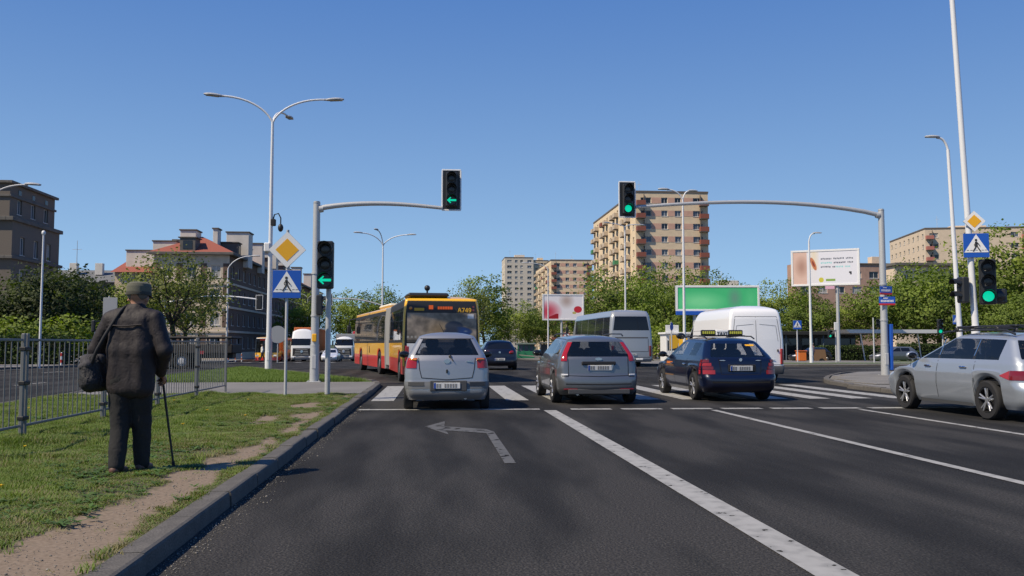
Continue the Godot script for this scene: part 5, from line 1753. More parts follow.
func oncoming_traffic():
	# white-cabbed lorry with an orange box
	var t = thing("container_lorry", "white-cabbed lorry with orange container facing us", "lorry", V(-14.5, 98 + 11.0, 0), PI)
	lorry_cab(t, 8.8, 1.22, 3.75, paint(.74, .75, .76, 0.0, 0.3))
	var bx = MB.new()
	bx.box(Vector3(0, 2.55, -4.2), Vector3(2.5, 2.75, 8.6), Basis.IDENTITY, 0.05)
	var cont = part(t, "container", bx, paint(.5, .13, .02, 0.0, 0.5))
	var rb = MB.new()
	for sx in [-1, 1]:
		for k in 20:
			rb.box(Vector3(sx * 1.265, 2.55, -0.3 - k * 0.41), Vector3(0.05, 2.5, 0.16), Basis.IDENTITY, 0.015)
	part(cont, "rib", rb, M.orange_box)
	var ch = MB.new()
	ch.box(Vector3(0, 0.95, -5.2), Vector3(0.9, 0.25, 9.6), Basis.IDENTITY, 0.03)
	part(t, "chassis", ch, M.dark)
	for s in [1.2, 2.5, 9.85]:
		for sx in [-1, 1]: wheel(t, sx * 1.08, s, 0.5, 0.3, 2)
	# yellow bus facing us
	var b = thing("city_bus", "yellow and red city bus facing us beyond the tall lamp post", "bus", V(-18.3, 98 + 10.4, 0), PI)
	var sp = bus_body(b, 10.4, [2.2, 7.6], [], 0.3, [0.1, 0.16, 2.6, 2.66, 5.2, 5.26, 7.8, 7.86, 9.8])
	sp.rules = [["lower_panel", .28, 0.7, "s", -10, 99, "red"], ["upper_panel", 1.3, 2.5, "s", -10, 99, "orange"], ["side_window", 1.4, 2.4, "s", 0.16, 2.6, "glass_dark"], ["side_window", 1.4, 2.4, "s", 2.66, 5.2, "glass_dark"], ["side_window", 1.4, 2.4, "s", 5.26, 7.8, "glass_dark"],
		["windscreen", 1.1, 2.66, "f", 0, 14, "glass_dark"], ["front_bumper", 0.28, 0.62, "f", 0, 13, "red"], ["roof_panel", 2.66, 2.72, "a", 0, 0, "white"]]
	body(b, sp, {paint = paint(.86, .46, .018, 0.0, 0.35), red = paint(.5, .03, .02, 0.0, 0.4), orange = M.orange_box, white = M.white})
	for s in [2.2, 7.6]:
		for sx in [-1, 1]: wheel(b, sx * 1.13, s, 0.48, 0.28, 2)
	for sx in [-1, 1]:
		var hl = MB.new()
		hl.box(Vector3(sx * 0.95, 0.78, -10.38), Vector3(0.34, 0.18, 0.08), Basis.IDENTITY, 0.04)
		part(b, "headlight", hl, M.clear_lamp)
	var ds = MB.new()
	ds.box(Vector3(0, 2.5, -10.24), Vector3(1.4, 0.16, 0.06), Basis.IDENTITY, 0.01)
	part(b, "route_display", ds, mt(.25, .02, .015, .5))
	# small white car and a white box lorry behind it
	small_car("hatchback_car", "small white car waiting beside the white-cabbed lorry", "", V(-11.0, 93 + 4.0), PI, .7, .71, .72, 4.0)
	var l = thing("box_lorry", "white box lorry with a dark windscreen behind the small white car", "lorry", V(-10.6, 104 + 7.5), PI)
	lorry_cab(l, 5.2, 1.1, 3.0, paint(.7, .71, .72, 0.0, 0.35))
	var lb = MB.new()
	lb.box(Vector3(0, 2.1, -2.5), Vector3(2.3, 2.4, 5.0), Basis.IDENTITY, 0.04)
	part(l, "cargo_box", lb, mt(.25, .26, .27, .6))
	for s in [1.2, 6.25]:
		for sx in [-1, 1]: wheel(l, sx * 0.98, s, 0.45, 0.26, 2)
	var r = thing("container_lorry", "grey lorry with a red front board queued behind white box lorry", "lorry", V(-10.2, 132), PI)
	lorry_cab(r, 9.0, 1.22, 3.3, paint(.6, .6, .6, 0.0, 0.4))
	var rx = MB.new()
	rx.box(Vector3(0, 2.5, -4.4), Vector3(2.5, 3.0, 8.8), Basis.IDENTITY, 0.05)
	part(r, "cargo_box", rx, mt(.2, .2, .21, .6))
	var rd = MB.new()
	rd.box(Vector3(0.35, 3.72, -9.6), Vector3(1.3, 0.75, 0.8), Basis.IDENTITY, 0.1)
	part(r, "roof_spoiler", rd, mt(.45, .03, .05, .5))
	for s in [1.2, 2.5, 10.05]:
		for sx in [-1, 1]: wheel(r, sx * 1.08, s, 0.5, 0.3, 2)
	# dark lorry crossing the junction behind the walking man
	var k = thing("tipper_lorry", "dark brown tipper lorry crossing the junction beyond the fence", "lorry", V(-10.3, 47.5), PI / 2)
	var bed = MB.new()
	bed.box(Vector3(0, 1.05, -2.3), Vector3(2.3, 0.5, 4.5), Basis.IDENTITY, 0.05)
	part(k, "load_bed", bed, mt(.022, .018, .015, .7))
	var tarp = MB.new()
	tarp.box(Vector3(0, 1.62, -2.5), Vector3(2.4, 0.12, 4.9), Basis.IDENTITY, 0.05)
	part(k, "cover", tarp, mt(.02, .021, .022, .8))
	for s in [0.25, 1.3, 2.3, 3.3, 4.4]:
		var po = MB.new()
		for sx in [-1, 1]: po.box(Vector3(sx * 1.12, 1.42, -s), Vector3(0.08, 0.4, 0.1), Basis.IDENTITY, 0.01)
		part(k, "stake", po, M.dark)
	lorry_cab(k, 4.9, 1.15, 2.6, paint(.02, .018, .016, 0.0, 0.5))
	var rl = MB.new()
	rl.box(Vector3(-1.2, 0.85, -1.55), Vector3(0.04, 0.16, 0.22), Basis.IDENTITY, 0.01)
	part(k, "side_lamp", rl, M.red_lamp)
	var cs = MB.new()
	cs.box(Vector3(0, 0.7, -3.2), Vector3(0.8, 0.3, 6.0), Basis.IDENTITY, 0.03)
	part(k, "chassis", cs, M.dark)
	for s in [2.6, 3.45, 6.0]:
		for sx in [-1, 1]: wheel(k, sx * 1.02, s, 0.42, 0.26, 2, mt(.5, .5, .5, .5))
# ---------------------------------------------------------------- ground, markings
func sheet(mb, poly, off, side_drop = 0.0):
	# a polygon in (x, d) laid on the sloping ground; side_drop > 0 gives it upright edges
	for strip in [[-60.0, 45.0], [45.0, 133.0], [133.0, 2500.0]]:
		var box = PackedVector2Array([Vector2(-2500, strip[0]), Vector2(2500, strip[0]), Vector2(2500, strip[1]), Vector2(-2500, strip[1])])
		for p in Geometry2D.intersect_polygons(PackedVector2Array(poly), box):
			var ids = Geometry2D.triangulate_polygon(p)
			for i in range(0, ids.size(), 3):
				var q = []
				for k in 3:
					var e = p[ids[i + k]]
					q.append(Vector3(e.x, ty(e.y) + off, -e.y))
				mb.tri(q[0], q[1], q[2], Vector3.UP, Vector3.UP, Vector3.UP)
	if side_drop > 0.0:
		for i in poly.size():
			var p = poly[i]; var q = poly[(i + 1) % poly.size()]
			var A = Vector3(p.x, ty(p.y) + off, -p.y); var B = Vector3(q.x, ty(q.y) + off, -q.y)
			var dn = Vector3(0, -side_drop, 0)
			var o = Vector3(-(B - A).z, 0, (B - A).x).normalized()
			mb.quad(A, B, B + dn, A + dn, o)

func strip_poly(a, b, w):
	var t = (b - a).normalized()
	var s = Vector2(-t.y, t.x) * w * 0.5
	return [a - s, b - s, b + s, a + s]

func line(called, a, b, w, off = 0.006):
	var mb = MB.new()
	sheet(mb, strip_poly(a, b, w), off)
	return setting(called, mb, M.line)

func smooth_line(pts, step):   # resampled Catmull-Rom
	var c = Curve2D.new()
	for i in pts.size():
		var a = pts[maxi(i - 1, 0)]; var b = pts[mini(i + 1, pts.size() - 1)]
		c.add_point(pts[i], (a - b) / 6.0, (b - a) / 6.0)
	c.bake_interval = 0.05
	var n = maxi(1, int(c.get_baked_length() / step))
	var out = []
	for i in n + 1:
		out.append(c.sample_baked(c.get_baked_length() * i / n))
	return out

var kerb_count := 0
func kerb_run(called, pts, w, h, step, side):
	# kerbstones one by one; the wear of each is its own
	var ps = smooth_line(pts, step)
	var holder = MeshInstance3D.new()
	holder.name = numbered(called)
	add_child(holder)
	holder.set_meta("kind", "structure")
	var bed = MB.new()
	for i in ps.size() - 1:
		var t = (ps[i + 1] - ps[i]).normalized()
		var s = Vector2(-t.y, t.x) * side
		var a = ps[i] + t * 0.006; var b = ps[i + 1] - t * 0.006
		var lift = rng.randf_range(-0.010, 0.008)
		var slide = rng.randf_range(-0.012, 0.012)
		a += s * slide; b += s * slide
		var c1 = 0.022
		var pa = Vector3(a.x, ty(a.y), -a.y); var pb = Vector3(b.x, ty(b.y), -b.y)
		var S = Vector3(s.x, 0, -s.y)
		var T = (pb - pa).normalized()
		var U = Vector3(0, h + lift, 0)
		var mb = MB.new()
		var prof = [[0.0, -0.05], [0.012, h + lift - c1], [0.012 + c1 * 0.35, h + lift - c1 * 0.35], [c1 + 0.015, h + lift], [w, h + lift], [w, -0.05]]
		for k in prof.size() - 1:
			var u0 = S * prof[k][0] + Vector3.UP * prof[k][1]; var u1 = S * prof[k + 1][0] + Vector3.UP * prof[k + 1][1]
			var nn = (u1 - u0).cross(T).normalized()
			if nn.dot(-S * 0.5 + Vector3.UP if k < prof.size() - 2 else S) < 0: nn = -nn
			mb.quad(pa + u0, pb + u0, pb + u1, pa + u1, nn)
		for e in [[pa, -T], [pb, T]]:
			for k in range(1, prof.size() - 1):
				mb.tri(e[0] + S * prof[0][0] + Vector3.UP * prof[0][1], e[0] + S * prof[k][0] + Vector3.UP * prof[k][1], e[0] + S * prof[k + 1][0] + Vector3.UP * prof[k + 1][1], e[1], e[1], e[1])
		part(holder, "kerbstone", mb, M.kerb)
		bed.quad(pa - T * 0.01 + S * 0.03 + U * 0.6, pb + T * 0.01 + S * 0.03 + U * 0.6, pb + T * 0.01 + S * (w - 0.02) + U * 0.6, pa - T * 0.01 + S * (w - 0.02) + U * 0.6, Vector3.UP)
	holder.mesh = bed.mesh()
	holder.material_override = M.joint
	return ps

func pole_thing(called, label, category, x, d, h0 = 0.0, group = ""):
	return thing(called, label, category, V(x, d, h0), 0.0, group)

func arm_curve(a, b, sag, n = 10):
	var pts = []
	for i in n + 1:
		var t = i / float(n)
		pts.append(a.lerp(b, t) + Vector3(0, sag * sin(PI * t), 0))
	return pts

func lamp_head(root, at, dir, tilt, size = 1.0, m = null):
	# a flat lantern: shaped shell and a lens below, pointing along dir
	var b = MB.new()
	var z = dir.normalized()
	var bs = Basis(z.cross(Vector3.UP).normalized(), Vector3.UP, -z).orthonormalized()
	bs = bs * Basis(Vector3.RIGHT, tilt)
	b.ball(at + z * 0.36 * size, Vector3(0.16, 0.085, 0.42) * size, 14, bs, -0.35)
	b.cyl(at - z * 0.12 * size, at + z * 0.12 * size, 0.045 * size, 0.06 * size, 8)
	var o = part(root, "lantern", b, m if m else M.lantern)
	var g = MB.new()
	g.box(at + z * 0.42 * size - Vector3(0, 0.035, 0) * size, Vector3(0.24, 0.03, 0.56) * size, bs, 0.012)
	part(o, "lens", g, M.lens)
	return o

func street_lamp(called, label, x, d, h, arms, m, r0 = 0.09, r1 = 0.05, lean = Vector2.ZERO, group = "street lamps"):
	# arms: [reach vector x, z, rise, head tilt]
	var root = thing(called, label, "street lamp", V(x, d), 0.0, group)
	var topp = Vector3(lean.x, h, lean.y)
	var b = MB.new()
	b.cyl(Vector3.ZERO, topp * 0.13, r0 * 1.35, r0 * 1.35, 14)
	b.cyl(topp * 0.13, topp * 0.14, r0 * 1.35, r0, 14)
	b.cyl(topp * 0.14, topp, r0, r1, 14)
	part(root, "pole", b, m)
	var dr = MB.new()
	dr.box(Vector3(0, 0.75, r0 * 1.3), Vector3(0.1, 0.4, 0.03), Basis.IDENTITY, 0.01)
	part(root, "service_door", dr, m)
	for a in arms:
		var e = Vector3(a[0], a[2], a[1])
		var pts = []
		for i in 13:
			var t = i / 12.0
			# rises steeply at first, then levels out
			pts.append(topp + Vector3(e.x * pow(t, 1.35), e.y * (1.0 - pow(1.0 - t, 2.0)) , e.z * pow(t, 1.35)) - Vector3(0, 0.05, 0))
		var ab = MB.new()
		ab.tube(pts, r1 * 0.75, 8)
		part(root, "arm", ab, m)
		lamp_head(root, pts[-1], Vector3(e.x, e.y * 0.12, e.z), a[3], a[4] if a.size() > 4 else 1.0)
	return root

func arrow_poly(s):
	return PackedVector2Array([Vector2(-0.5, 0), Vector2(-0.12, 0.34), Vector2(-0.05, 0.27), Vector2(-0.2, 0.1), Vector2(0.5, 0.1), Vector2(0.5, -0.1), Vector2(-0.2, -0.1), Vector2(-0.05, -0.27), Vector2(-0.12, -0.34)])

func signal_head(root, at, yaw, lit, backplate, called = "signal_head"):
	# three 300 mm lamps with visors, facing local +z turned by yaw
	var bs = Basis(Vector3.UP, yaw)
	var X = func(p): return at + bs * p
	var h = MB.new()
	h.box(X.call(Vector3.ZERO), Vector3(0.36, 1.08, 0.2), bs, 0.03)
	for k in 3:
		h.cyl(X.call(Vector3(0, 0.35 - k * 0.35, 0.08)), X.call(Vector3(0, 0.35 - k * 0.35, 0.13)), 0.16, 0.155, 20, true)
	var o = part(root, called, h, M.housing)
	if backplate:
		var bp = MB.new()
		bp.box(X.call(Vector3(0, 0, -0.06)), Vector3(0.56, 1.24, 0.02), bs, 0.008)
		part(o, "backplate", bp, M.housing)
		var fr = MB.new()
		for e in [[Vector3(0, 0.635, 0), Vector3(0.6, 0.045, 0.03)], [Vector3(0, -0.635, 0), Vector3(0.6, 0.045, 0.03)], [Vector3(-0.29, 0, 0), Vector3(0.045, 1.23, 0.03)], [Vector3(0.29, 0, 0), Vector3(0.045, 1.23, 0.03)]]:
			fr.box(X.call(e[0] + Vector3(0, 0, -0.055)), e[1], bs, 0.008)
		part(o, "border", fr, M.sign_white)
	for k in 3:
		var c = Vector3(0, 0.35 - k * 0.35, 0.135)
		var l = MB.new()
		if k == 2 and lit == "arrow":
			l.cyl(X.call(c), X.call(c + Vector3(0, 0, 0.004)), 0.14, 0.14, 20)
			part(o, "lens", l, M.lens_off)
			var ar = MB.new()
			var poly = PackedVector2Array()
			for p in arrow_poly(1.0): poly.append(p * 0.29)
			ar.prism(poly, 0.006, 0.016, bs, X.call(c))
			part(o, "arrow_light", ar, M.green_light)
		elif k == 2 and lit == "disc":
			l.ball(X.call(c - Vector3(0, 0, 0.02)), Vector3(0.14, 0.14, 0.035), 16, bs)
			part(o, "green_light", l, M.green_light)
		else:
			l.ball(X.call(c - Vector3(0, 0, 0.02)), Vector3(0.14, 0.14, 0.03), 14, bs)
			part(o, "lens", l, M.lens_off)
		var vz = MB.new()
		for i in 14:
			var a0 = lerpf(-0.55, PI + 0.55, i / 14.0); var a1 = lerpf(-0.55, PI + 0.55, (i + 1) / 14.0)
			var l0 = 0.24 * (0.45 + 0.55 * sin(clampf(a0, 0, PI))); var l1 = 0.24 * (0.45 + 0.55 * sin(clampf(a1, 0, PI)))
			var d0 = Vector3(cos(a0), sin(a0), 0); var d1 = Vector3(cos(a1), sin(a1), 0)
			for rr in [0.162, 0.154]:
				var sg = 1.0 if rr > 0.16 else -1.0
				vz.tri(X.call(c + d0 * rr), X.call(c + d1 * rr), X.call(c + d1 * rr + Vector3(0, 0, l1)), bs * d0 * sg, bs * d1 * sg, bs * d1 * sg)
				vz.tri(X.call(c + d0 * rr), X.call(c + d1 * rr + Vector3(0, 0, l1)), X.call(c + d0 * rr + Vector3(0, 0, l0)), bs * d0 * sg, bs * d1 * sg, bs * d0 * sg)
		part(o, "visor", vz, M.housing)
	return o

func small_signal(root, at, yaw, lit = false):
	# two-lamp pedestrian signal
	var bs = Basis(Vector3.UP, yaw)
	var h = MB.new()
	h.box(at, Vector3(0.28, 0.62, 0.18), bs, 0.03)
	for k in 2:
		for i in 8:
			var a0 = lerpf(0.0, PI, i / 8.0); var a1 = lerpf(0.0, PI, (i + 1) / 8.0)
			var c = at + bs * Vector3(0, 0.15 - k * 0.3, 0.09)
			var d0 = bs * Vector3(cos(a0), sin(a0), 0); var d1 = bs * Vector3(cos(a1), sin(a1), 0)
			var f = bs * Vector3(0, 0, 0.19)
			h.tri(c + d0 * 0.12, c + d1 * 0.12, c + d1 * 0.12 + f, d0, d1, d1)
			h.tri(c + d0 * 0.12, c + d1 * 0.12 + f, c + d0 * 0.12 + f, d0, d1, d0)
	var o = part(root, "crossing_signal", h, M.housing)
	for k in 2:
		var l = MB.new()
		l.ball(at + bs * Vector3(0, 0.15 - k * 0.3, 0.08), Vector3(0.1, 0.1, 0.03), 12, bs)
		part(o, "green_light" if (lit and k == 1) else "lens", l, M.green_light if (lit and k == 1) else M.lens_off)
	return o

func diamond_sign(root, at, yaw, side):
	var bs = Basis(Vector3.UP, yaw)
	var hd = side * sqrt(2.0) * 0.5
	var dia = func(r): return PackedVector2Array([Vector2(-r, 0), Vector2(0, r), Vector2(r, 0), Vector2(0, -r)])
	var b = MB.new()
	b.prism(dia.call(hd), -0.018, -0.006, bs, at)
	var o = part(root, "priority_sign", b, M.sign_back)
	var w = MB.new()
	w.prism(dia.call(hd * 0.985), -0.004, 0.002, bs, at)
	part(o, "white_field", w, M.sign_white)
	var y = MB.new()
	y.prism(dia.call(hd * 0.62), 0.004, 0.007, bs, at)
	part(o, "yellow_field", y, M.sign_yellow)
	return o

func limb2(mb, bs, at, pts, w, z0, z1):
	for i in pts.size() - 1:
		var t = (pts[i + 1] - pts[i]).normalized()
		var s = Vector2(-t.y, t.x) * w * 0.5
		mb.prism(PackedVector2Array([pts[i] - s - t * w * 0.2, pts[i + 1] - s + t * w * 0.2, pts[i + 1] + s + t * w * 0.2, pts[i] + s - t * w * 0.2]), z0, z1 + 0.0006 * i, bs, at)

func crossing_sign(root, at, yaw, side):
	var bs = Basis(Vector3.UP, yaw)
	var h = side * 0.5
	var b = MB.new()
	b.box(at - bs * Vector3(0, 0, 0.012), Vector3(side, side, 0.012), bs, 0.004)
	var o = part(root, "crossing_sign", b, M.sign_back)
	var f = MB.new()
	f.box(at - bs * Vector3(0, 0, 0.002), Vector3(side * 0.985, side * 0.985, 0.006), bs)
	part(o, "blue_field", f, M.sign_blue)
	var t = MB.new()
	t.prism(PackedVector2Array([Vector2(-0.47, -0.29) * side, Vector2(0, 0.46) * side, Vector2(0.47, -0.29) * side]), 0.003, 0.006, bs, at)
	part(o, "white_triangle", t, M.sign_white)
	var p = MB.new()
	var s = side
	limb2(p, bs, at, [Vector2(-0.01, 0.14) * s, Vector2(0.01, -0.02) * s], 0.085 * s, 0.008, 0.010)
	limb2(p, bs, at, [Vector2(0.0, -0.02) * s, Vector2(-0.06, -0.13) * s, Vector2(-0.13, -0.24) * s], 0.045 * s, 0.012, 0.0135)
	limb2(p, bs, at, [Vector2(0.02, -0.02) * s, Vector2(0.07, -0.12) * s, Vector2(0.15, -0.24) * s], 0.045 * s, 0.015, 0.0165)
	limb2(p, bs, at, [Vector2(-0.02, 0.12) * s, Vector2(-0.08, 0.03) * s, Vector2(-0.06, -0.04) * s], 0.03 * s, 0.018, 0.0195)
	limb2(p, bs, at, [Vector2(0.02, 0.12) * s, Vector2(0.08, 0.05) * s, Vector2(0.12, -0.02) * s], 0.03 * s, 0.021, 0.0225)
	p.cyl(at + bs * Vector3(-0.01 * s, 0.22 * s, 0.008), at + bs * Vector3(-0.01 * s, 0.22 * s, 0.011), 0.05 * s, 0.05 * s, 14)
	part(o, "walking_figure", p, M.plate_ink)
	var st = MB.new()
	for k in [-0.33, -0.2, 0.0, 0.24, 0.36]:
		st.box(at + bs * Vector3(k * s, -0.2 * s, 0.0075), Vector3(0.09 * s, 0.02 * s, 0.002), bs)
	part(o, "stripe", st, M.plate_ink)
	return o

func round_sign(root, at, yaw, r, field, called = "round_sign", rim = null):
	var bs = Basis(Vector3.UP, yaw)
	var b = MB.new()
	b.cyl(at - bs * Vector3(0, 0, 0.015), at, r, r, 22)
	var o = part(root, called, b, rim if rim else M.sign_back)
	var f = MB.new()
	f.cyl(at + bs * Vector3(0, 0, 0.002), at + bs * Vector3(0, 0, 0.006), r * (0.78 if rim else 0.98), r * (0.78 if rim else 0.98), 22)
	part(o, "field", f, field)
	return o

func mast(label, x, d, h, reach, rise, headlit, extra):
	var root = thing("signal_mast", label, "traffic light", V(x, d, 0.1), 0.0, "traffic lights hung on long arms")
	var b = MB.new()
	b.cyl(Vector3.ZERO, Vector3(0, 1.1, 0), 0.15, 0.135, 16)
	b.cyl(Vector3(0, 1.1, 0), Vector3(0, h, 0), 0.125, 0.105, 16)
	b.cyl(Vector3(0, h, 0), Vector3(0, h + 0.06, 0), 0.115, 0.09, 16)
	part(root, "pole", b, M.galv)
	var pts = []
	for i in 15:
		var t = i / 14.0
		pts.append(Vector3(reach * t, h - 0.18 + rise * sin(PI * pow(t, 0.8) * 0.86), 0))
	var rad = []
	for i in 15: rad.append(lerpf(0.085, 0.055, i / 14.0))
	var a = MB.new()
	a.tube(pts, rad, 12)
	part(root, "arm", a, M.galv)
	var c = MB.new()
	c.cyl(Vector3(signf(reach) * 0.08, h - 0.18, 0), Vector3(signf(reach) * 0.2, h - 0.17, 0), 0.115, 0.1, 14)
	part(root, "collar", c, M.galv)
	for y in [1.1, 2.0, 3.3]:
		var rg = MB.new()
		rg.cyl(Vector3(0, y, 0), Vector3(0, y + 0.05, 0), 0.14, 0.14, 16)
		part(root, "band", rg, M.galv)
	var dr = MB.new()
	dr.box(Vector3(0, 0.62, 0.135), Vector3(0.13, 0.42, 0.04), Basis.IDENTITY, 0.012)
	part(root, "service_door", dr, M.pole_grey)
	var fl = MB.new()
	fl.box(Vector3(0, 0.015, 0), Vector3(0.42, 0.03, 0.42), Basis.IDENTITY, 0.006)
	for k in 4: fl.cyl(Vector3((k % 2 - 0.5) * 0.32, 0.03, (k / 2 - 0.5) * 0.32), Vector3((k % 2 - 0.5) * 0.32, 0.07, (k / 2 - 0.5) * 0.32), 0.018, 0.018, 6)
	part(root, "base_plate", fl, M.galv)
	signal_head(root, pts[-1] + Vector3(signf(reach) * 0.3, extra, 0.0), 0.0 if reach > 0 else 0.0, headlit, true)
	return root

func fence():
	# steel bar fence along the central strip, panel by panel
	var posts = [8.7, 11.4, 14.05, 16.7, 19.35, 22.0]
	for i in posts.size() - 1:
		var a = posts[i]; var b = posts[i + 1]
		var x0 = -5.05
		var labs = ["grey bar fence panel at the left edge of the frame", "grey bar fence panel left of the walking man", "grey bar fence panel partly hidden behind the walking man", "grey bar fence panel right beyond the walking man", "last grey bar fence panel next to the paved crossing"]
		var root = thing("fence_panel", labs[i], "fence", Vector3(x0, 0.1, -a), 0.0, "fence panels along the central strip")
		var L = b - a
		for e in [[0.04, "post"], [L - 0.05, "post"]]:
			var p = MB.new()
			p.box(Vector3(0, 0.62, -e[0]), Vector3(0.046, 1.34, 0.046), Basis.IDENTITY, 0.008)
			part(root, "post", p, M.fence)
		for y in [0.16, 1.21]:
			var r = MB.new()
			r.box(Vector3(0, y, -L * 0.5), Vector3(0.03, 0.032, L - 0.16), Basis.IDENTITY, 0.006)
			part(root, "rail", r, M.fence)
		var n = int((L - 0.2) / 0.155)
		var bm = MB.new()
		bm.cyl(Vector3(0, 0.17, 0), Vector3(0, 1.2, 0), 0.0075, 0.0075, 8)
		var bmm = bm.mesh()
		for k in n:
			var o = part(root, "bar", bmm, M.fence)
			o.position = Vector3(rng.randf_range(-0.002, 0.002), 0, -(0.2 + (L - 0.4) * k / (n - 1.0)))
		if i < posts.size() - 2:
			for y in [0.25, 0.68, 1.1]:
				var cl = MB.new()
				cl.box(Vector3(0, y, -L), Vector3(0.08, 0.05, 0.16), Basis.IDENTITY, 0.008)
				part(root, "clamp", cl, M.dark)

func bollard(label, x, d, m):
	var root = thing("bollard", label, "bollard", V(x, d, 0.05), 0.0, "red and white bollards along the pavement")
	for k in 4:
		var b = MB.new()
		b.cyl(Vector3(0, k * 0.2, 0), Vector3(0, k * 0.2 + 0.2, 0), 0.05, 0.05, 10)
		part(root, "red_band" if k % 2 else "white_band", b, m if k % 2 else M.white)
	var t = MB.new()
	t.ball(Vector3(0, 0.8, 0), Vector3(0.052, 0.04, 0.052), 10, Basis.IDENTITY, 0.0)
	part(root, "cap", t, M.white)

func billboard(called, label, x, d, w, h, y0, yaw, mat, frame, legs, thick = 0.3, strip = null):
	var root = thing(called, label, "billboard", V(x, d), yaw)
	var b = MB.new()
	b.box(Vector3(0, y0 + h * 0.5, -thick * 0.5), Vector3(w, h, thick), Basis.IDENTITY, 0.03)
	part(root, "panel", b, M.sign_back)
	var f = MB.new()
	for e in [[Vector3(0, y0 + 0.09, 0.02), Vector3(w, 0.18, 0.06)], [Vector3(0, y0 + h - 0.09, 0.02), Vector3(w, 0.18, 0.06)], [Vector3(-w * 0.5 + 0.09, y0 + h * 0.5, 0.02), Vector3(0.18, h - 0.37, 0.06)], [Vector3(w * 0.5 - 0.09, y0 + h * 0.5, 0.02), Vector3(0.18, h - 0.37, 0.06)]]:
		f.box(e[0], e[1], Basis.IDENTITY, 0.015)
	part(root, "frame", f, frame)
	var p = MB.new()
	p.quad(Vector3(-w * 0.5 + 0.17, y0 + 0.17, 0.012), Vector3(w * 0.5 - 0.17, y0 + 0.17, 0.012), Vector3(w * 0.5 - 0.17, y0 + h - 0.17, 0.012), Vector3(-w * 0.5 + 0.17, y0 + h - 0.17, 0.012), Vector3.BACK)
	part(root, "poster", p, mat)
	if strip:
		var s = MB.new()
		s.box(Vector3(0, y0 - 0.17, 0.0), Vector3(w, 0.34, 0.3), Basis.IDENTITY, 0.02)
		part(root, "lower_board", s, strip)
	for lx in legs:
		var l = MB.new()
		l.cyl(Vector3(lx, -0.1, -thick * 0.5), Vector3(lx, y0 + 0.3, -thick * 0.5), 0.16, 0.14, 12)
		part(root, "leg", l, M.galv)
	return root

func poster_red():
	var im = Image.create(192, 112, false, Image.FORMAT_RGBA8)
	for y in 112:
		for x in 192:
			var c = Vector3(0.92, 0.90, 0.90)
			c = c.lerp(Vector3(0.80, 0.25, 0.32), 0.95 * clampf(1.25 - Vector2((x - 20) / 58.0, (y - 78) / 48.0).length(), 0, 1))
			c = c.lerp(Vector3(0.66, 0.56, 0.5), 0.7 * clampf(1.2 - Vector2((x - 112) / 36.0, (y - 25) / 34.0).length(), 0, 1))
			if y > 86 + (x * 0.0) and y < 112 and x > 14 and x < 72 and y > 112 - x * 0.42: c = Vector3(0.62, 0.05, 0.1)
			if Vector2((x - 168) / 20.0, (y - 66) / 16.0).length() < 1.0: c = Vector3(0.78, 0.16, 0.2)
			if Vector2((x - 150) / 10.0, (y - 82) / 6.0).length() < 1.0: c = Vector3(0.75, 0.7, 0.4)
			im.set_pixel(x, y, Color(c.x, c.y, c.z))
	return im

func poster_green():
	var im = Image.create(256, 80, false, Image.FORMAT_RGBA8)
	for y in 80:
		for x in 256:
			var c = Vector3(0.27, 0.74, 0.47)
			c = c.lerp(Vector3(0.5, 0.86, 0.6), clampf(1.3 - Vector2((x - 70) / 75.0, (y - 52) / 32.0).length(), 0, 1) * 0.9)
			c = c.lerp(Vector3(0.4, 0.6, 0.5), clampf(1.2 - Vector2((x - 182) / 24.0, (y - 38) / 42.0).length(), 0, 1) * 0.9)
			c = c.lerp(Vector3(0.42, 0.82, 0.55), clampf(1.1 - Vector2((x - 234) / 22.0, (y - 44) / 40.0).length(), 0, 1) * 0.5)
			im.set_pixel(x, y, Color(c.x, c.y, c.z))
	return im

func poster_white():
	var im = Image.create(256, 128, false, Image.FORMAT_RGBA8)
	im.fill(Color(0.84, 0.84, 0.87))
	for y in 128:
		for x in 256:
			var c = Vector3(0.84, 0.84, 0.87)
			if x < 56:
				c = Vector3(0.80, 0.68, 0.62).lerp(Vector3(0.66, 0.52, 0.46), clampf(1.2 - Vector2((x - 34) / 26.0, (y - 58) / 40.0).length(), 0, 1))
			elif x < 104:
				c = c.lerp(Vector3(0.86, 0.78, 0.62), 0.6 * clampf(1.1 - absf(x - 84) / 24.0, 0, 1) * (1.0 if y < 70 else 0.2))
				var u = Vector2((x - 82 - (y - 48) * 0.35) / 9.0, (y - 48) / 26.0)
				if u.length() < 1.0: c = Vector3(0.72, 0.45, 0.30)
				if u.length() < 0.45: c = Vector3(0.5, 0.2, 0.14)
			if Vector2((x - 112) / 10.0, (y - 112) / 10.0).length() < 1.0: c = Vector3(0.75, 0.72, 0.25)
			if y > 108 and y < 118 and x > 130 and x < 168: c = Vector3(0.5, 0.62, 0.3)
			im.set_pixel(x, y, Color(c.x, c.y, c.z))
	# three lines of small print, too small to read in the photograph
	var rg = RandomNumberGenerator.new()
	rg.seed = 5
	for l in [[112, 26, 234], [112, 42, 236], [112, 58, 226]]:
		var x = l[0]
		var q = 0
		while x < l[2]:
			var teal = (l[1] == 42 and x < 156) or (l[1] == 58 and x > 164)
			var w = rg.randi_range(3, 5)
			im.fill_rect(Rect2i(x, l[1] + rg.randi_range(0, 1), w, 6), Color(0.55, 0.78, 0.78) if teal else Color(0.36, 0.38, 0.42))
			x += w + 2
			q += 1
			if q % 7 == 0: x += 6
	im.fill_rect(Rect2i(222, 82, 10, 6), Color(0.1, 0.1, 0.12))
	im.fill_rect(Rect2i(226, 88, 6, 6), Color(0.1, 0.1, 0.12))
	return im

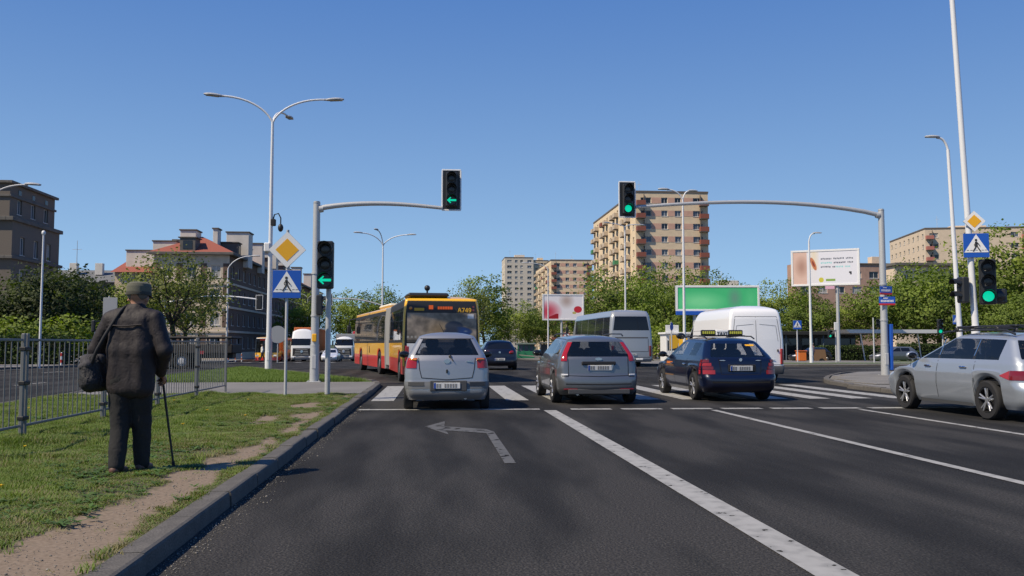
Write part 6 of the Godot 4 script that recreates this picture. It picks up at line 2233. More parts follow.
func street_names(root, at, yaw, w):
	var bs = Basis(Vector3.UP, yaw)
	var b = MB.new()
	b.box(at, Vector3(w, 0.25, 0.02), bs, 0.004)
	var o = part(root, "street_name_plate", b, M.sign_blue)
	var r = MB.new()
	r.box(at + bs * Vector3(0, -0.15, 0), Vector3(w, 0.07, 0.022), bs, 0.004)
	part(o, "red_strip", r, M.sign_red)
	var t = MB.new()
	var x = -w * 0.36
	while x < w * 0.36:
		t.box(at + bs * Vector3(x, -0.03, 0.012), Vector3(0.034, 0.075, 0.004), bs)
		x += 0.052
	t.box(at + bs * Vector3(-w * 0.1, 0.07, 0.012), Vector3(w * 0.3, 0.03, 0.004), bs)
	part(o, "lettering", t, M.sign_white)
# ---------------------------------------------------------------- buildings
var win_cache := {}
func window_mesh(w, h, kind, bars):
	var key = "%.2f_%.2f_%d_%d" % [w, h, kind, bars]
	if win_cache.has(key): return win_cache[key]
	var f = MB.new()
	var t = 0.08
	f.box(Vector3(0, h * 0.5 - t * 0.5, 0), Vector3(w, t, 0.06))
	f.box(Vector3(0, -h * 0.5 + t * 0.5, 0), Vector3(w, t, 0.06))
	for sx in [-1, 1]: f.box(Vector3(sx * (w * 0.5 - t * 0.5), 0, 0), Vector3(t, h - 2 * t - 0.002, 0.058))
	for k in bars: f.box(Vector3(lerpf(-w * 0.5, w * 0.5, (k + 1.0) / (bars + 1.0)), 0, 0), Vector3(0.07, h - 2 * t - 0.002, 0.056))
	f.box(Vector3(0, -h * 0.5 - 0.04, 0.12), Vector3(w + 0.16, 0.06, 0.3))
	var m = f.mesh()
	m.surface_set_material(0, M.win_frame)
	var g = MB.new()
	g.quad(Vector3(-w * 0.5 + t, -h * 0.5 + t, -0.01), Vector3(w * 0.5 - t, -h * 0.5 + t, -0.01), Vector3(w * 0.5 - t, h * 0.5 - t, -0.01), Vector3(-w * 0.5 + t, h * 0.5 - t, -0.01), Vector3.BACK)
	var arr = []
	arr.resize(Mesh.ARRAY_MAX)
	arr[Mesh.ARRAY_VERTEX] = g.v
	arr[Mesh.ARRAY_NORMAL] = g.n
	arr[Mesh.ARRAY_TEX_UV] = g.uv
	m.add_surface_from_arrays(Mesh.PRIMITIVE_TRIANGLES, arr)
	m.surface_set_material(1, [M.pane_dark, M.pane_grey, M.pane_curtain][kind])
	win_cache[key] = m
	return m

func facade(root, wall, org, u, n, W, H, holes, depth = 0.22, bars = 1):
	# wall quads around the openings, their reveals, and a window part in each
	var xs = [0.0, W]
	var ys = [0.0, H]
	for r in holes:
		for q in [r.position.x, r.end.x]: if not q in xs: xs.append(q)
		for q in [r.position.y, r.end.y]: if not q in ys: ys.append(q)
	xs.sort(); ys.sort()
	var P = func(x, y, z): return org + u * x + Vector3.UP * y + n * z
	for j in ys.size() - 1:
		var run = -1.0
		for i in xs.size() - 1:
			var c = Vector2((xs[i] + xs[i + 1]) * 0.5, (ys[j] + ys[j + 1]) * 0.5)
			var open = false
			for r in holes:
				if r.has_point(c):
					open = true
					break
			if not open and run < 0: run = xs[i]
			if run >= 0 and (open or i == xs.size() - 2):
				var e = xs[i] if open else xs[i + 1]
				wall.quad(P.call(run, ys[j], 0), P.call(e, ys[j], 0), P.call(e, ys[j + 1], 0), P.call(run, ys[j + 1], 0), n)
				run = -1.0
	for r in holes:
		var a = r.position; var b = r.end
		wall.quad(P.call(a.x, a.y, 0), P.call(b.x, a.y, 0), P.call(b.x, a.y, -depth), P.call(a.x, a.y, -depth), Vector3.UP)
		wall.quad(P.call(a.x, b.y, 0), P.call(b.x, b.y, 0), P.call(b.x, b.y, -depth), P.call(a.x, b.y, -depth), Vector3.DOWN)
		wall.quad(P.call(a.x, a.y, 0), P.call(a.x, b.y, 0), P.call(a.x, b.y, -depth), P.call(a.x, a.y, -depth), u)
		wall.quad(P.call(b.x, a.y, 0), P.call(b.x, b.y, 0), P.call(b.x, b.y, -depth), P.call(b.x, a.y, -depth), -u)
		var k = rng.randf()
		var o = MeshInstance3D.new()
		o.mesh = window_mesh(r.size.x, r.size.y, 0 if k < 0.4 else (1 if k < 0.8 else 2), bars if r.size.x > 1.0 else 0)
		o.name = "window"
		root.add_child(o, true)
		o.transform = Transform3D(Basis(u, Vector3.UP, n), P.call((a.x + b.x) * 0.5, (a.y + b.y) * 0.5, -depth + 0.05))

func grid_holes(x0, dx, nx, y0, dy, ny, w, h):
	var out = []
	for j in ny:
		for i in nx:
			out.append(Rect2(x0 + i * dx - w * 0.5, y0 + j * dy - h * 0.5, w, h))
	return out

func plain_box(wall, x0, x1, d0, d1, y0, y1, faces):
	# faces: string of f (towards us), b, l, r, t
	if "f" in faces: wall.quad(Vector3(x0, y0, -d0), Vector3(x1, y0, -d0), Vector3(x1, y1, -d0), Vector3(x0, y1, -d0), Vector3.BACK)
	if "b" in faces: wall.quad(Vector3(x0, y0, -d1), Vector3(x1, y0, -d1), Vector3(x1, y1, -d1), Vector3(x0, y1, -d1), Vector3.FORWARD)
	if "l" in faces: wall.quad(Vector3(x0, y0, -d0), Vector3(x0, y0, -d1), Vector3(x0, y1, -d1), Vector3(x0, y1, -d0), Vector3.LEFT)
	if "r" in faces: wall.quad(Vector3(x1, y0, -d0), Vector3(x1, y0, -d1), Vector3(x1, y1, -d1), Vector3(x1, y1, -d0), Vector3.RIGHT)
	if "t" in faces: wall.quad(Vector3(x0, y1, -d0), Vector3(x1, y1, -d0), Vector3(x1, y1, -d1), Vector3(x0, y1, -d1), Vector3.UP)

func tower(label, x0, d0, W, D, H, floors, turn, wallm, bands, balc, sidebalc):
	# a slab block; its near face looks back along the road, its long face to the left
	var root = thing("tower_block", label, "apartment block", Vector3(x0, -1.2, -d0), turn, "")
	var wall = MB.new()
	var fh = (H - 1.4) / floors
	var holes = []
	var side = []
	for k in floors:
		var yc = 1.0 + fh * (k + 0.55)
		for c in [[2.3, 2.3], [W * 0.4, 1.35], [W * 0.585, 1.35], [W * 0.86, 2.1]]:
			holes.append(Rect2(c[0] - c[1] * 0.5, yc - 0.62, c[1], 1.24))
		var ns = int(D / 4.0)
		for i in ns:
			side.append(Rect2(D - (i + 0.5) * D / ns - 0.7, yc - 0.62, 1.4, 1.24))
	facade(root, wall, Vector3.ZERO, Vector3.RIGHT, Vector3.BACK, W, H, holes, 0.25)
	facade(root, wall, Vector3(0, 0, -D), Vector3.BACK, Vector3.LEFT, D, H, side, 0.25)
	plain_box(wall, 0, W, 0, D, 0, H, "brt")
	part(root, "wall", wall, wallm)
	var par = MB.new()
	for e in [[Vector3(W * 0.5, H + 0.2, 0.03), Vector3(W + 0.2, 0.42, 0.16)], [Vector3(-0.03, H + 0.2, -D * 0.5), Vector3(0.16, 0.42, D - 0.2)], [Vector3(W + 0.03, H + 0.2, -D * 0.5), Vector3(0.16, 0.42, D - 0.2)]]:
		par.box(e[0], e[1], Basis.IDENTITY, 0.03)
	part(root, "parapet", par, M.roof_edge)
	if bands:
		for k in floors:
			var yc = 1.0 + fh * (k + 0.55)
			var edges = [[3.47, W * 0.4 - 0.7], [W * 0.4 + 0.7, W * 0.585 - 0.7], [W * 0.585 + 0.7, W * 0.86 - 1.07]]
			for e in edges:
				if e[1] - e[0] < 0.3: continue
				var b = MB.new()
				b.box(Vector3((e[0] + e[1]) * 0.5, yc, 0.015), Vector3(e[1] - e[0] - 0.06, 1.24, 0.03))
				part(root, "colour_panel", b, bands)
	if balc:
		for k in floors:
			var yb = 1.0 + fh * (k + 0.55) - 1.15
			for e in [[0.75, 1.9], [W - 1.35, 1.9]]:
				var b = MB.new()
				b.box(Vector3(e[0] + 0.3, yb, 0.55), Vector3(e[1], 0.15, 1.1))
				var o = part(root, "balcony", b, M.roof_edge)
				var p = MB.new()
				p.box(Vector3(e[0] + 0.3, yb + 0.55, 1.08), Vector3(e[1], 0.95, 0.07))
				for sx in [-1, 1]: p.box(Vector3(e[0] + 0.3 + sx * (e[1] * 0.5 - 0.035), yb + 0.55, 0.53), Vector3(0.07, 0.95, 1.03))
				part(o, "balustrade", p, balc)
				var sh = MB.new()
				sh.box(Vector3(e[0] + 0.3 + (0.75 if e[0] < 3 else -0.75), yb + 1.3, 0.3), Vector3(0.06, 2.3, 0.55))
				part(o, "side_screen", sh, M.roof_edge)
	if sidebalc:
		var ns = int(D / 4.0)
		for k in floors:
			var yb = 1.0 + fh * (k + 0.55) - 1.15
			for i in ns:
				if i % 3 == 0 or i > ns - 1: continue
				var z = -((i + 0.5) * D / ns)
				var b = MB.new()
				b.box(Vector3(-0.5, yb, z), Vector3(1.0, 0.15, 2.3))
				var o = part(root, "balcony", b, M.roof_edge)
				var p = MB.new()
				p.box(Vector3(-0.98, yb + 0.55, z), Vector3(0.06, 0.95, 2.3))
				for sx in [-1, 1]: p.box(Vector3(-0.48, yb + 0.55, z + sx * 1.12), Vector3(0.93, 0.95, 0.06))
				var pick = rng.randf()
				part(o, "balustrade", p, sidebalc if pick < 0.9 else (M.bal_red if pick < 0.95 else M.bal_green))
	var sh2 = MB.new()
	sh2.box(Vector3(W * 0.55, H + 1.0, -D * 0.35), Vector3(W * 0.35, 2.0, 4.0), Basis.IDENTITY, 0.03)
	part(root, "lift_house", sh2, wallm)
	var an = MB.new()
	for e in [[0.2, 4.5], [0.6, 3.0]]:
		an.cyl(Vector3(W * e[0], H, -D * 0.2), Vector3(W * e[0], H + e[1], -D * 0.2), 0.05, 0.03, 5)
		an.cyl(Vector3(W * e[0] - 0.6, H + e[1] * 0.8, -D * 0.2), Vector3(W * e[0] + 0.6, H + e[1] * 0.8, -D * 0.2), 0.025, 0.025, 4)
	part(root, "aerial", an, M.pole_grey)
	return root

func corner_house():
	# four-storey house on the far left corner: red tiled roof, white chimneys, dark flank along the street
	var x1 = -29.7; var x0 = -40.3; var d0 = 130.0; var d1 = 232.0
	var H = 15.3
	var root = thing("corner_tenement", "four-storey brick tenement with red tiled roof and white chimneys", "building", Vector3(0, -1.2, 0))
	var wall = MB.new()
	var W = x1 - x0
	var holes = grid_holes(1.9, 3.4, 3, 2.6, 3.45, 4, 1.3, 1.75)
	var front = MB.new()
	facade(root, front, Vector3(x0, 0, -d0), Vector3.RIGHT, Vector3.BACK, W, H, holes, 0.25, 1)
	part(root, "front_wall", front, M.stone)
	for k in 4:
		for x in [0.45, 3.6, 7.0, 10.15]:
			var bp = MB.new()
			bp.box(Vector3(x0 + x, 2.6 + 3.45 * k, -d0 + 0.02), Vector3(0.85, 2.3, 0.05), Basis.IDENTITY, 0.01)
			part(root, "brick_panel", bp, M.brick)
	var D = d1 - d0
	var fl = grid_holes(2.4, 3.9, 26, 2.6, 3.45, 4, 1.35, 1.75)
	facade(root, wall, Vector3(x1, 0, -d0), Vector3.FORWARD, Vector3.RIGHT, D, H, fl, 0.25, 1)
	plain_box(wall, x0, x1, d0, d1, 0, H, "blt")
	part(root, "wall", wall, M.brick)
	# pale bands: corner pilasters, string courses, window surrounds and cornice
	var q = MB.new()
	for y in [4.25, 7.75, 11.2]:
		q.box(Vector3((x0 + x1) * 0.5, y, -d0 + 0.06), Vector3(W + 0.2, 0.32, 0.2), Basis.IDENTITY, 0.02)
		q.box(Vector3(x1 + 0.06, y, -(d0 + d1) * 0.5), Vector3(0.2, 0.32, D - 0.05), Basis.IDENTITY, 0.02)
	part(root, "string_course", q, M.stone)
	var bs = MB.new()
	bs.box(Vector3((x0 + x1) * 0.5, 0.6, -d0 + 0.08), Vector3(W + 0.3, 1.2, 0.2), Basis.IDENTITY, 0.02)
	bs.box(Vector3(x1 + 0.08, 0.6, -(d0 + d1) * 0.5), Vector3(0.2, 1.2, D - 0.1), Basis.IDENTITY, 0.02)
	part(root, "plinth", bs, M.stone)
	var co = MB.new()
	co.box(Vector3((x0 + x1) * 0.5, H + 0.2, -d0 + 0.35), Vector3(W + 1.4, 0.4, 0.7), Basis.IDENTITY, 0.04)
	co.box(Vector3(x1 + 0.35, H + 0.2, -(d0 + d1) * 0.5 + 0.0), Vector3(0.7, 0.4, D - 0.05), Basis.IDENTITY, 0.04)
	part(root, "cornice", co, M.stone_dark)
	# hipped roof
	var rf = MB.new()
	var e = 0.6
	var A = Vector3(x0 - e, H + 0.4, -d0 + e); var B = Vector3(x1 + e, H + 0.4, -d0 + e)
	var C = Vector3(x1 + e, H + 0.4, -d1); var Dd = Vector3(x0 - e, H + 0.4, -d1)
	var xm = (x0 + x1) * 0.5
	var R0 = Vector3(xm, H + 3.3, -d0 - 5.4); var R1 = Vector3(xm, H + 3.3, -d1)
	rf.flat(A, B, R0, Vector3(0, 1, 1))
	rf.flat(B, C, R1, Vector3(1, 1, 0)); rf.flat(B, R1, R0, Vector3(1, 1, 0))
	rf.flat(A, R0, R1, Vector3(-1, 1, 0)); rf.flat(A, R1, Dd, Vector3(-1, 1, 0))
	var ro = part(root, "roof", rf, M.tiles)
	# dormers: one to the front, a row along the flank
	for dm in [[-35.6, 129.9, 0]] + range(8).map(func(i): return [x1 - 0.15, 137.0 + i * 8.0, 1]):
		var b = MB.new()
		var c = Vector3(dm[0], H + 1.45, -dm[1] - (1.2 if dm[2] == 0 else 0.0))
		if dm[2] == 1: c.x -= 1.3
		b.box(c, Vector3(2.2, 2.0, 2.6) if dm[2] == 0 else Vector3(2.6, 2.0, 2.2), Basis.IDENTITY, 0.04)
		b.box(c + Vector3(0, 1.08, 0), Vector3(2.7, 0.16, 2.9) if dm[2] == 0 else Vector3(2.9, 0.16, 2.7), Basis.IDENTITY, 0.03)
		var o = part(ro, "dormer", b, M.stone_dark)
		var w = MB.new()
		w.box(c + (Vector3(0, 0, 1.31) if dm[2] == 0 else Vector3(1.31, 0, 0)), Vector3(1.3, 1.2, 0.06) if dm[2] == 0 else Vector3(0.06, 1.2, 1.3))
		part(root, "dormer_window", w, M.pane_dark)
	# white chimney stacks with dark copings
	for ch in [[-38.0, -35.7, 134.5, 137.5, 18.2], [-33.1, -32.4, 134.0, 136.0, 18.4], [-32.3, -28.9, 139.0, 142.0, 18.5], [-31.3, -28.9, 150, 152, 18.0], [-31.3, -28.9, 163, 165, 17.8], [-31.2, -29.2, 178, 180, 17.8], [-31.2, -29.2, 194, 196, 17.8], [-31.2, -29.4, 212, 214, 17.8], [-43.0, -39.6, 138, 142, 16.9], [-40.6, -38.6, 140, 143, 17.3]]:
		var b = MB.new()
		b.box(Vector3((ch[0] + ch[1]) * 0.5, (H - 1.0 + ch[4] + 1.2) * 0.5, -(ch[2] + ch[3]) * 0.5), Vector3(ch[1] - ch[0], ch[4] + 1.2 - H + 1.0, ch[3] - ch[2]), Basis.IDENTITY, 0.03)
		var o = part(root, "chimney", b, M.white_render)
		var k = MB.new()
		k.box(Vector3((ch[0] + ch[1]) * 0.5, ch[4] + 1.3, -(ch[2] + ch[3]) * 0.5), Vector3(ch[1] - ch[0] + 0.3, 0.2, ch[3] - ch[2] + 0.3), Basis.IDENTITY, 0.03)
		part(o, "coping", k, M.stone_dark)
	# lower pale wing to the left
	var wg = thing("pale_tenement", "low cream tenement wing with small red roof behind the leafy trees", "building", Vector3(0, -1.2, 0))
	var ww = MB.new()
	var hw = grid_holes(1.6, 2.7, 3, 2.6, 3.4, 4, 1.2, 1.6)
	facade(wg, ww, Vector3(-49.2, 0, -140), Vector3.RIGHT, Vector3.BACK, 8.7, 13.4, hw, 0.22)
	plain_box(ww, -49.2, -40.5, 140, 152, 0, 13.4, "blrt")
	part(wg, "wall", ww, M.cream)
	var wr = MB.new()
	var a = Vector3(-49.7, 13.5, -139.4); var b2 = Vector3(-40.4, 13.5, -139.4)
	var a3 = Vector3(-49.7, 15.6, -146); var b3 = Vector3(-40.4, 15.6, -146)
	wr.flat(a, b2, b3, Vector3(0, 1, 1)); wr.flat(a, b3, a3, Vector3(0, 1, 1))
	wr.flat(a3, b3, Vector3(-40.4, 13.5, -152.6), Vector3(0, 1, -1)); wr.flat(a3, Vector3(-40.4, 13.5, -152.6), Vector3(-49.7, 13.5, -152.6), Vector3(0, 1, -1))
	part(wg, "roof", wr, M.tiles)
	for ch in [[-48.6, -43.6, 143, 145, 17.0]]:
		var b = MB.new()
		b.box(Vector3((ch[0] + ch[1]) * 0.5, 15.4, -144), Vector3(ch[1] - ch[0], 3.6, 2.0), Basis.IDENTITY, 0.03)
		part(wg, "chimney", b, M.white_render)
		var k = MB.new()
		k.box(Vector3((ch[0] + ch[1]) * 0.5, 17.25, -144), Vector3(ch[1] - ch[0] + 0.3, 0.18, 2.3), Basis.IDENTITY, 0.03)
		part(wg, "coping", k, M.stone_dark)

func dark_house():
	var x1 = -53.9; var d0 = 116.0; var d1 = 129.2
	var root = thing("brick_tenement", "dark grey six-storey tenement with stepped cornices at the left edge", "building", Vector3(0, -1.0, 0))
	var wall = MB.new()
	var H1 = 18.0; var H2 = 22.7
	var fl = []
	for k in 4:
		for i in 3: fl.append(Rect2(2.2 + i * 3.9, 1.4 + k * 4.1, 1.3, 2.3))
	facade(root, wall, Vector3(x1 + 0.6, 0, -d0 + 0.4), Vector3.FORWARD, Vector3.RIGHT, d1 - d0 + 0.8, H1, fl, 0.3)
	var ff = []
	for k in 4:
		for i in 5: ff.append(Rect2(14.0 + i * 3.9, 1.4 + k * 4.1, 1.3, 2.3))
	facade(root, wall, Vector3(x1 - 34.4, 0, -d0 + 0.4), Vector3.RIGHT, Vector3.BACK, 35.0, H1, ff, 0.3)
	plain_box(wall, x1 - 34.4, x1 + 0.6, d0 - 0.4, d1 + 0.4, 0, H1, "blt")
	var up = []
	for i in 3: up.append(Rect2(2.0 + i * 3.9, H1 + 1.0, 1.3, 1.9))
	facade(root, wall, Vector3(x1, 0, -d0), Vector3.FORWARD, Vector3.RIGHT, d1 - d0, H2, up, 0.3)
	var vents = []
	facade(root, wall, Vector3(x1 - 34, 0, -d0), Vector3.RIGHT, Vector3.BACK, 34.0, H2, vents, 0.3)
	plain_box(wall, x1 - 34, x1, d0, d1, H1, H2, "blt")
	part(root, "wall", wall, M.brick_dark)
	for e in [[H1 + 0.1, 0.9, 0.5], [H2 + 0.15, 0.4, 0.35], [H2 - 1.6, 0.2, 0.3], [13.2, 0.95, 0.4]]:
		var c = MB.new()
		var o = e[1]
		c.box(Vector3(x1 + o * 0.5, e[0], -(d0 + d1) * 0.5), Vector3(o, e[2], d1 - d0 + o * 2), Basis.IDENTITY, 0.04)
		c.box(Vector3(x1 - 17 - o * 0.5, e[0], -d0 + o * 0.5), Vector3(34 + o, e[2], o - 0.01), Basis.IDENTITY, 0.04)
		part(root, "cornice", c, M.stone_dark)
	for i in 3:
		var v = MB.new()
		v.box(Vector3(x1 + 0.02, H2 - 0.9, -(d0 + 2.6 + i * 3.9)), Vector3(0.06, 0.6, 0.8))
		part(root, "attic_vent", v, M.pane_dark)

func right_buildings():
	# cream block behind the trees at the right
	var t = tower("cream apartment block behind the trees at right, small windows", 134.2, 230.0, 27.0, 32.0, 34.0, 11, -0.21, M.cream, null, M.bal_rose, null)
	# long low pinkish building, partly hidden by the white billboard
	var root = thing("low_building", "long low brown-pink building behind the white billboard", "building", Vector3(0, -1.2, 0))
	var wall = MB.new()
	var fr = grid_holes(2.5, 4.0, 6, 14.6, 3.2, 1, 2.2, 1.5) + grid_holes(2.5, 4.0, 6, 18.0, 3.2, 1, 2.2, 1.5)
	facade(root, wall, Vector3(80, 0, -190), Vector3.RIGHT, Vector3.BACK, 28.0, 20.4, fr, 0.25)
	plain_box(wall, 80, 108, 190, 194, 0, 20.4, "blrt")
	part(root, "wall", wall, M.pink)
	var ed = MB.new()
	ed.box(Vector3(94, 20.5, -190.0), Vector3(28.4, 0.3, 0.5), Basis.IDENTITY, 0.04)
	part(root, "roof_edge", ed, M.roof_edge)
	for c in [[90.0, 23.0], [100.0, 22.8]]:
		var b = MB.new()
		b.box(Vector3(c[0], 21.3, -192.5), Vector3(2.2, 2.0, 2.0), Basis.IDENTITY, 0.03)
		part(root, "roof_hut", b, M.cream)
	# pale flat-roofed building with a dark overhang
	var pb = thing("flat_roofed_building", "pale flat-roofed building with dark overhanging eave above the hedge trees", "building", Vector3(0, -1.2, 0))
	var pw = MB.new()
	var ph = grid_holes(2.0, 3.3, 3, 12.4, 3.0, 1, 1.7, 1.9) + grid_holes(2.0, 3.3, 3, 8.6, 3.0, 1, 1.7, 1.9)
	facade(pb, pw, Vector3(71.3, 0, -131), Vector3.RIGHT, Vector3.BACK, 11.0, 14.6, ph, 0.25)
	plain_box(pw, 71.3, 82.3, 131, 134, 0, 14.6, "blrt")
	part(pb, "wall", pw, M.cream)
	var pe = MB.new()
	pe.box(Vector3(76.8, 14.85, -132.2), Vector3(11.8, 0.45, 4.2), Basis.IDENTITY, 0.05)
	part(pb, "eave", pe, M.stone_dark)
	# distant cream roofs left of it
	var fb = thing("far_building", "small far cream building with roof huts left of the white billboard", "building", Vector3(0, -1.2, 0))
	var fw = MB.new()
	facade(fb, fw, Vector3(92, 0, -300), Vector3.RIGHT, Vector3.BACK, 19.0, 21.6, grid_holes(2, 3.4, 5, 19.0, 3, 1, 1.6, 1.3), 0.2)
	plain_box(fw, 92, 111, 300, 312, 0, 21.6, "blrt")
	part(fb, "wall", fw, M.cream)
	var fh = MB.new()
	fh.box(Vector3(104, 23.2, -305), Vector3(6, 3.4, 5), Basis.IDENTITY, 0.04)
	fh.cyl(Vector3(101.5, 22, -305), Vector3(101.5, 28.5, -305), 0.07, 0.04, 5)
	part(fb, "roof_hut", fh, M.white_render)
	# far grey row at the left
	var gr = thing("far_tenement", "far grey-roofed row of houses between the two left tenements", "building", Vector3(0, -1.2, 0))
	var gw = MB.new()
	facade(gr, gw, Vector3(-90, 0, -200), Vector3.RIGHT, Vector3.BACK, 24.0, 16.0, grid_holes(2, 3.4, 7, 10.5, 3.3, 2, 1.3, 1.6), 0.2)
	plain_box(gw, -90, -66, 200, 214, 0, 16.0, "blrt")
	part(gr, "wall", gw, M.brick_grey)
	var rr = MB.new()
	var a = Vector3(-90.5, 16, -199.5); var b = Vector3(-65.5, 16, -199.5); var c = Vector3(-65.5, 19.2, -207); var d = Vector3(-90.5, 19.2, -207)
	rr.flat(a, b, c, Vector3(0, 1, 1)); rr.flat(a, c, d, Vector3(0, 1, 1))
	rr.flat(b, c, Vector3(-65.5, 16, -214.5), Vector3.RIGHT)
	rr.flat(d, c, Vector3(-65.5, 16, -214.5), Vector3(0, 1, -1)); rr.flat(d, Vector3(-65.5, 16, -214.5), Vector3(-90.5, 16, -214.5), Vector3(0, 1, -1))
	part(gr, "roof", rr, M.slate)
	for x in [-86.0, -80.5, -75.0, -69.0]:
		var k = MB.new()
		k.box(Vector3(x, 19.2, -204), Vector3(1.6, 2.6, 1.2), Basis.IDENTITY, 0.03)
		part(gr, "chimney", k, M.white_render)
	var ar = MB.new()
	ar.cyl(Vector3(-79.6, 18, -203), Vector3(-79.6, 25.5, -203), 0.09, 0.05, 5)
	ar.cyl(Vector3(-80.6, 23.5, -203), Vector3(-78.6, 23.5, -203), 0.04, 0.04, 4)
	part(gr, "aerial", ar, M.pole_grey)
# ---------------------------------------------------------------- plants
func leaf_quad(mb, p, nn, size, c, soft = Vector3.ZERO):
	var u = nn.cross(Vector3(rng.randf_range(-1, 1), rng.randf_range(-1, 1), rng.randf_range(-1, 1))).normalized()
	if u.length() < 0.5: return
	var w = nn.cross(u)
	mb.col = c
	var a = p - u * size; var b = p + w * size * 0.62; var d = p + u * size; var e = p - w * size * 0.62
	if soft != Vector3.ZERO: nn = (nn * (1.0 if nn.dot(soft) > 0.0 else -1.0) + soft * 0.9).normalized()
	mb.tri(a, b, d, nn, nn, nn)
	mb.tri(a, d, e, nn, nn, nn)

func crown_mesh(seed_, rx, ry, clumps, per, leaf, spread, hole, dark, bright, droop = 0.0):
	# clumps of leaves through an uneven ellipsoid about y = ry
	var mb = MB.new()
	mb.tinted = true
	rng.seed = seed_
	var nz = noise(0.28, seed_, 3)
	for k in clumps:
		var d = Vector3(rng.randfn(), rng.randfn() * 0.9, rng.randfn()).normalized()
		var lump = 1.0 + 0.62 * nz.get_noise_3dv(d * 6.0)
		var rad = pow(rng.randf(), 0.42) * lump
		if rng.randf() < hole * (0.5 + nz.get_noise_3dv(d * 11.0 + Vector3(5, 5, 5))): continue
		var c = Vector3(d.x * rx, d.y * ry, d.z * rx) * rad
		c.y -= droop * (c.x * c.x + c.z * c.z) / (rx * rx)
		var cr = spread * rng.randf_range(0.6, 1.25)
		var tone = rng.randf()
		var base = dark.lerp(bright, tone)
		for i in int(per * rng.randf_range(0.6, 1.4)):
			var o = Vector3(rng.randfn(), rng.randfn() * 0.7, rng.randfn()) * cr * 0.55
			var p = c + o
			var nn = (Vector3(rng.randfn(), rng.randfn(), rng.randfn()) + d * 0.7 + Vector3.UP * 0.5).normalized()
			var v = rng.randf_range(0.8, 1.22)
			leaf_quad(mb, p + Vector3(0, ry, 0), nn, leaf * rng.randf_range(0.65, 1.3), Color(base.x * v, base.y * v, base.z * v), (d + o.normalized() * 0.8 + Vector3.UP * 0.2).normalized())
	return mb.mesh()

func trunk_mesh(seed_, h, reach, n, r):
	# trunk that splits into limbs running up into the crown
	rng.seed = seed_
	var mb = MB.new()
	var fork = Vector3(rng.randf_range(-0.2, 0.2), h * 0.38, rng.randf_range(-0.2, 0.2))
	mb.tube([Vector3(0, -0.3, 0), Vector3(0, 0.1, 0), Vector3(0.03, h * 0.2, 0.02), fork], [r * 1.35, r * 1.1, r, r * 0.85], 9)
	for k in n:
		var a = TAU * k / n + rng.randf_range(-0.4, 0.4)
		var out = reach * rng.randf_range(0.45, 0.95)
		var e = fork + Vector3(cos(a) * out, h * rng.randf_range(0.25, 0.55), sin(a) * out)
		var m = fork.lerp(e, 0.45) + Vector3(0, -h * 0.03, 0)
		mb.tube([fork - Vector3(0, 0.15, 0), m, e], [r * 0.55, r * 0.36, r * 0.1], 6)
		for q in 3:
			var s = fork.lerp(e, rng.randf_range(0.35, 0.8))
			var b = a + rng.randf_range(-1.2, 1.2)
			var f = s + Vector3(cos(b), rng.randf_range(0.2, 0.9), sin(b)) * out * 0.4
			mb.tube([s, s.lerp(f, 0.5) + Vector3(0, 0.1, 0), f], [r * 0.2, r * 0.13, r * 0.04], 5)
	return mb.mesh()

var tree_kinds := []
func make_tree_kinds():
	# [crown mesh, crown base height, trunk mesh, nominal height]
	var d1 = Vector3(.068, .108, .015); var b1 = Vector3(.185, .25, .036)
	var d2 = Vector3(.088, .132, .018); var b2 = Vector3(.235, .295, .045)
	var d3 = Vector3(.09, .108, .026); var b3 = Vector3(.21, .24, .06)
	tree_kinds.append([crown_mesh(11, 4.0, 3.6, 175, 66, 0.135, 0.95, 0.5, d1, b1), 2.6, trunk_mesh(12, 8.0, 3.4, 6, 0.2), 10.0])
	tree_kinds.append([crown_mesh(21, 3.6, 4.0, 170, 64, 0.135, 0.95, 0.55, d2, b2), 2.2, trunk_mesh(22, 8.0, 3.0, 6, 0.18), 10.0])
	tree_kinds.append([crown_mesh(31, 3.4, 3.3, 130, 46, 0.12, 0.95, 0.75, d3, b3, 0.6), 2.6, trunk_mesh(32, 8.5, 3.4, 8, 0.2), 9.2])
	tree_kinds.append([crown_mesh(41, 2.4, 4.2, 140, 60, 0.135, 0.9, 0.4, d2, b2), 2.0, trunk_mesh(42, 8.0, 2.0, 5, 0.16), 10.4])
	tree_kinds.append([crown_mesh(51, 4.6, 3.2, 200, 64, 0.135, 1.0, 0.4, d1, b1), 1.4, trunk_mesh(52, 6.5, 3.6, 7, 0.2), 7.8])
	tree_kinds.append([crown_mesh(61, 2.2, 1.7, 90, 40, 0.12, 0.7, 0.25, d2, b2), 0.3, trunk_mesh(62, 2.8, 1.6, 6, 0.08), 3.7])
	tree_kinds.append([crown_mesh(81, 4.6, 3.6, 230, 58, 0.15, 1.1, 0.1, Vector3(.02, .034, .009), Vector3(.075, .10, .022)), 1.0, trunk_mesh(82, 7.0, 3.6, 7, 0.2), 8.2])

func tree(called, label, kind, x, d, h, wide = 1.0, turn = 0.0, group = "trees lining the junction"):
	var k = tree_kinds[kind]
	var root = thing(called, label, "tree" if kind != 5 else "shrub", V(x, d), turn, group)
	var s = h / k[3]
	var t = part(root, "trunk" if kind != 5 else "stem", k[2], M.bark)
	t.scale = Vector3(s * wide, s, s * wide)
	var c = part(root, "crown" if kind != 5 else "foliage", k[0], M.leaf)
	c.scale = Vector3(s * wide, s, s * wide)
	c.position.y = k[1] * s
	return root

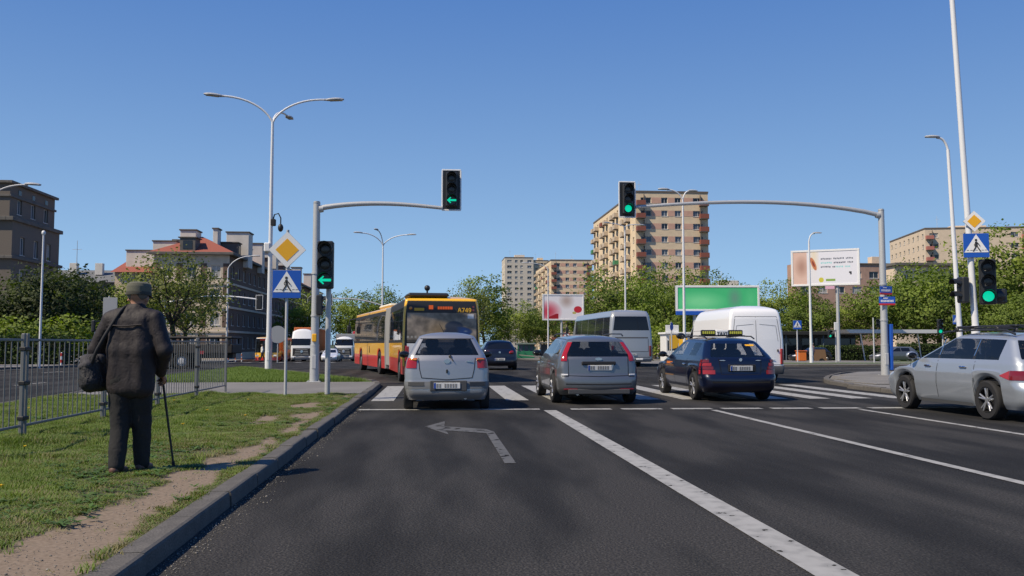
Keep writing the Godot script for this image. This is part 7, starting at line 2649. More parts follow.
func hedge(label, x0, x1, d, w, h, seed_, group = "clipped hedges"):
	var root = thing("hedge", label, "hedge", V((x0 + x1) * 0.5, d), 0.0, group)
	rng.seed = seed_
	var mb = MB.new()
	mb.tinted = true
	var L = x1 - x0
	var nz = noise(0.5, seed_, 3)
	for i in int(L * w * h * 240):
		var p = Vector3(rng.randf_range(-L * 0.5, L * 0.5), rng.randf_range(0.05, h), rng.randf_range(-w * 0.5, w * 0.5))
		var f = rng.randi() % 3
		if f == 0: p.y = h
		elif f == 1: p.z = w * 0.5 * (1.0 if rng.randf() < 0.7 else -1.0)
		p += Vector3(rng.randfn(), rng.randfn(), rng.randfn()) * 0.07 + Vector3.ONE * 0.12 * nz.get_noise_3dv(p)
		var v = rng.randf_range(0.6, 1.3)
		leaf_quad(mb, p, Vector3(rng.randfn(), rng.randfn() + 0.5, rng.randfn() + 0.3).normalized(), 0.11 * rng.randf_range(0.6, 1.3), Color(.045 * v, .075 * v, .016 * v))
	part(root, "foliage", mb, M.leaf)
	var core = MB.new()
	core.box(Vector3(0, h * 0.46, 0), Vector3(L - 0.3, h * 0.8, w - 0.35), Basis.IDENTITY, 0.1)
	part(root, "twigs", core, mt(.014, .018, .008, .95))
	return root

# ---------------------------------------------------------------- the near verge
var dn: FastNoiseLite
var dn2: FastNoiseLite
func bare(x, d):
	# 0 grass .. 1 trodden earth: a path along the kerb and a few worn spots, with ragged edges
	var cx = lerpf(-2.16, -1.98, clampf((d - 5.0) / 6.0, 0, 1))
	var hw = lerpf(0.33, 0.16, clampf((d - 4.5) / 5.5, 0, 1))
	if d > 10.6: hw *= maxf(0.0, 1.0 - (d - 10.6) * 0.9)
	if d < 5.4: hw += (5.4 - d) * 0.35
	var k = (hw - absf(x - cx)) / 0.16
	for s in [[-1.95, 12.6, 0.16, 0.8], [-2.05, 14.6, 0.30, 1.1], [-2.6, 14.2, 0.22, 0.9], [-2.4, 17.2, 0.35, 0.8]]:
		k = maxf(k, (1.0 - Vector2((x - s[0]) / s[2], (d - s[1]) / s[3]).length()) * 1.6)
	k -= clampf((x + 1.86) / 0.08, 0, 1) * 0.9
	k += dn.get_noise_2d(x * 60.0, d * 42.0) * 1.5 + dn2.get_noise_2d(x * 60.0, d * 60.0) * 0.7
	return clampf(k * 0.5 + 0.45, 0, 1)

func verge():
	dn = noise(0.03, 81, 4)
	dn2 = noise(0.16, 82, 3)
	# picture of the soil: matted grass litter and bare earth with grit
	var x0 = -8.35; var x1 = -1.72; var d0 = -1.0; var d1 = 20.6
	var W = 560; var Hh = 1400
	var im = Image.create(W, Hh, false, Image.FORMAT_RGBA8)
	var grit = noise(0.35, 83, 2)
	for j in Hh:
		var d = d1 - (j + 0.5) * (d1 - d0) / Hh
		for i in W:
			var x = x0 + (i + 0.5) * (x1 - x0) / W
			var b = bare(x, d) if x > -3.4 else 0.0
			var g = grit.get_noise_2d(i, j * 1.3)
			var e = Color(.19 + .07 * g, .143 + .058 * g, .10 + .045 * g)
			var s = Color(.075 + .04 * g, .072 + .035 * g, .034 + .02 * g)
			im.set_pixel(i, j, s.lerp(e, smoothstep(0.25, 0.75, b)).linear_to_srgb())
	var tex = picture(im, 0.95)
	var mb = MB.new()
	var nx = 44; var nd = 110
	for j in nd:
		for i in nx:
			var q = []
			for e in [[i, j], [i + 1, j], [i + 1, j + 1], [i, j + 1]]:
				var x = lerpf(x0, x1, e[0] / float(nx)); var d = lerpf(d0, d1, e[1] / float(nd))
				var y = 0.10 + dn.get_noise_2d(x * 20.0, d * 20.0) * 0.03 - 0.02 * clampf(bare(x, d), 0, 1) * (1.0 if x > -3.4 else 0.0)
				if e[0] == 0 or e[0] == nx: y = 0.105
				q.append([Vector3(x, y, -d), Vector2(e[0] / float(nx), 1.0 - e[1] / float(nd))])
			mb.tri(q[0][0], q[1][0], q[2][0], Vector3.UP, Vector3.UP, Vector3.UP, q[0][1], q[1][1], q[2][1])
			mb.tri(q[0][0], q[2][0], q[3][0], Vector3.UP, Vector3.UP, Vector3.UP, q[0][1], q[2][1], q[3][1])
	setting("verge", mb, tex)

func tuft_mesh(seed_, blades, h, spread):
	rng.seed = seed_
	var mb = MB.new()
	for k in blades:
		var a = rng.randf() * TAU
		var p = Vector3(rng.randfn() * spread, 0, rng.randfn() * spread)
		var lean = Vector3(cos(a), 0, sin(a)) * rng.randf_range(0.15, 0.85)
		var hh = h * rng.randf_range(0.5, 1.2)
		var s = Vector3(-sin(a), 0, cos(a)) * rng.randf_range(0.0022, 0.0042)
		var m = p + lean * hh * 0.35 + Vector3(0, hh * 0.62, 0)
		var t = p + lean * hh * 0.95 + Vector3(0, hh * 0.95, 0)
		var nn = (Vector3.UP * 0.7 + Vector3(cos(a), 0.3, sin(a)) * -0.4).normalized()
		mb.tri(p - s, p + s, m + s * 0.8, nn, nn, nn)
		mb.tri(p - s, m + s * 0.8, m - s * 0.8, nn, nn, nn)
		mb.tri(m - s * 0.8, m + s * 0.8, t, nn, nn, nn)
	return mb.mesh()

func scatter(called, label, mesh, spots):
	var mm = MultiMesh.new()
	mm.transform_format = MultiMesh.TRANSFORM_3D
	mm.use_colors = true
	mm.mesh = mesh
	mm.instance_count = spots.size()
	for i in spots.size():
		mm.set_instance_transform(i, spots[i][0])
		mm.set_instance_color(i, spots[i][1])
	var o = MultiMeshInstance3D.new()
	o.multimesh = mm
	o.name = called
	o.material_override = M.blade
	add_child(o)
	o.set_meta("kind", "stuff")
	o.set_meta("label", label)
	o.set_meta("category", "grass")
	return o

func grass():
	var spots = [[], []]
	rng.seed = 900
	var tone = noise(0.9, 91, 3)
	var tall = noise(0.55, 92, 3)
	var dry = noise(0.35, 93, 4)
	for i in 150000:
		var d = 3.6 + 17.0 * pow(rng.randf(), 1.25)
		var x = rng.randf_range(-8.3, -1.74)
		if x < -1.6 - d * 0.62: continue
		var b = bare(x, d) if x > -3.4 else 0.0
		if b > 0.45 and rng.randf() < 0.93 + 0.06 * b: continue
		if rng.randf() < 0.75 * clampf(dry.get_noise_2d(x * 2.0 + 40.0, d * 2.0) * 1.6 + 0.1 + 0.25 * clampf((x + 3.4) / 1.2, 0, 1), 0, 1): continue
		var near_fence = clampf(1.0 - absf(x + 5.05) / 0.5, 0, 1)
		var near_kerb = clampf((x + 3.6) / 1.6, 0, 1)
		var k = 0.62 + 0.75 * tall.get_noise_2d(x, d) + 0.35 * near_fence - 0.34 * near_kerb - 0.25 * b
		k = clampf(k, 0.2, 1.5)
		var t = tone.get_noise_2d(x * 1.3, d) * 0.5 + rng.randf_range(-0.22, 0.22)
		var c = Vector3(.10, .16, .024).lerp(Vector3(.175, .235, .045), clampf(0.5 + t, 0, 1))
		if rng.randf() < 0.10 + 0.3 * near_kerb + 0.5 * clampf(dry.get_noise_2d(x, d) - 0.05, 0, 1): c = Vector3(.21, .185, .09) * rng.randf_range(0.7, 1.2)
		var bs = Basis(Vector3.UP, rng.randf() * TAU).scaled(Vector3(0.8 + 0.3 * k, k, 0.8 + 0.3 * k) * rng.randf_range(0.8, 1.2))
		spots[rng.randi() % 2].append([Transform3D(bs, Vector3(x, 0.10 + dn.get_noise_2d(x * 20.0, d * 20.0) * 0.03 - 0.004, -d)), Color(c.x, c.y, c.z)])
	scatter("grass", "rough spring grass of the strip where the man walks", tuft_mesh(71, 9, 0.088, 0.022), spots[0] + spots[1])
	# the far tip of the strip and the lawns across the junction
	var far = []
	for i in 26000:
		var d = rng.randf_range(27.4, 45.0)
		var x = rng.randf_range(-9.4, -2.2)
		if x > -2.3 - (d - 28.0) * 0.44 or x < -9.3: continue
		far.append([Transform3D(Basis(Vector3.UP, rng.randf() * TAU).scaled(Vector3(1.8, 1.2, 1.8)), Vector3(x, 0.105, -d)), Color(.115, .175, .03) * rng.randf_range(0.75, 1.3)])
	scatter("island_grass", "bright grass on the tip of the central strip beyond the crossing", tuft_mesh(73, 10, 0.09, 0.05), far)

func litter():
	# grit on the path and along the gutter, and broad-leaved weeds among the grass
	rng.seed = 950
	var st = MB.new()
	st.ball(Vector3.ZERO, Vector3(0.5, 0.32, 0.42), 6)
	var spots = []
	for i in 5200:
		var x = 0.0; var d = 0.0; var y = 0.0
		if i % 2 == 0:
			d = 4.0 + 8.0 * pow(rng.randf(), 1.5)
			x = -2.1 + rng.randfn() * 0.24
			if x > -1.75 or bare(x, d) < 0.5: continue
			y = 0.083 + dn.get_noise_2d(x * 20.0, d * 20.0) * 0.03
		else:
			d = 4.0 + 14.0 * pow(rng.randf(), 1.4)
			x = -1.55 + absf(rng.randfn()) * 0.09
			y = 0.003
		var s = 0.006 * exp(rng.randfn() * 0.5)
		var c = rng.randf_range(0.16, 0.36)
		spots.append([Transform3D(Basis(Vector3.UP, rng.randf() * TAU).scaled(Vector3.ONE * s), Vector3(x, y, -d)), Color(c, c * 0.93, c * 0.82)])
	var o = scatter("grit", "small stones and grit on the trodden path and in the gutter", st.mesh(), spots)
	o.set_meta("category", "gravel")
	var lf = MB.new()
	for k in 7:
		var a = TAU * k / 7 + 0.3 * (k % 3)
		var dd = Vector3(cos(a), 0.28 + 0.2 * (k % 2), sin(a)); var sd = Vector3(-sin(a), 0, cos(a)) * 0.2
		var nn = (Vector3.UP * 1.4 - Vector3(cos(a), 0, sin(a)) * 0.3).normalized()
		lf.tri(Vector3.ZERO, dd * 0.55 + sd, dd * 0.55 - sd, nn, nn, nn)
		lf.tri(dd * 0.55 + sd, dd * 0.55 - sd, dd - Vector3(0, 0.15, 0), nn, nn, nn)
	var ws = []
	var pat = noise(0.5, 96, 2)
	for i in 5000:
		var d = 3.8 + 16.0 * pow(rng.randf(), 1.3)
		var x = rng.randf_range(-7.5, -1.74)
		if pat.get_noise_2d(x, d) < 0.0 or (x > -3.4 and bare(x, d) > 0.6): continue
		var c = rng.randf_range(0.7, 1.25)
		ws.append([Transform3D(Basis(Vector3.UP, rng.randf() * TAU).scaled(Vector3.ONE * rng.randf_range(0.035, 0.085)), Vector3(x, 0.105 + dn.get_noise_2d(x * 20.0, d * 20.0) * 0.03, -d)), Color(.075 * c, .14 * c, .028 * c)])
	var w = scatter("weeds", "broad-leaved weeds among the grass of the strip", lf.mesh(), ws)
	w.set_meta("category", "weeds")

func dandelions():
	var spots = [[-4.15, 9.4], [-4.0, 8.2], [-4.3, 12.4], [-3.55, 14.3], [-3.7, 6.9], [-3.05, 6.55], [-5.7, 13.0], [-3.4, 16.6], [-4.6, 16.2], [-2.75, 13.2], [-3.2, 11.6], [-6.3, 14.4]]
	var labs = ["by the foot of the double fence post", "left of the walking man's shoes", "in the grass behind the fence panel", "in the grass right beyond the walking man", "nearest the lower left corner", "near the edge of the trodden path", "far behind the fence bars", "in the long grass near the crossing", "under the fence right beyond the man", "between the man's stick and the kerb", "just past the man's walking stick", "deepest behind the fence on the left"]
	for i in spots.size():
		var s = spots[i]
		var root = thing("dandelion", "yellow dandelion " + labs[i], "flower", Vector3(s[0], 0.1, -s[1]), i * 1.3, "dandelions in the strip")
		var h = 0.125 + 0.02 * (i % 3)
		var st = MB.new()
		st.tube([Vector3.ZERO, Vector3(0.006, h * 0.6, 0), Vector3(0.012, h, 0.004)], 0.003, 5)
		part(root, "stem", st, M.leaf_plain)
		var f = MB.new()
		for k in 14:
			var a = TAU * k / 14
			var o = Vector3(0.012, h, 0.004)
			var dd = Vector3(cos(a), 0.35 + 0.15 * (k % 2), sin(a)).normalized()
			var sd = Vector3(-sin(a), 0, cos(a)) * 0.006
			f.tri(o - sd, o + sd, o + dd * 0.03, Vector3.UP, Vector3.UP, Vector3.UP)
		f.ball(Vector3(0.012, h, 0.004), Vector3(0.011, 0.009, 0.011), 8)
		part(root, "flower_head", f, M.dandelion)
		var lv = MB.new()
		for k in 5:
			var a = TAU * k / 5 + 0.4
			var dd = Vector3(cos(a), 0.35, sin(a)); var sd = Vector3(-sin(a), 0, cos(a)) * 0.011
			lv.tri(Vector3.ZERO, dd * 0.055 + sd, dd * 0.055 - sd, Vector3.UP, Vector3.UP, Vector3.UP)
			lv.tri(dd * 0.055 + sd, dd * 0.055 - sd, dd * 0.095 - Vector3(0, 0.01, 0), Vector3.UP, Vector3.UP, Vector3.UP)
		part(root, "leaf_rosette", lv, M.leaf_plain)
# ---------------------------------------------------------------- people
func field_mesh(bones, cell, k, wrinkle = 0.0, seed_ = 1, freq = 9.0):
	# tapered capsules joined by a smooth minimum, meshed as surface nets; bone: [a, b, ra, rb, flat z (optional)]
	var lo = Vector3.ONE * 1e9; var hi = -lo
	for b in bones:
		for e in [[b[0], b[2]], [b[1], b[3]]]:
			lo = lo.min(e[0] - Vector3.ONE * e[1]); hi = hi.max(e[0] + Vector3.ONE * e[1])
	var pad = k + cell * 3.0 + wrinkle
	lo -= Vector3.ONE * pad; hi += Vector3.ONE * pad
	var nx = int((hi.x - lo.x) / cell) + 2; var ny = int((hi.y - lo.y) / cell) + 2; var nz = int((hi.z - lo.z) / cell) + 2
	var F = PackedFloat32Array()
	F.resize(nx * ny * nz)
	F.fill(9.0)
	for b in bones:
		var a: Vector3 = b[0]; var c: Vector3 = b[1]; var ra: float = b[2]; var rb: float = b[3]
		var fz: float = b[4] if b.size() > 4 else 1.0
		var m = maxf(ra, rb) + pad
		var l = (a.min(c) - Vector3.ONE * m - lo) / cell; var h = (a.max(c) + Vector3.ONE * m - lo) / cell
		var ac = c - a
		ac.z *= fz
		var q = maxf(ac.length_squared(), 1e-9)
		for z in range(maxi(0, int(l.z)), mini(nz - 1, int(h.z) + 1) + 1):
			for y in range(maxi(0, int(l.y)), mini(ny - 1, int(h.y) + 1) + 1):
				var row = (z * ny + y) * nx
				for x in range(maxi(0, int(l.x)), mini(nx - 1, int(h.x) + 1) + 1):
					var p = lo + Vector3(x, y, z) * cell - a
					p.z *= fz
					var t = clampf(p.dot(ac) / q, 0.0, 1.0)
					var d = (p - ac * t).length() - lerpf(ra, rb, t)
					var f = F[row + x]
					var hh = maxf(k - absf(f - d), 0.0) / k
					F[row + x] = minf(f, d) - hh * hh * k * 0.25
	if wrinkle > 0.0:
		var nn = noise(freq, seed_, 3, FastNoiseLite.TYPE_SIMPLEX)
		nn.domain_warp_enabled = true
		nn.domain_warp_amplitude = 0.12
		nn.domain_warp_frequency = 5.0
		for z in nz:
			for y in ny:
				for x in nx:
					var i = (z * ny + y) * nx + x
					if absf(F[i]) < wrinkle * 3.0:
						var p = lo + Vector3(x, y, z) * cell
						F[i] -= wrinkle * 1.5 * nn.get_noise_3d(p.x * 1.5 + p.y * 0.55, p.y * 0.75 - p.x * 0.5, p.z * 1.3)
	var V_ = {}
	var P = PackedVector3Array()
	var N = PackedVector3Array()
	var sx = 1; var sy = nx; var sz = nx * ny
	var off = [0, sx, sy, sx + sy, sz, sx + sz, sy + sz, sx + sy + sz]
	var cr = [Vector3(0, 0, 0), Vector3(1, 0, 0), Vector3(0, 1, 0), Vector3(1, 1, 0), Vector3(0, 0, 1), Vector3(1, 0, 1), Vector3(0, 1, 1), Vector3(1, 1, 1)]
	var ed = [[0, 1], [2, 3], [4, 5], [6, 7], [0, 2], [1, 3], [4, 6], [5, 7], [0, 4], [1, 5], [2, 6], [3, 7]]
	for z in nz - 1:
		for y in ny - 1:
			for x in nx - 1:
				var i = (z * ny + y) * nx + x
				if absf(F[i]) > cell * 2.5: continue
				var s = 0
				for o in 8:
					if F[i + off[o]] < 0.0: s += 1
				if s == 0 or s == 8: continue
				var acc = Vector3.ZERO
				var n = 0
				for e in ed:
					var f0 = F[i + off[e[0]]]; var f1 = F[i + off[e[1]]]
					if (f0 < 0.0) != (f1 < 0.0):
						acc += cr[e[0]].lerp(cr[e[1]], f0 / (f0 - f1))
						n += 1
				V_[i] = P.size()
				P.append(lo + (Vector3(x, y, z) + acc / n) * cell)
				var g = Vector3(F[i + 1] + F[i + sx + sy] + F[i + sx + sz] + F[i + sx + sy + sz] - F[i] - F[i + sy] - F[i + sz] - F[i + sy + sz],
					F[i + sy] + F[i + sx + sy] + F[i + sy + sz] + F[i + sx + sy + sz] - F[i] - F[i + sx] - F[i + sz] - F[i + sx + sz],
					F[i + sz] + F[i + sx + sz] + F[i + sy + sz] + F[i + sx + sy + sz] - F[i] - F[i + sx] - F[i + sy] - F[i + sx + sy])
				N.append(g.normalized())
	var idx = PackedInt32Array()
	for i in V_:
		for ax in 3:
			var st = [sx, sy, sz][ax]; var u = [sy, sz, sx][ax]; var w = [sz, sx, sy][ax]
			if (F[i] < 0.0) == (F[i + st] < 0.0): continue
			if not (V_.has(i - u) and V_.has(i - w) and V_.has(i - u - w)): continue
			var a = V_[i]; var b = V_[i - u]; var c = V_[i - u - w]; var d = V_[i - w]
			for t in [[a, b, c], [a, c, d]]:
				var g = (P[t[1]] - P[t[0]]).cross(P[t[2]] - P[t[0]])
				idx.append(t[0])
				if g.dot(N[t[0]] + N[t[1]] + N[t[2]]) > 0.0:
					idx.append(t[2]); idx.append(t[1])
				else:
					idx.append(t[1]); idx.append(t[2])
	var arr = []
	arr.resize(Mesh.ARRAY_MAX)
	arr[Mesh.ARRAY_VERTEX] = P
	arr[Mesh.ARRAY_NORMAL] = N
	arr[Mesh.ARRAY_INDEX] = idx
	var m = ArrayMesh.new()
	m.add_surface_from_arrays(Mesh.PRIMITIVE_TRIANGLES, arr)
	return m

func hand_bones(wrist, palm_dir, curl_dir, side, s = 1.0):
	# palm and five bent fingers; fingers curl towards curl_dir
	var f = palm_dir.normalized(); var c = curl_dir.normalized(); var w = f.cross(c).normalized() * side
	var out = [[wrist - f * 0.03 * s, wrist + f * 0.03 * s, 0.026 * s, 0.026 * s], [wrist + f * 0.03 * s + w * 0.02 * s, wrist + f * 0.075 * s + w * 0.022 * s, 0.02 * s, 0.018 * s], [wrist + f * 0.03 * s - w * 0.02 * s, wrist + f * 0.075 * s - w * 0.022 * s, 0.02 * s, 0.018 * s]]
	for k in 4:
		var base = wrist + f * 0.085 * s + w * (0.033 - 0.022 * k) * s
		var len = [0.036, 0.041, 0.038, 0.03][k] * s
		var m = base + f * len * 0.9 + c * len * 0.45
		var t = m + f * len * 0.1 + c * len * 0.9
		var e = t - f * len * 0.55 + c * len * 0.35
		out.append([base, m, 0.0095 * s, 0.009 * s]); out.append([m, t, 0.009 * s, 0.0085 * s]); out.append([t, e, 0.0085 * s, 0.007 * s])
	var tb = wrist + f * 0.02 * s + w * 0.03 * s
	var t1 = tb + f * 0.03 * s + w * 0.02 * s + c * 0.02 * s
	out.append([tb, t1, 0.013 * s, 0.011 * s]); out.append([t1, t1 + f * 0.02 * s + c * 0.025 * s, 0.011 * s, 0.009 * s])
	return out

func walking_man():
	# seen from behind, heading along the road with a stick in the right hand
	var root = thing("person", "man in dark jacket and grey cap walking with a stick on the grass", "person", Vector3(-2.77, 0.085, -8.34), -0.12)
	var sh = [Vector3(-0.185, 1.40, 0.0), Vector3(0.215, 1.40, 0.0)]
	var el = [Vector3(-0.335, 1.12, -0.02), Vector3(0.325, 1.12, 0.02)]
	var wr = [Vector3(-0.20, 1.06, -0.25), Vector3(0.205, 0.90, -0.17)]
	var hip = [Vector3(-0.095, 0.88, 0.0), Vector3(0.095, 0.88, -0.02)]
	var kn = [Vector3(-0.075, 0.47, 0.0), Vector3(0.075, 0.48, -0.09)]
	var an = [Vector3(-0.06, 0.09, 0.10), Vector3(0.075, 0.09, -0.12)]
	var hd = Vector3(0.045, 1.60, -0.03)
	# body: one continuous figure under the clothes
	var B = []
	B.append([hd + Vector3(0, 0.03, 0.012), hd + Vector3(0, 0.0, -0.02), 0.083, 0.08])
	B.append([hd + Vector3(0, -0.06, -0.055), hd + Vector3(0, -0.02, -0.06), 0.045, 0.055])
	B.append([hd + Vector3(0, -0.055, 0.01), Vector3(0.02, 1.43, 0.0), 0.058, 0.062])
	B.append([Vector3(-0.13, 1.38, 0), Vector3(0.16, 1.38, 0), 0.075, 0.075]); B.append([Vector3(0.01, 1.33, 0), Vector3(0.0, 0.95, 0), 0.09, 0.09])
	for i in 2:
		B.append([sh[i], el[i], 0.05, 0.042]); B.append([el[i], wr[i], 0.041, 0.03])
		B.append([hip[i], kn[i], 0.08, 0.055]); B.append([kn[i], an[i], 0.052, 0.036])
		B.append([an[i], an[i] + Vector3(0, -0.05, -0.12), 0.035, 0.028])
		B.append([hd + Vector3((i * 2 - 1) * 0.083, 0.0, 0.0), hd + Vector3((i * 2 - 1) * 0.09, -0.025, 0.012), 0.014, 0.011])
	B.append([hd + Vector3(0, -0.012, -0.095), hd + Vector3(0, -0.03, -0.108), 0.012, 0.016])
	var body_m = field_mesh(B, 0.012, 0.025)
	# the hands, on a finer grid, joined to the body
	var H0 = hand_bones(wr[0], Vector3(0.35, -0.1, -1), Vector3(0.6, -0.6, 0), 1.0)
	var H1 = hand_bones(wr[1], Vector3(-0.1, -0.55, -1), Vector3(-0.5, -0.7, 0.2), -1.0)
	var joined = SurfaceTool.new()
	for m in [body_m, field_mesh(H0, 0.0045, 0.008), field_mesh(H1, 0.0045, 0.008)]:
		joined.append_from(m, 0, Transform3D.IDENTITY)
	part(root, "body", joined.commit(), M.skin)
	# hair below the cap
	var hair = field_mesh([[hd + Vector3(-0.03, 0.035, 0.024), hd + Vector3(0.03, 0.035, 0.024), 0.066, 0.066]], 0.009, 0.02, 0.003, 4, 40.0)
	part(root, "hair", hair, mt(.12, .11, .1, .9))
	# jacket
	var J = []
	J.append([Vector3(-0.11, 1.425, 0.0), Vector3(0.145, 1.425, 0.0), 0.082, 0.082])
	for x in [-0.09, 0.012, 0.115]:
		J.append([Vector3(x * 0.95, 1.37, 0.01), Vector3(x, 1.12, 0.018), 0.104, 0.115])
		J.append([Vector3(x, 1.12, 0.018), Vector3(x * 0.9, 0.79, 0.0), 0.115, 0.12])
	J.append([Vector3(-0.01, 1.47, 0.0), Vector3(0.05, 1.495, -0.01), 0.07, 0.07])
	for i in 2:
		J.append([sh[i], el[i], 0.082, 0.068]); J.append([el[i], wr[i] + (el[i] - wr[i]) * 0.06, 0.066, 0.048])
	var jm = field_mesh(J, 0.0105, 0.028, 0.0065, 7, 3.2)
	part(root, "jacket", jm, M.jacket)
	var yk = MB.new()
	yk.tube([Vector3(-0.15, 1.345, 0.12), Vector3(-0.02, 1.335, 0.135), Vector3(0.15, 1.35, 0.122)], 0.007, 5)
	part(root, "back_seam", yk, M.jacket)
	# trousers
	var T = []
	T.append([Vector3(-0.075, 0.86, 0.0), Vector3(0.085, 0.86, -0.01), 0.125, 0.125])
	for i in 2:
		T.append([hip[i] + Vector3(0, -0.05, 0), kn[i], 0.108, 0.084]); T.append([kn[i], an[i] + Vector3(0, 0.0, 0), 0.083, 0.07])
	part(root, "trousers", field_mesh(T, 0.0105, 0.03, 0.006, 17, 3.6), M.trousers)
	# shoes
	for i in 2:
		var s = an[i]
		var S = [[s + Vector3(0, -0.04, 0.03), s + Vector3(0, -0.05, -0.08), 0.044, 0.042], [s + Vector3(0, -0.055, -0.08), s + Vector3(0, -0.058, -0.16), 0.04, 0.034]]
		part(root, "shoe", field_mesh(S, 0.008, 0.02), M.shoe)
		var so = MB.new()
		so.box(s + Vector3(0, -0.088, -0.065), Vector3(0.085, 0.018, 0.29), Basis.IDENTITY, 0.007)
		part(root, "sole", so, M.dark)
	# cap with a stitched crown and a peak
	var cp = MB.new()
	var c0 = hd + Vector3(0, 0.055, -0.005)
	cp.lathe([[0.108, -0.035], [0.112, 0.0], [0.112, 0.045], [0.106, 0.07], [0.085, 0.085], [0.04, 0.092], [0.003, 0.094]], 24, Transform3D(Basis(Vector3.RIGHT, -0.06).scaled(Vector3(0.94, 1, 1.08)), c0))
	var cap = part(root, "cap", cp, M.cap)
	var pk = MB.new()
	for i in 10:
		var a0 = lerpf(PI * 1.1, PI * 1.9, i / 10.0); var a1 = lerpf(PI * 1.1, PI * 1.9, (i + 1) / 10.0)
		for yy in [0.0, -0.006]:
			pk.quad(c0 + Vector3(cos(a0) * 0.1, -0.028 + yy, sin(a0) * 0.11), c0 + Vector3(cos(a1) * 0.1, -0.028 + yy, sin(a1) * 0.11), c0 + Vector3(cos(a1) * 0.108, -0.05 + yy, sin(a1) * 0.19), c0 + Vector3(cos(a0) * 0.108, -0.05 + yy, sin(a0) * 0.19), Vector3.UP if yy == 0.0 else Vector3.DOWN)
	part(cap, "peak", pk, M.cap)
	var bd = MB.new()
	bd.lathe([[0.1125, -0.037], [0.1145, -0.03], [0.1145, -0.008], [0.1125, -0.004]], 24, Transform3D(Basis(Vector3.RIGHT, -0.06).scaled(Vector3(0.94, 1, 1.08)), c0))
	part(cap, "band", bd, M.cap_band)
	# face details: eyes and mouth (away from the camera)
	for i in 2:
		var ey = MB.new()
		ey.ball(hd + Vector3((i * 2 - 1) * 0.03, 0.015, -0.088), Vector3(0.011, 0.008, 0.008), 8)
		part(root, "eye", ey, M.dark)
	var mo = MB.new()
	mo.box(hd + Vector3(0, -0.062, -0.103), Vector3(0.045, 0.008, 0.01), Basis.IDENTITY, 0.003)
	part(root, "mouth", mo, mt(.2, .06, .05, .6))
	# shoulder bag and its strap: a thing of its own
	var bag = thing("shoulder_bag", "dark shoulder bag hanging at the walking man's left hip", "bag", root.position, root.rotation.y)
	var BG = [[Vector3(-0.33, 1.0, 0.04), Vector3(-0.33, 0.84, 0.06), 0.085, 0.10], [Vector3(-0.28, 0.97, -0.04), Vector3(-0.28, 0.83, -0.03), 0.075, 0.09], [Vector3(-0.36, 0.97, 0.1), Vector3(-0.32, 0.83, 0.1), 0.05, 0.075]]
	part(bag, "pouch", field_mesh(BG, 0.009, 0.04, 0.008, 27, 10.0), M.bag)
	var fl = field_mesh([[Vector3(-0.37, 1.02, 0.06), Vector3(-0.29, 1.03, 0.0), 0.065, 0.065], [Vector3(-0.39, 0.97, 0.11), Vector3(-0.33, 0.99, 0.12), 0.035, 0.04]], 0.009, 0.03, 0.004, 28, 10.0)
	part(bag, "flap", fl, M.bag_grey)
	var st = MB.new()
	var path = [Vector3(-0.30, 1.0, 0.12), Vector3(-0.24, 1.12, 0.15), Vector3(-0.17, 1.26, 0.138), Vector3(-0.10, 1.40, 0.108), Vector3(-0.05, 1.50, 0.075), Vector3(-0.02, 1.535, 0.0), Vector3(0.03, 1.5, -0.08), Vector3(0.0, 1.3, -0.15), Vector3(-0.15, 1.1, -0.16), Vector3(-0.28, 0.98, -0.1)]
	var c = Curve3D.new()
	for i in path.size():
		var a = path[maxi(i - 1, 0)]; var b = path[mini(i + 1, path.size() - 1)]
		c.add_point(path[i], (a - b) / 6.0, (b - a) / 6.0)
	var pts = []
	for i in 30: pts.append(c.sample_baked(c.get_baked_length() * i / 29.0))
	st.tube(pts, 0.016, 6)
	part(bag, "strap", st, M.bag)
	# walking stick
	var stick = thing("walking_stick", "black walking stick planted right of the man", "walking stick", root.position, root.rotation.y)
	var grip = wr[1] + Vector3(-0.012, -0.075, -0.085)
	var tip = Vector3(0.285, 0.02, -0.33)
	var sm = MB.new()
	sm.tube([grip, tip], [0.0125, 0.010], 8)
	part(stick, "shaft", sm, M.dark)
	var gr = MB.new()
	gr.tube([grip + Vector3(0, 0.015, 0.07), grip + Vector3(0, 0.03, 0.03), grip + Vector3(0, 0.02, -0.03), grip + Vector3(0, 0.0, -0.07)], [0.012, 0.015, 0.015, 0.012], 8)
	part(stick, "handle", gr, M.dark)
	var fe = MB.new()
	fe.cyl(tip, tip + (grip - tip).normalized() * 0.05, 0.017, 0.014, 10)
	part(stick, "ferrule", fe, M.rubber)

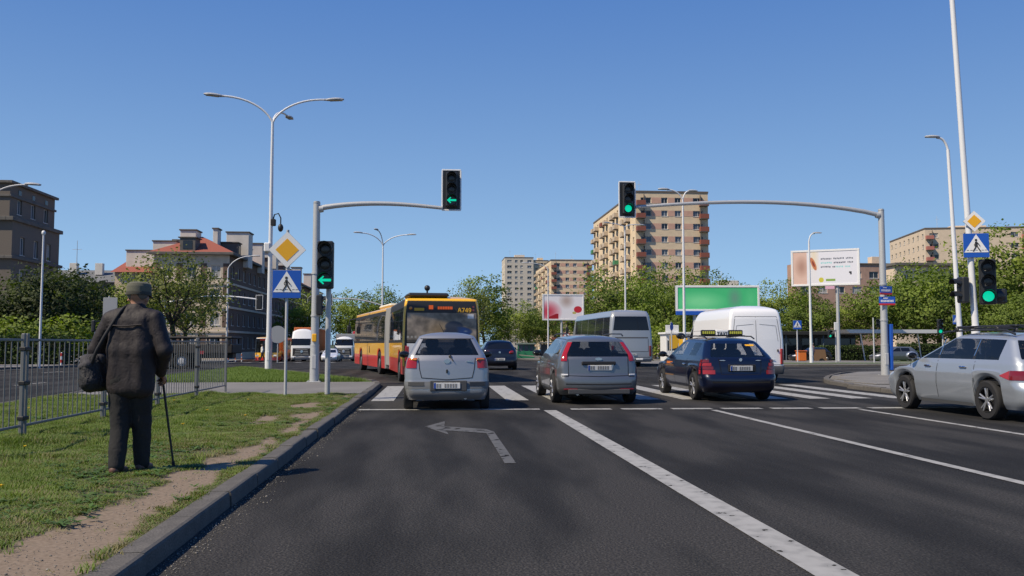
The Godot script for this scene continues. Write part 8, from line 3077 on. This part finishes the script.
func far_person(label, x, d, turn, top, legs, stride, sleeve = true):
	var root = thing("person", label, "person", V(x, d, 0.1), turn, "people across the junction")
	var hd = Vector3(0, 1.60, 0)
	var hip = [Vector3(-0.09, 0.88, 0), Vector3(0.09, 0.88, 0)]
	var an = [Vector3(-0.09, 0.06, stride), Vector3(0.09, 0.06, -stride)]
	var kn = [Vector3(-0.09, 0.47, stride * 0.35 - 0.03), Vector3(0.09, 0.48, -stride * 0.6)]
	var el = [Vector3(-0.25, 1.12, 0.04), Vector3(0.25, 1.12, -0.04)]
	var wr = [Vector3(-0.23, 0.9, -0.12), Vector3(0.23, 0.9, 0.05)]
	var B = [[hd, hd + Vector3(0, -0.06, -0.03), 0.1, 0.075], [hd, Vector3(0, 1.4, 0), 0.05, 0.06], [Vector3(-0.1, 1.36, 0), Vector3(0.1, 1.36, 0), 0.08, 0.08], [Vector3(0, 1.3, 0), Vector3(0, 0.92, 0), 0.11, 0.12]]
	var J = [[Vector3(-0.11, 1.37, 0), Vector3(0.11, 1.37, 0), 0.09, 0.09], [Vector3(-0.05, 1.3, 0), Vector3(-0.05, 0.9, 0), 0.12, 0.13], [Vector3(0.05, 1.3, 0), Vector3(0.05, 0.9, 0), 0.12, 0.13]]
	var T = [[Vector3(-0.06, 0.88, 0), Vector3(0.06, 0.88, 0), 0.12, 0.12]]
	for i in 2:
		var s = Vector3((i * 2 - 1) * 0.18, 1.37, 0)
		B.append([s, el[i], 0.045, 0.04]); B.append([el[i], wr[i], 0.04, 0.03]); B.append([wr[i], wr[i] + Vector3(0, -0.13, -0.02), 0.032, 0.02])
		B.append([hip[i], kn[i], 0.075, 0.055]); B.append([kn[i], an[i], 0.05, 0.04]); B.append([an[i], an[i] + Vector3(0, -0.02, -0.16), 0.042, 0.034])
		J.append([s, el[i], 0.065, 0.058])
		if sleeve: J.append([el[i], wr[i], 0.056, 0.045])
		T.append([hip[i], kn[i], 0.095, 0.075]); T.append([kn[i], an[i] + Vector3(0, 0.04, 0), 0.073, 0.06])
	part(root, "body", field_mesh(B, 0.026, 0.04), M.skin)
	part(root, "top", field_mesh(J, 0.026, 0.05, 0.01, 3, 8.0), top)
	part(root, "trousers", field_mesh(T, 0.026, 0.03, 0.008, 4, 8.0), legs)
	var hr = MB.new()
	hr.ball(hd + Vector3(0, 0.03, 0.025), Vector3(0.105, 0.095, 0.11), 12)
	part(root, "hair", hr, mt(.1, .085, .07, .9))
	return root
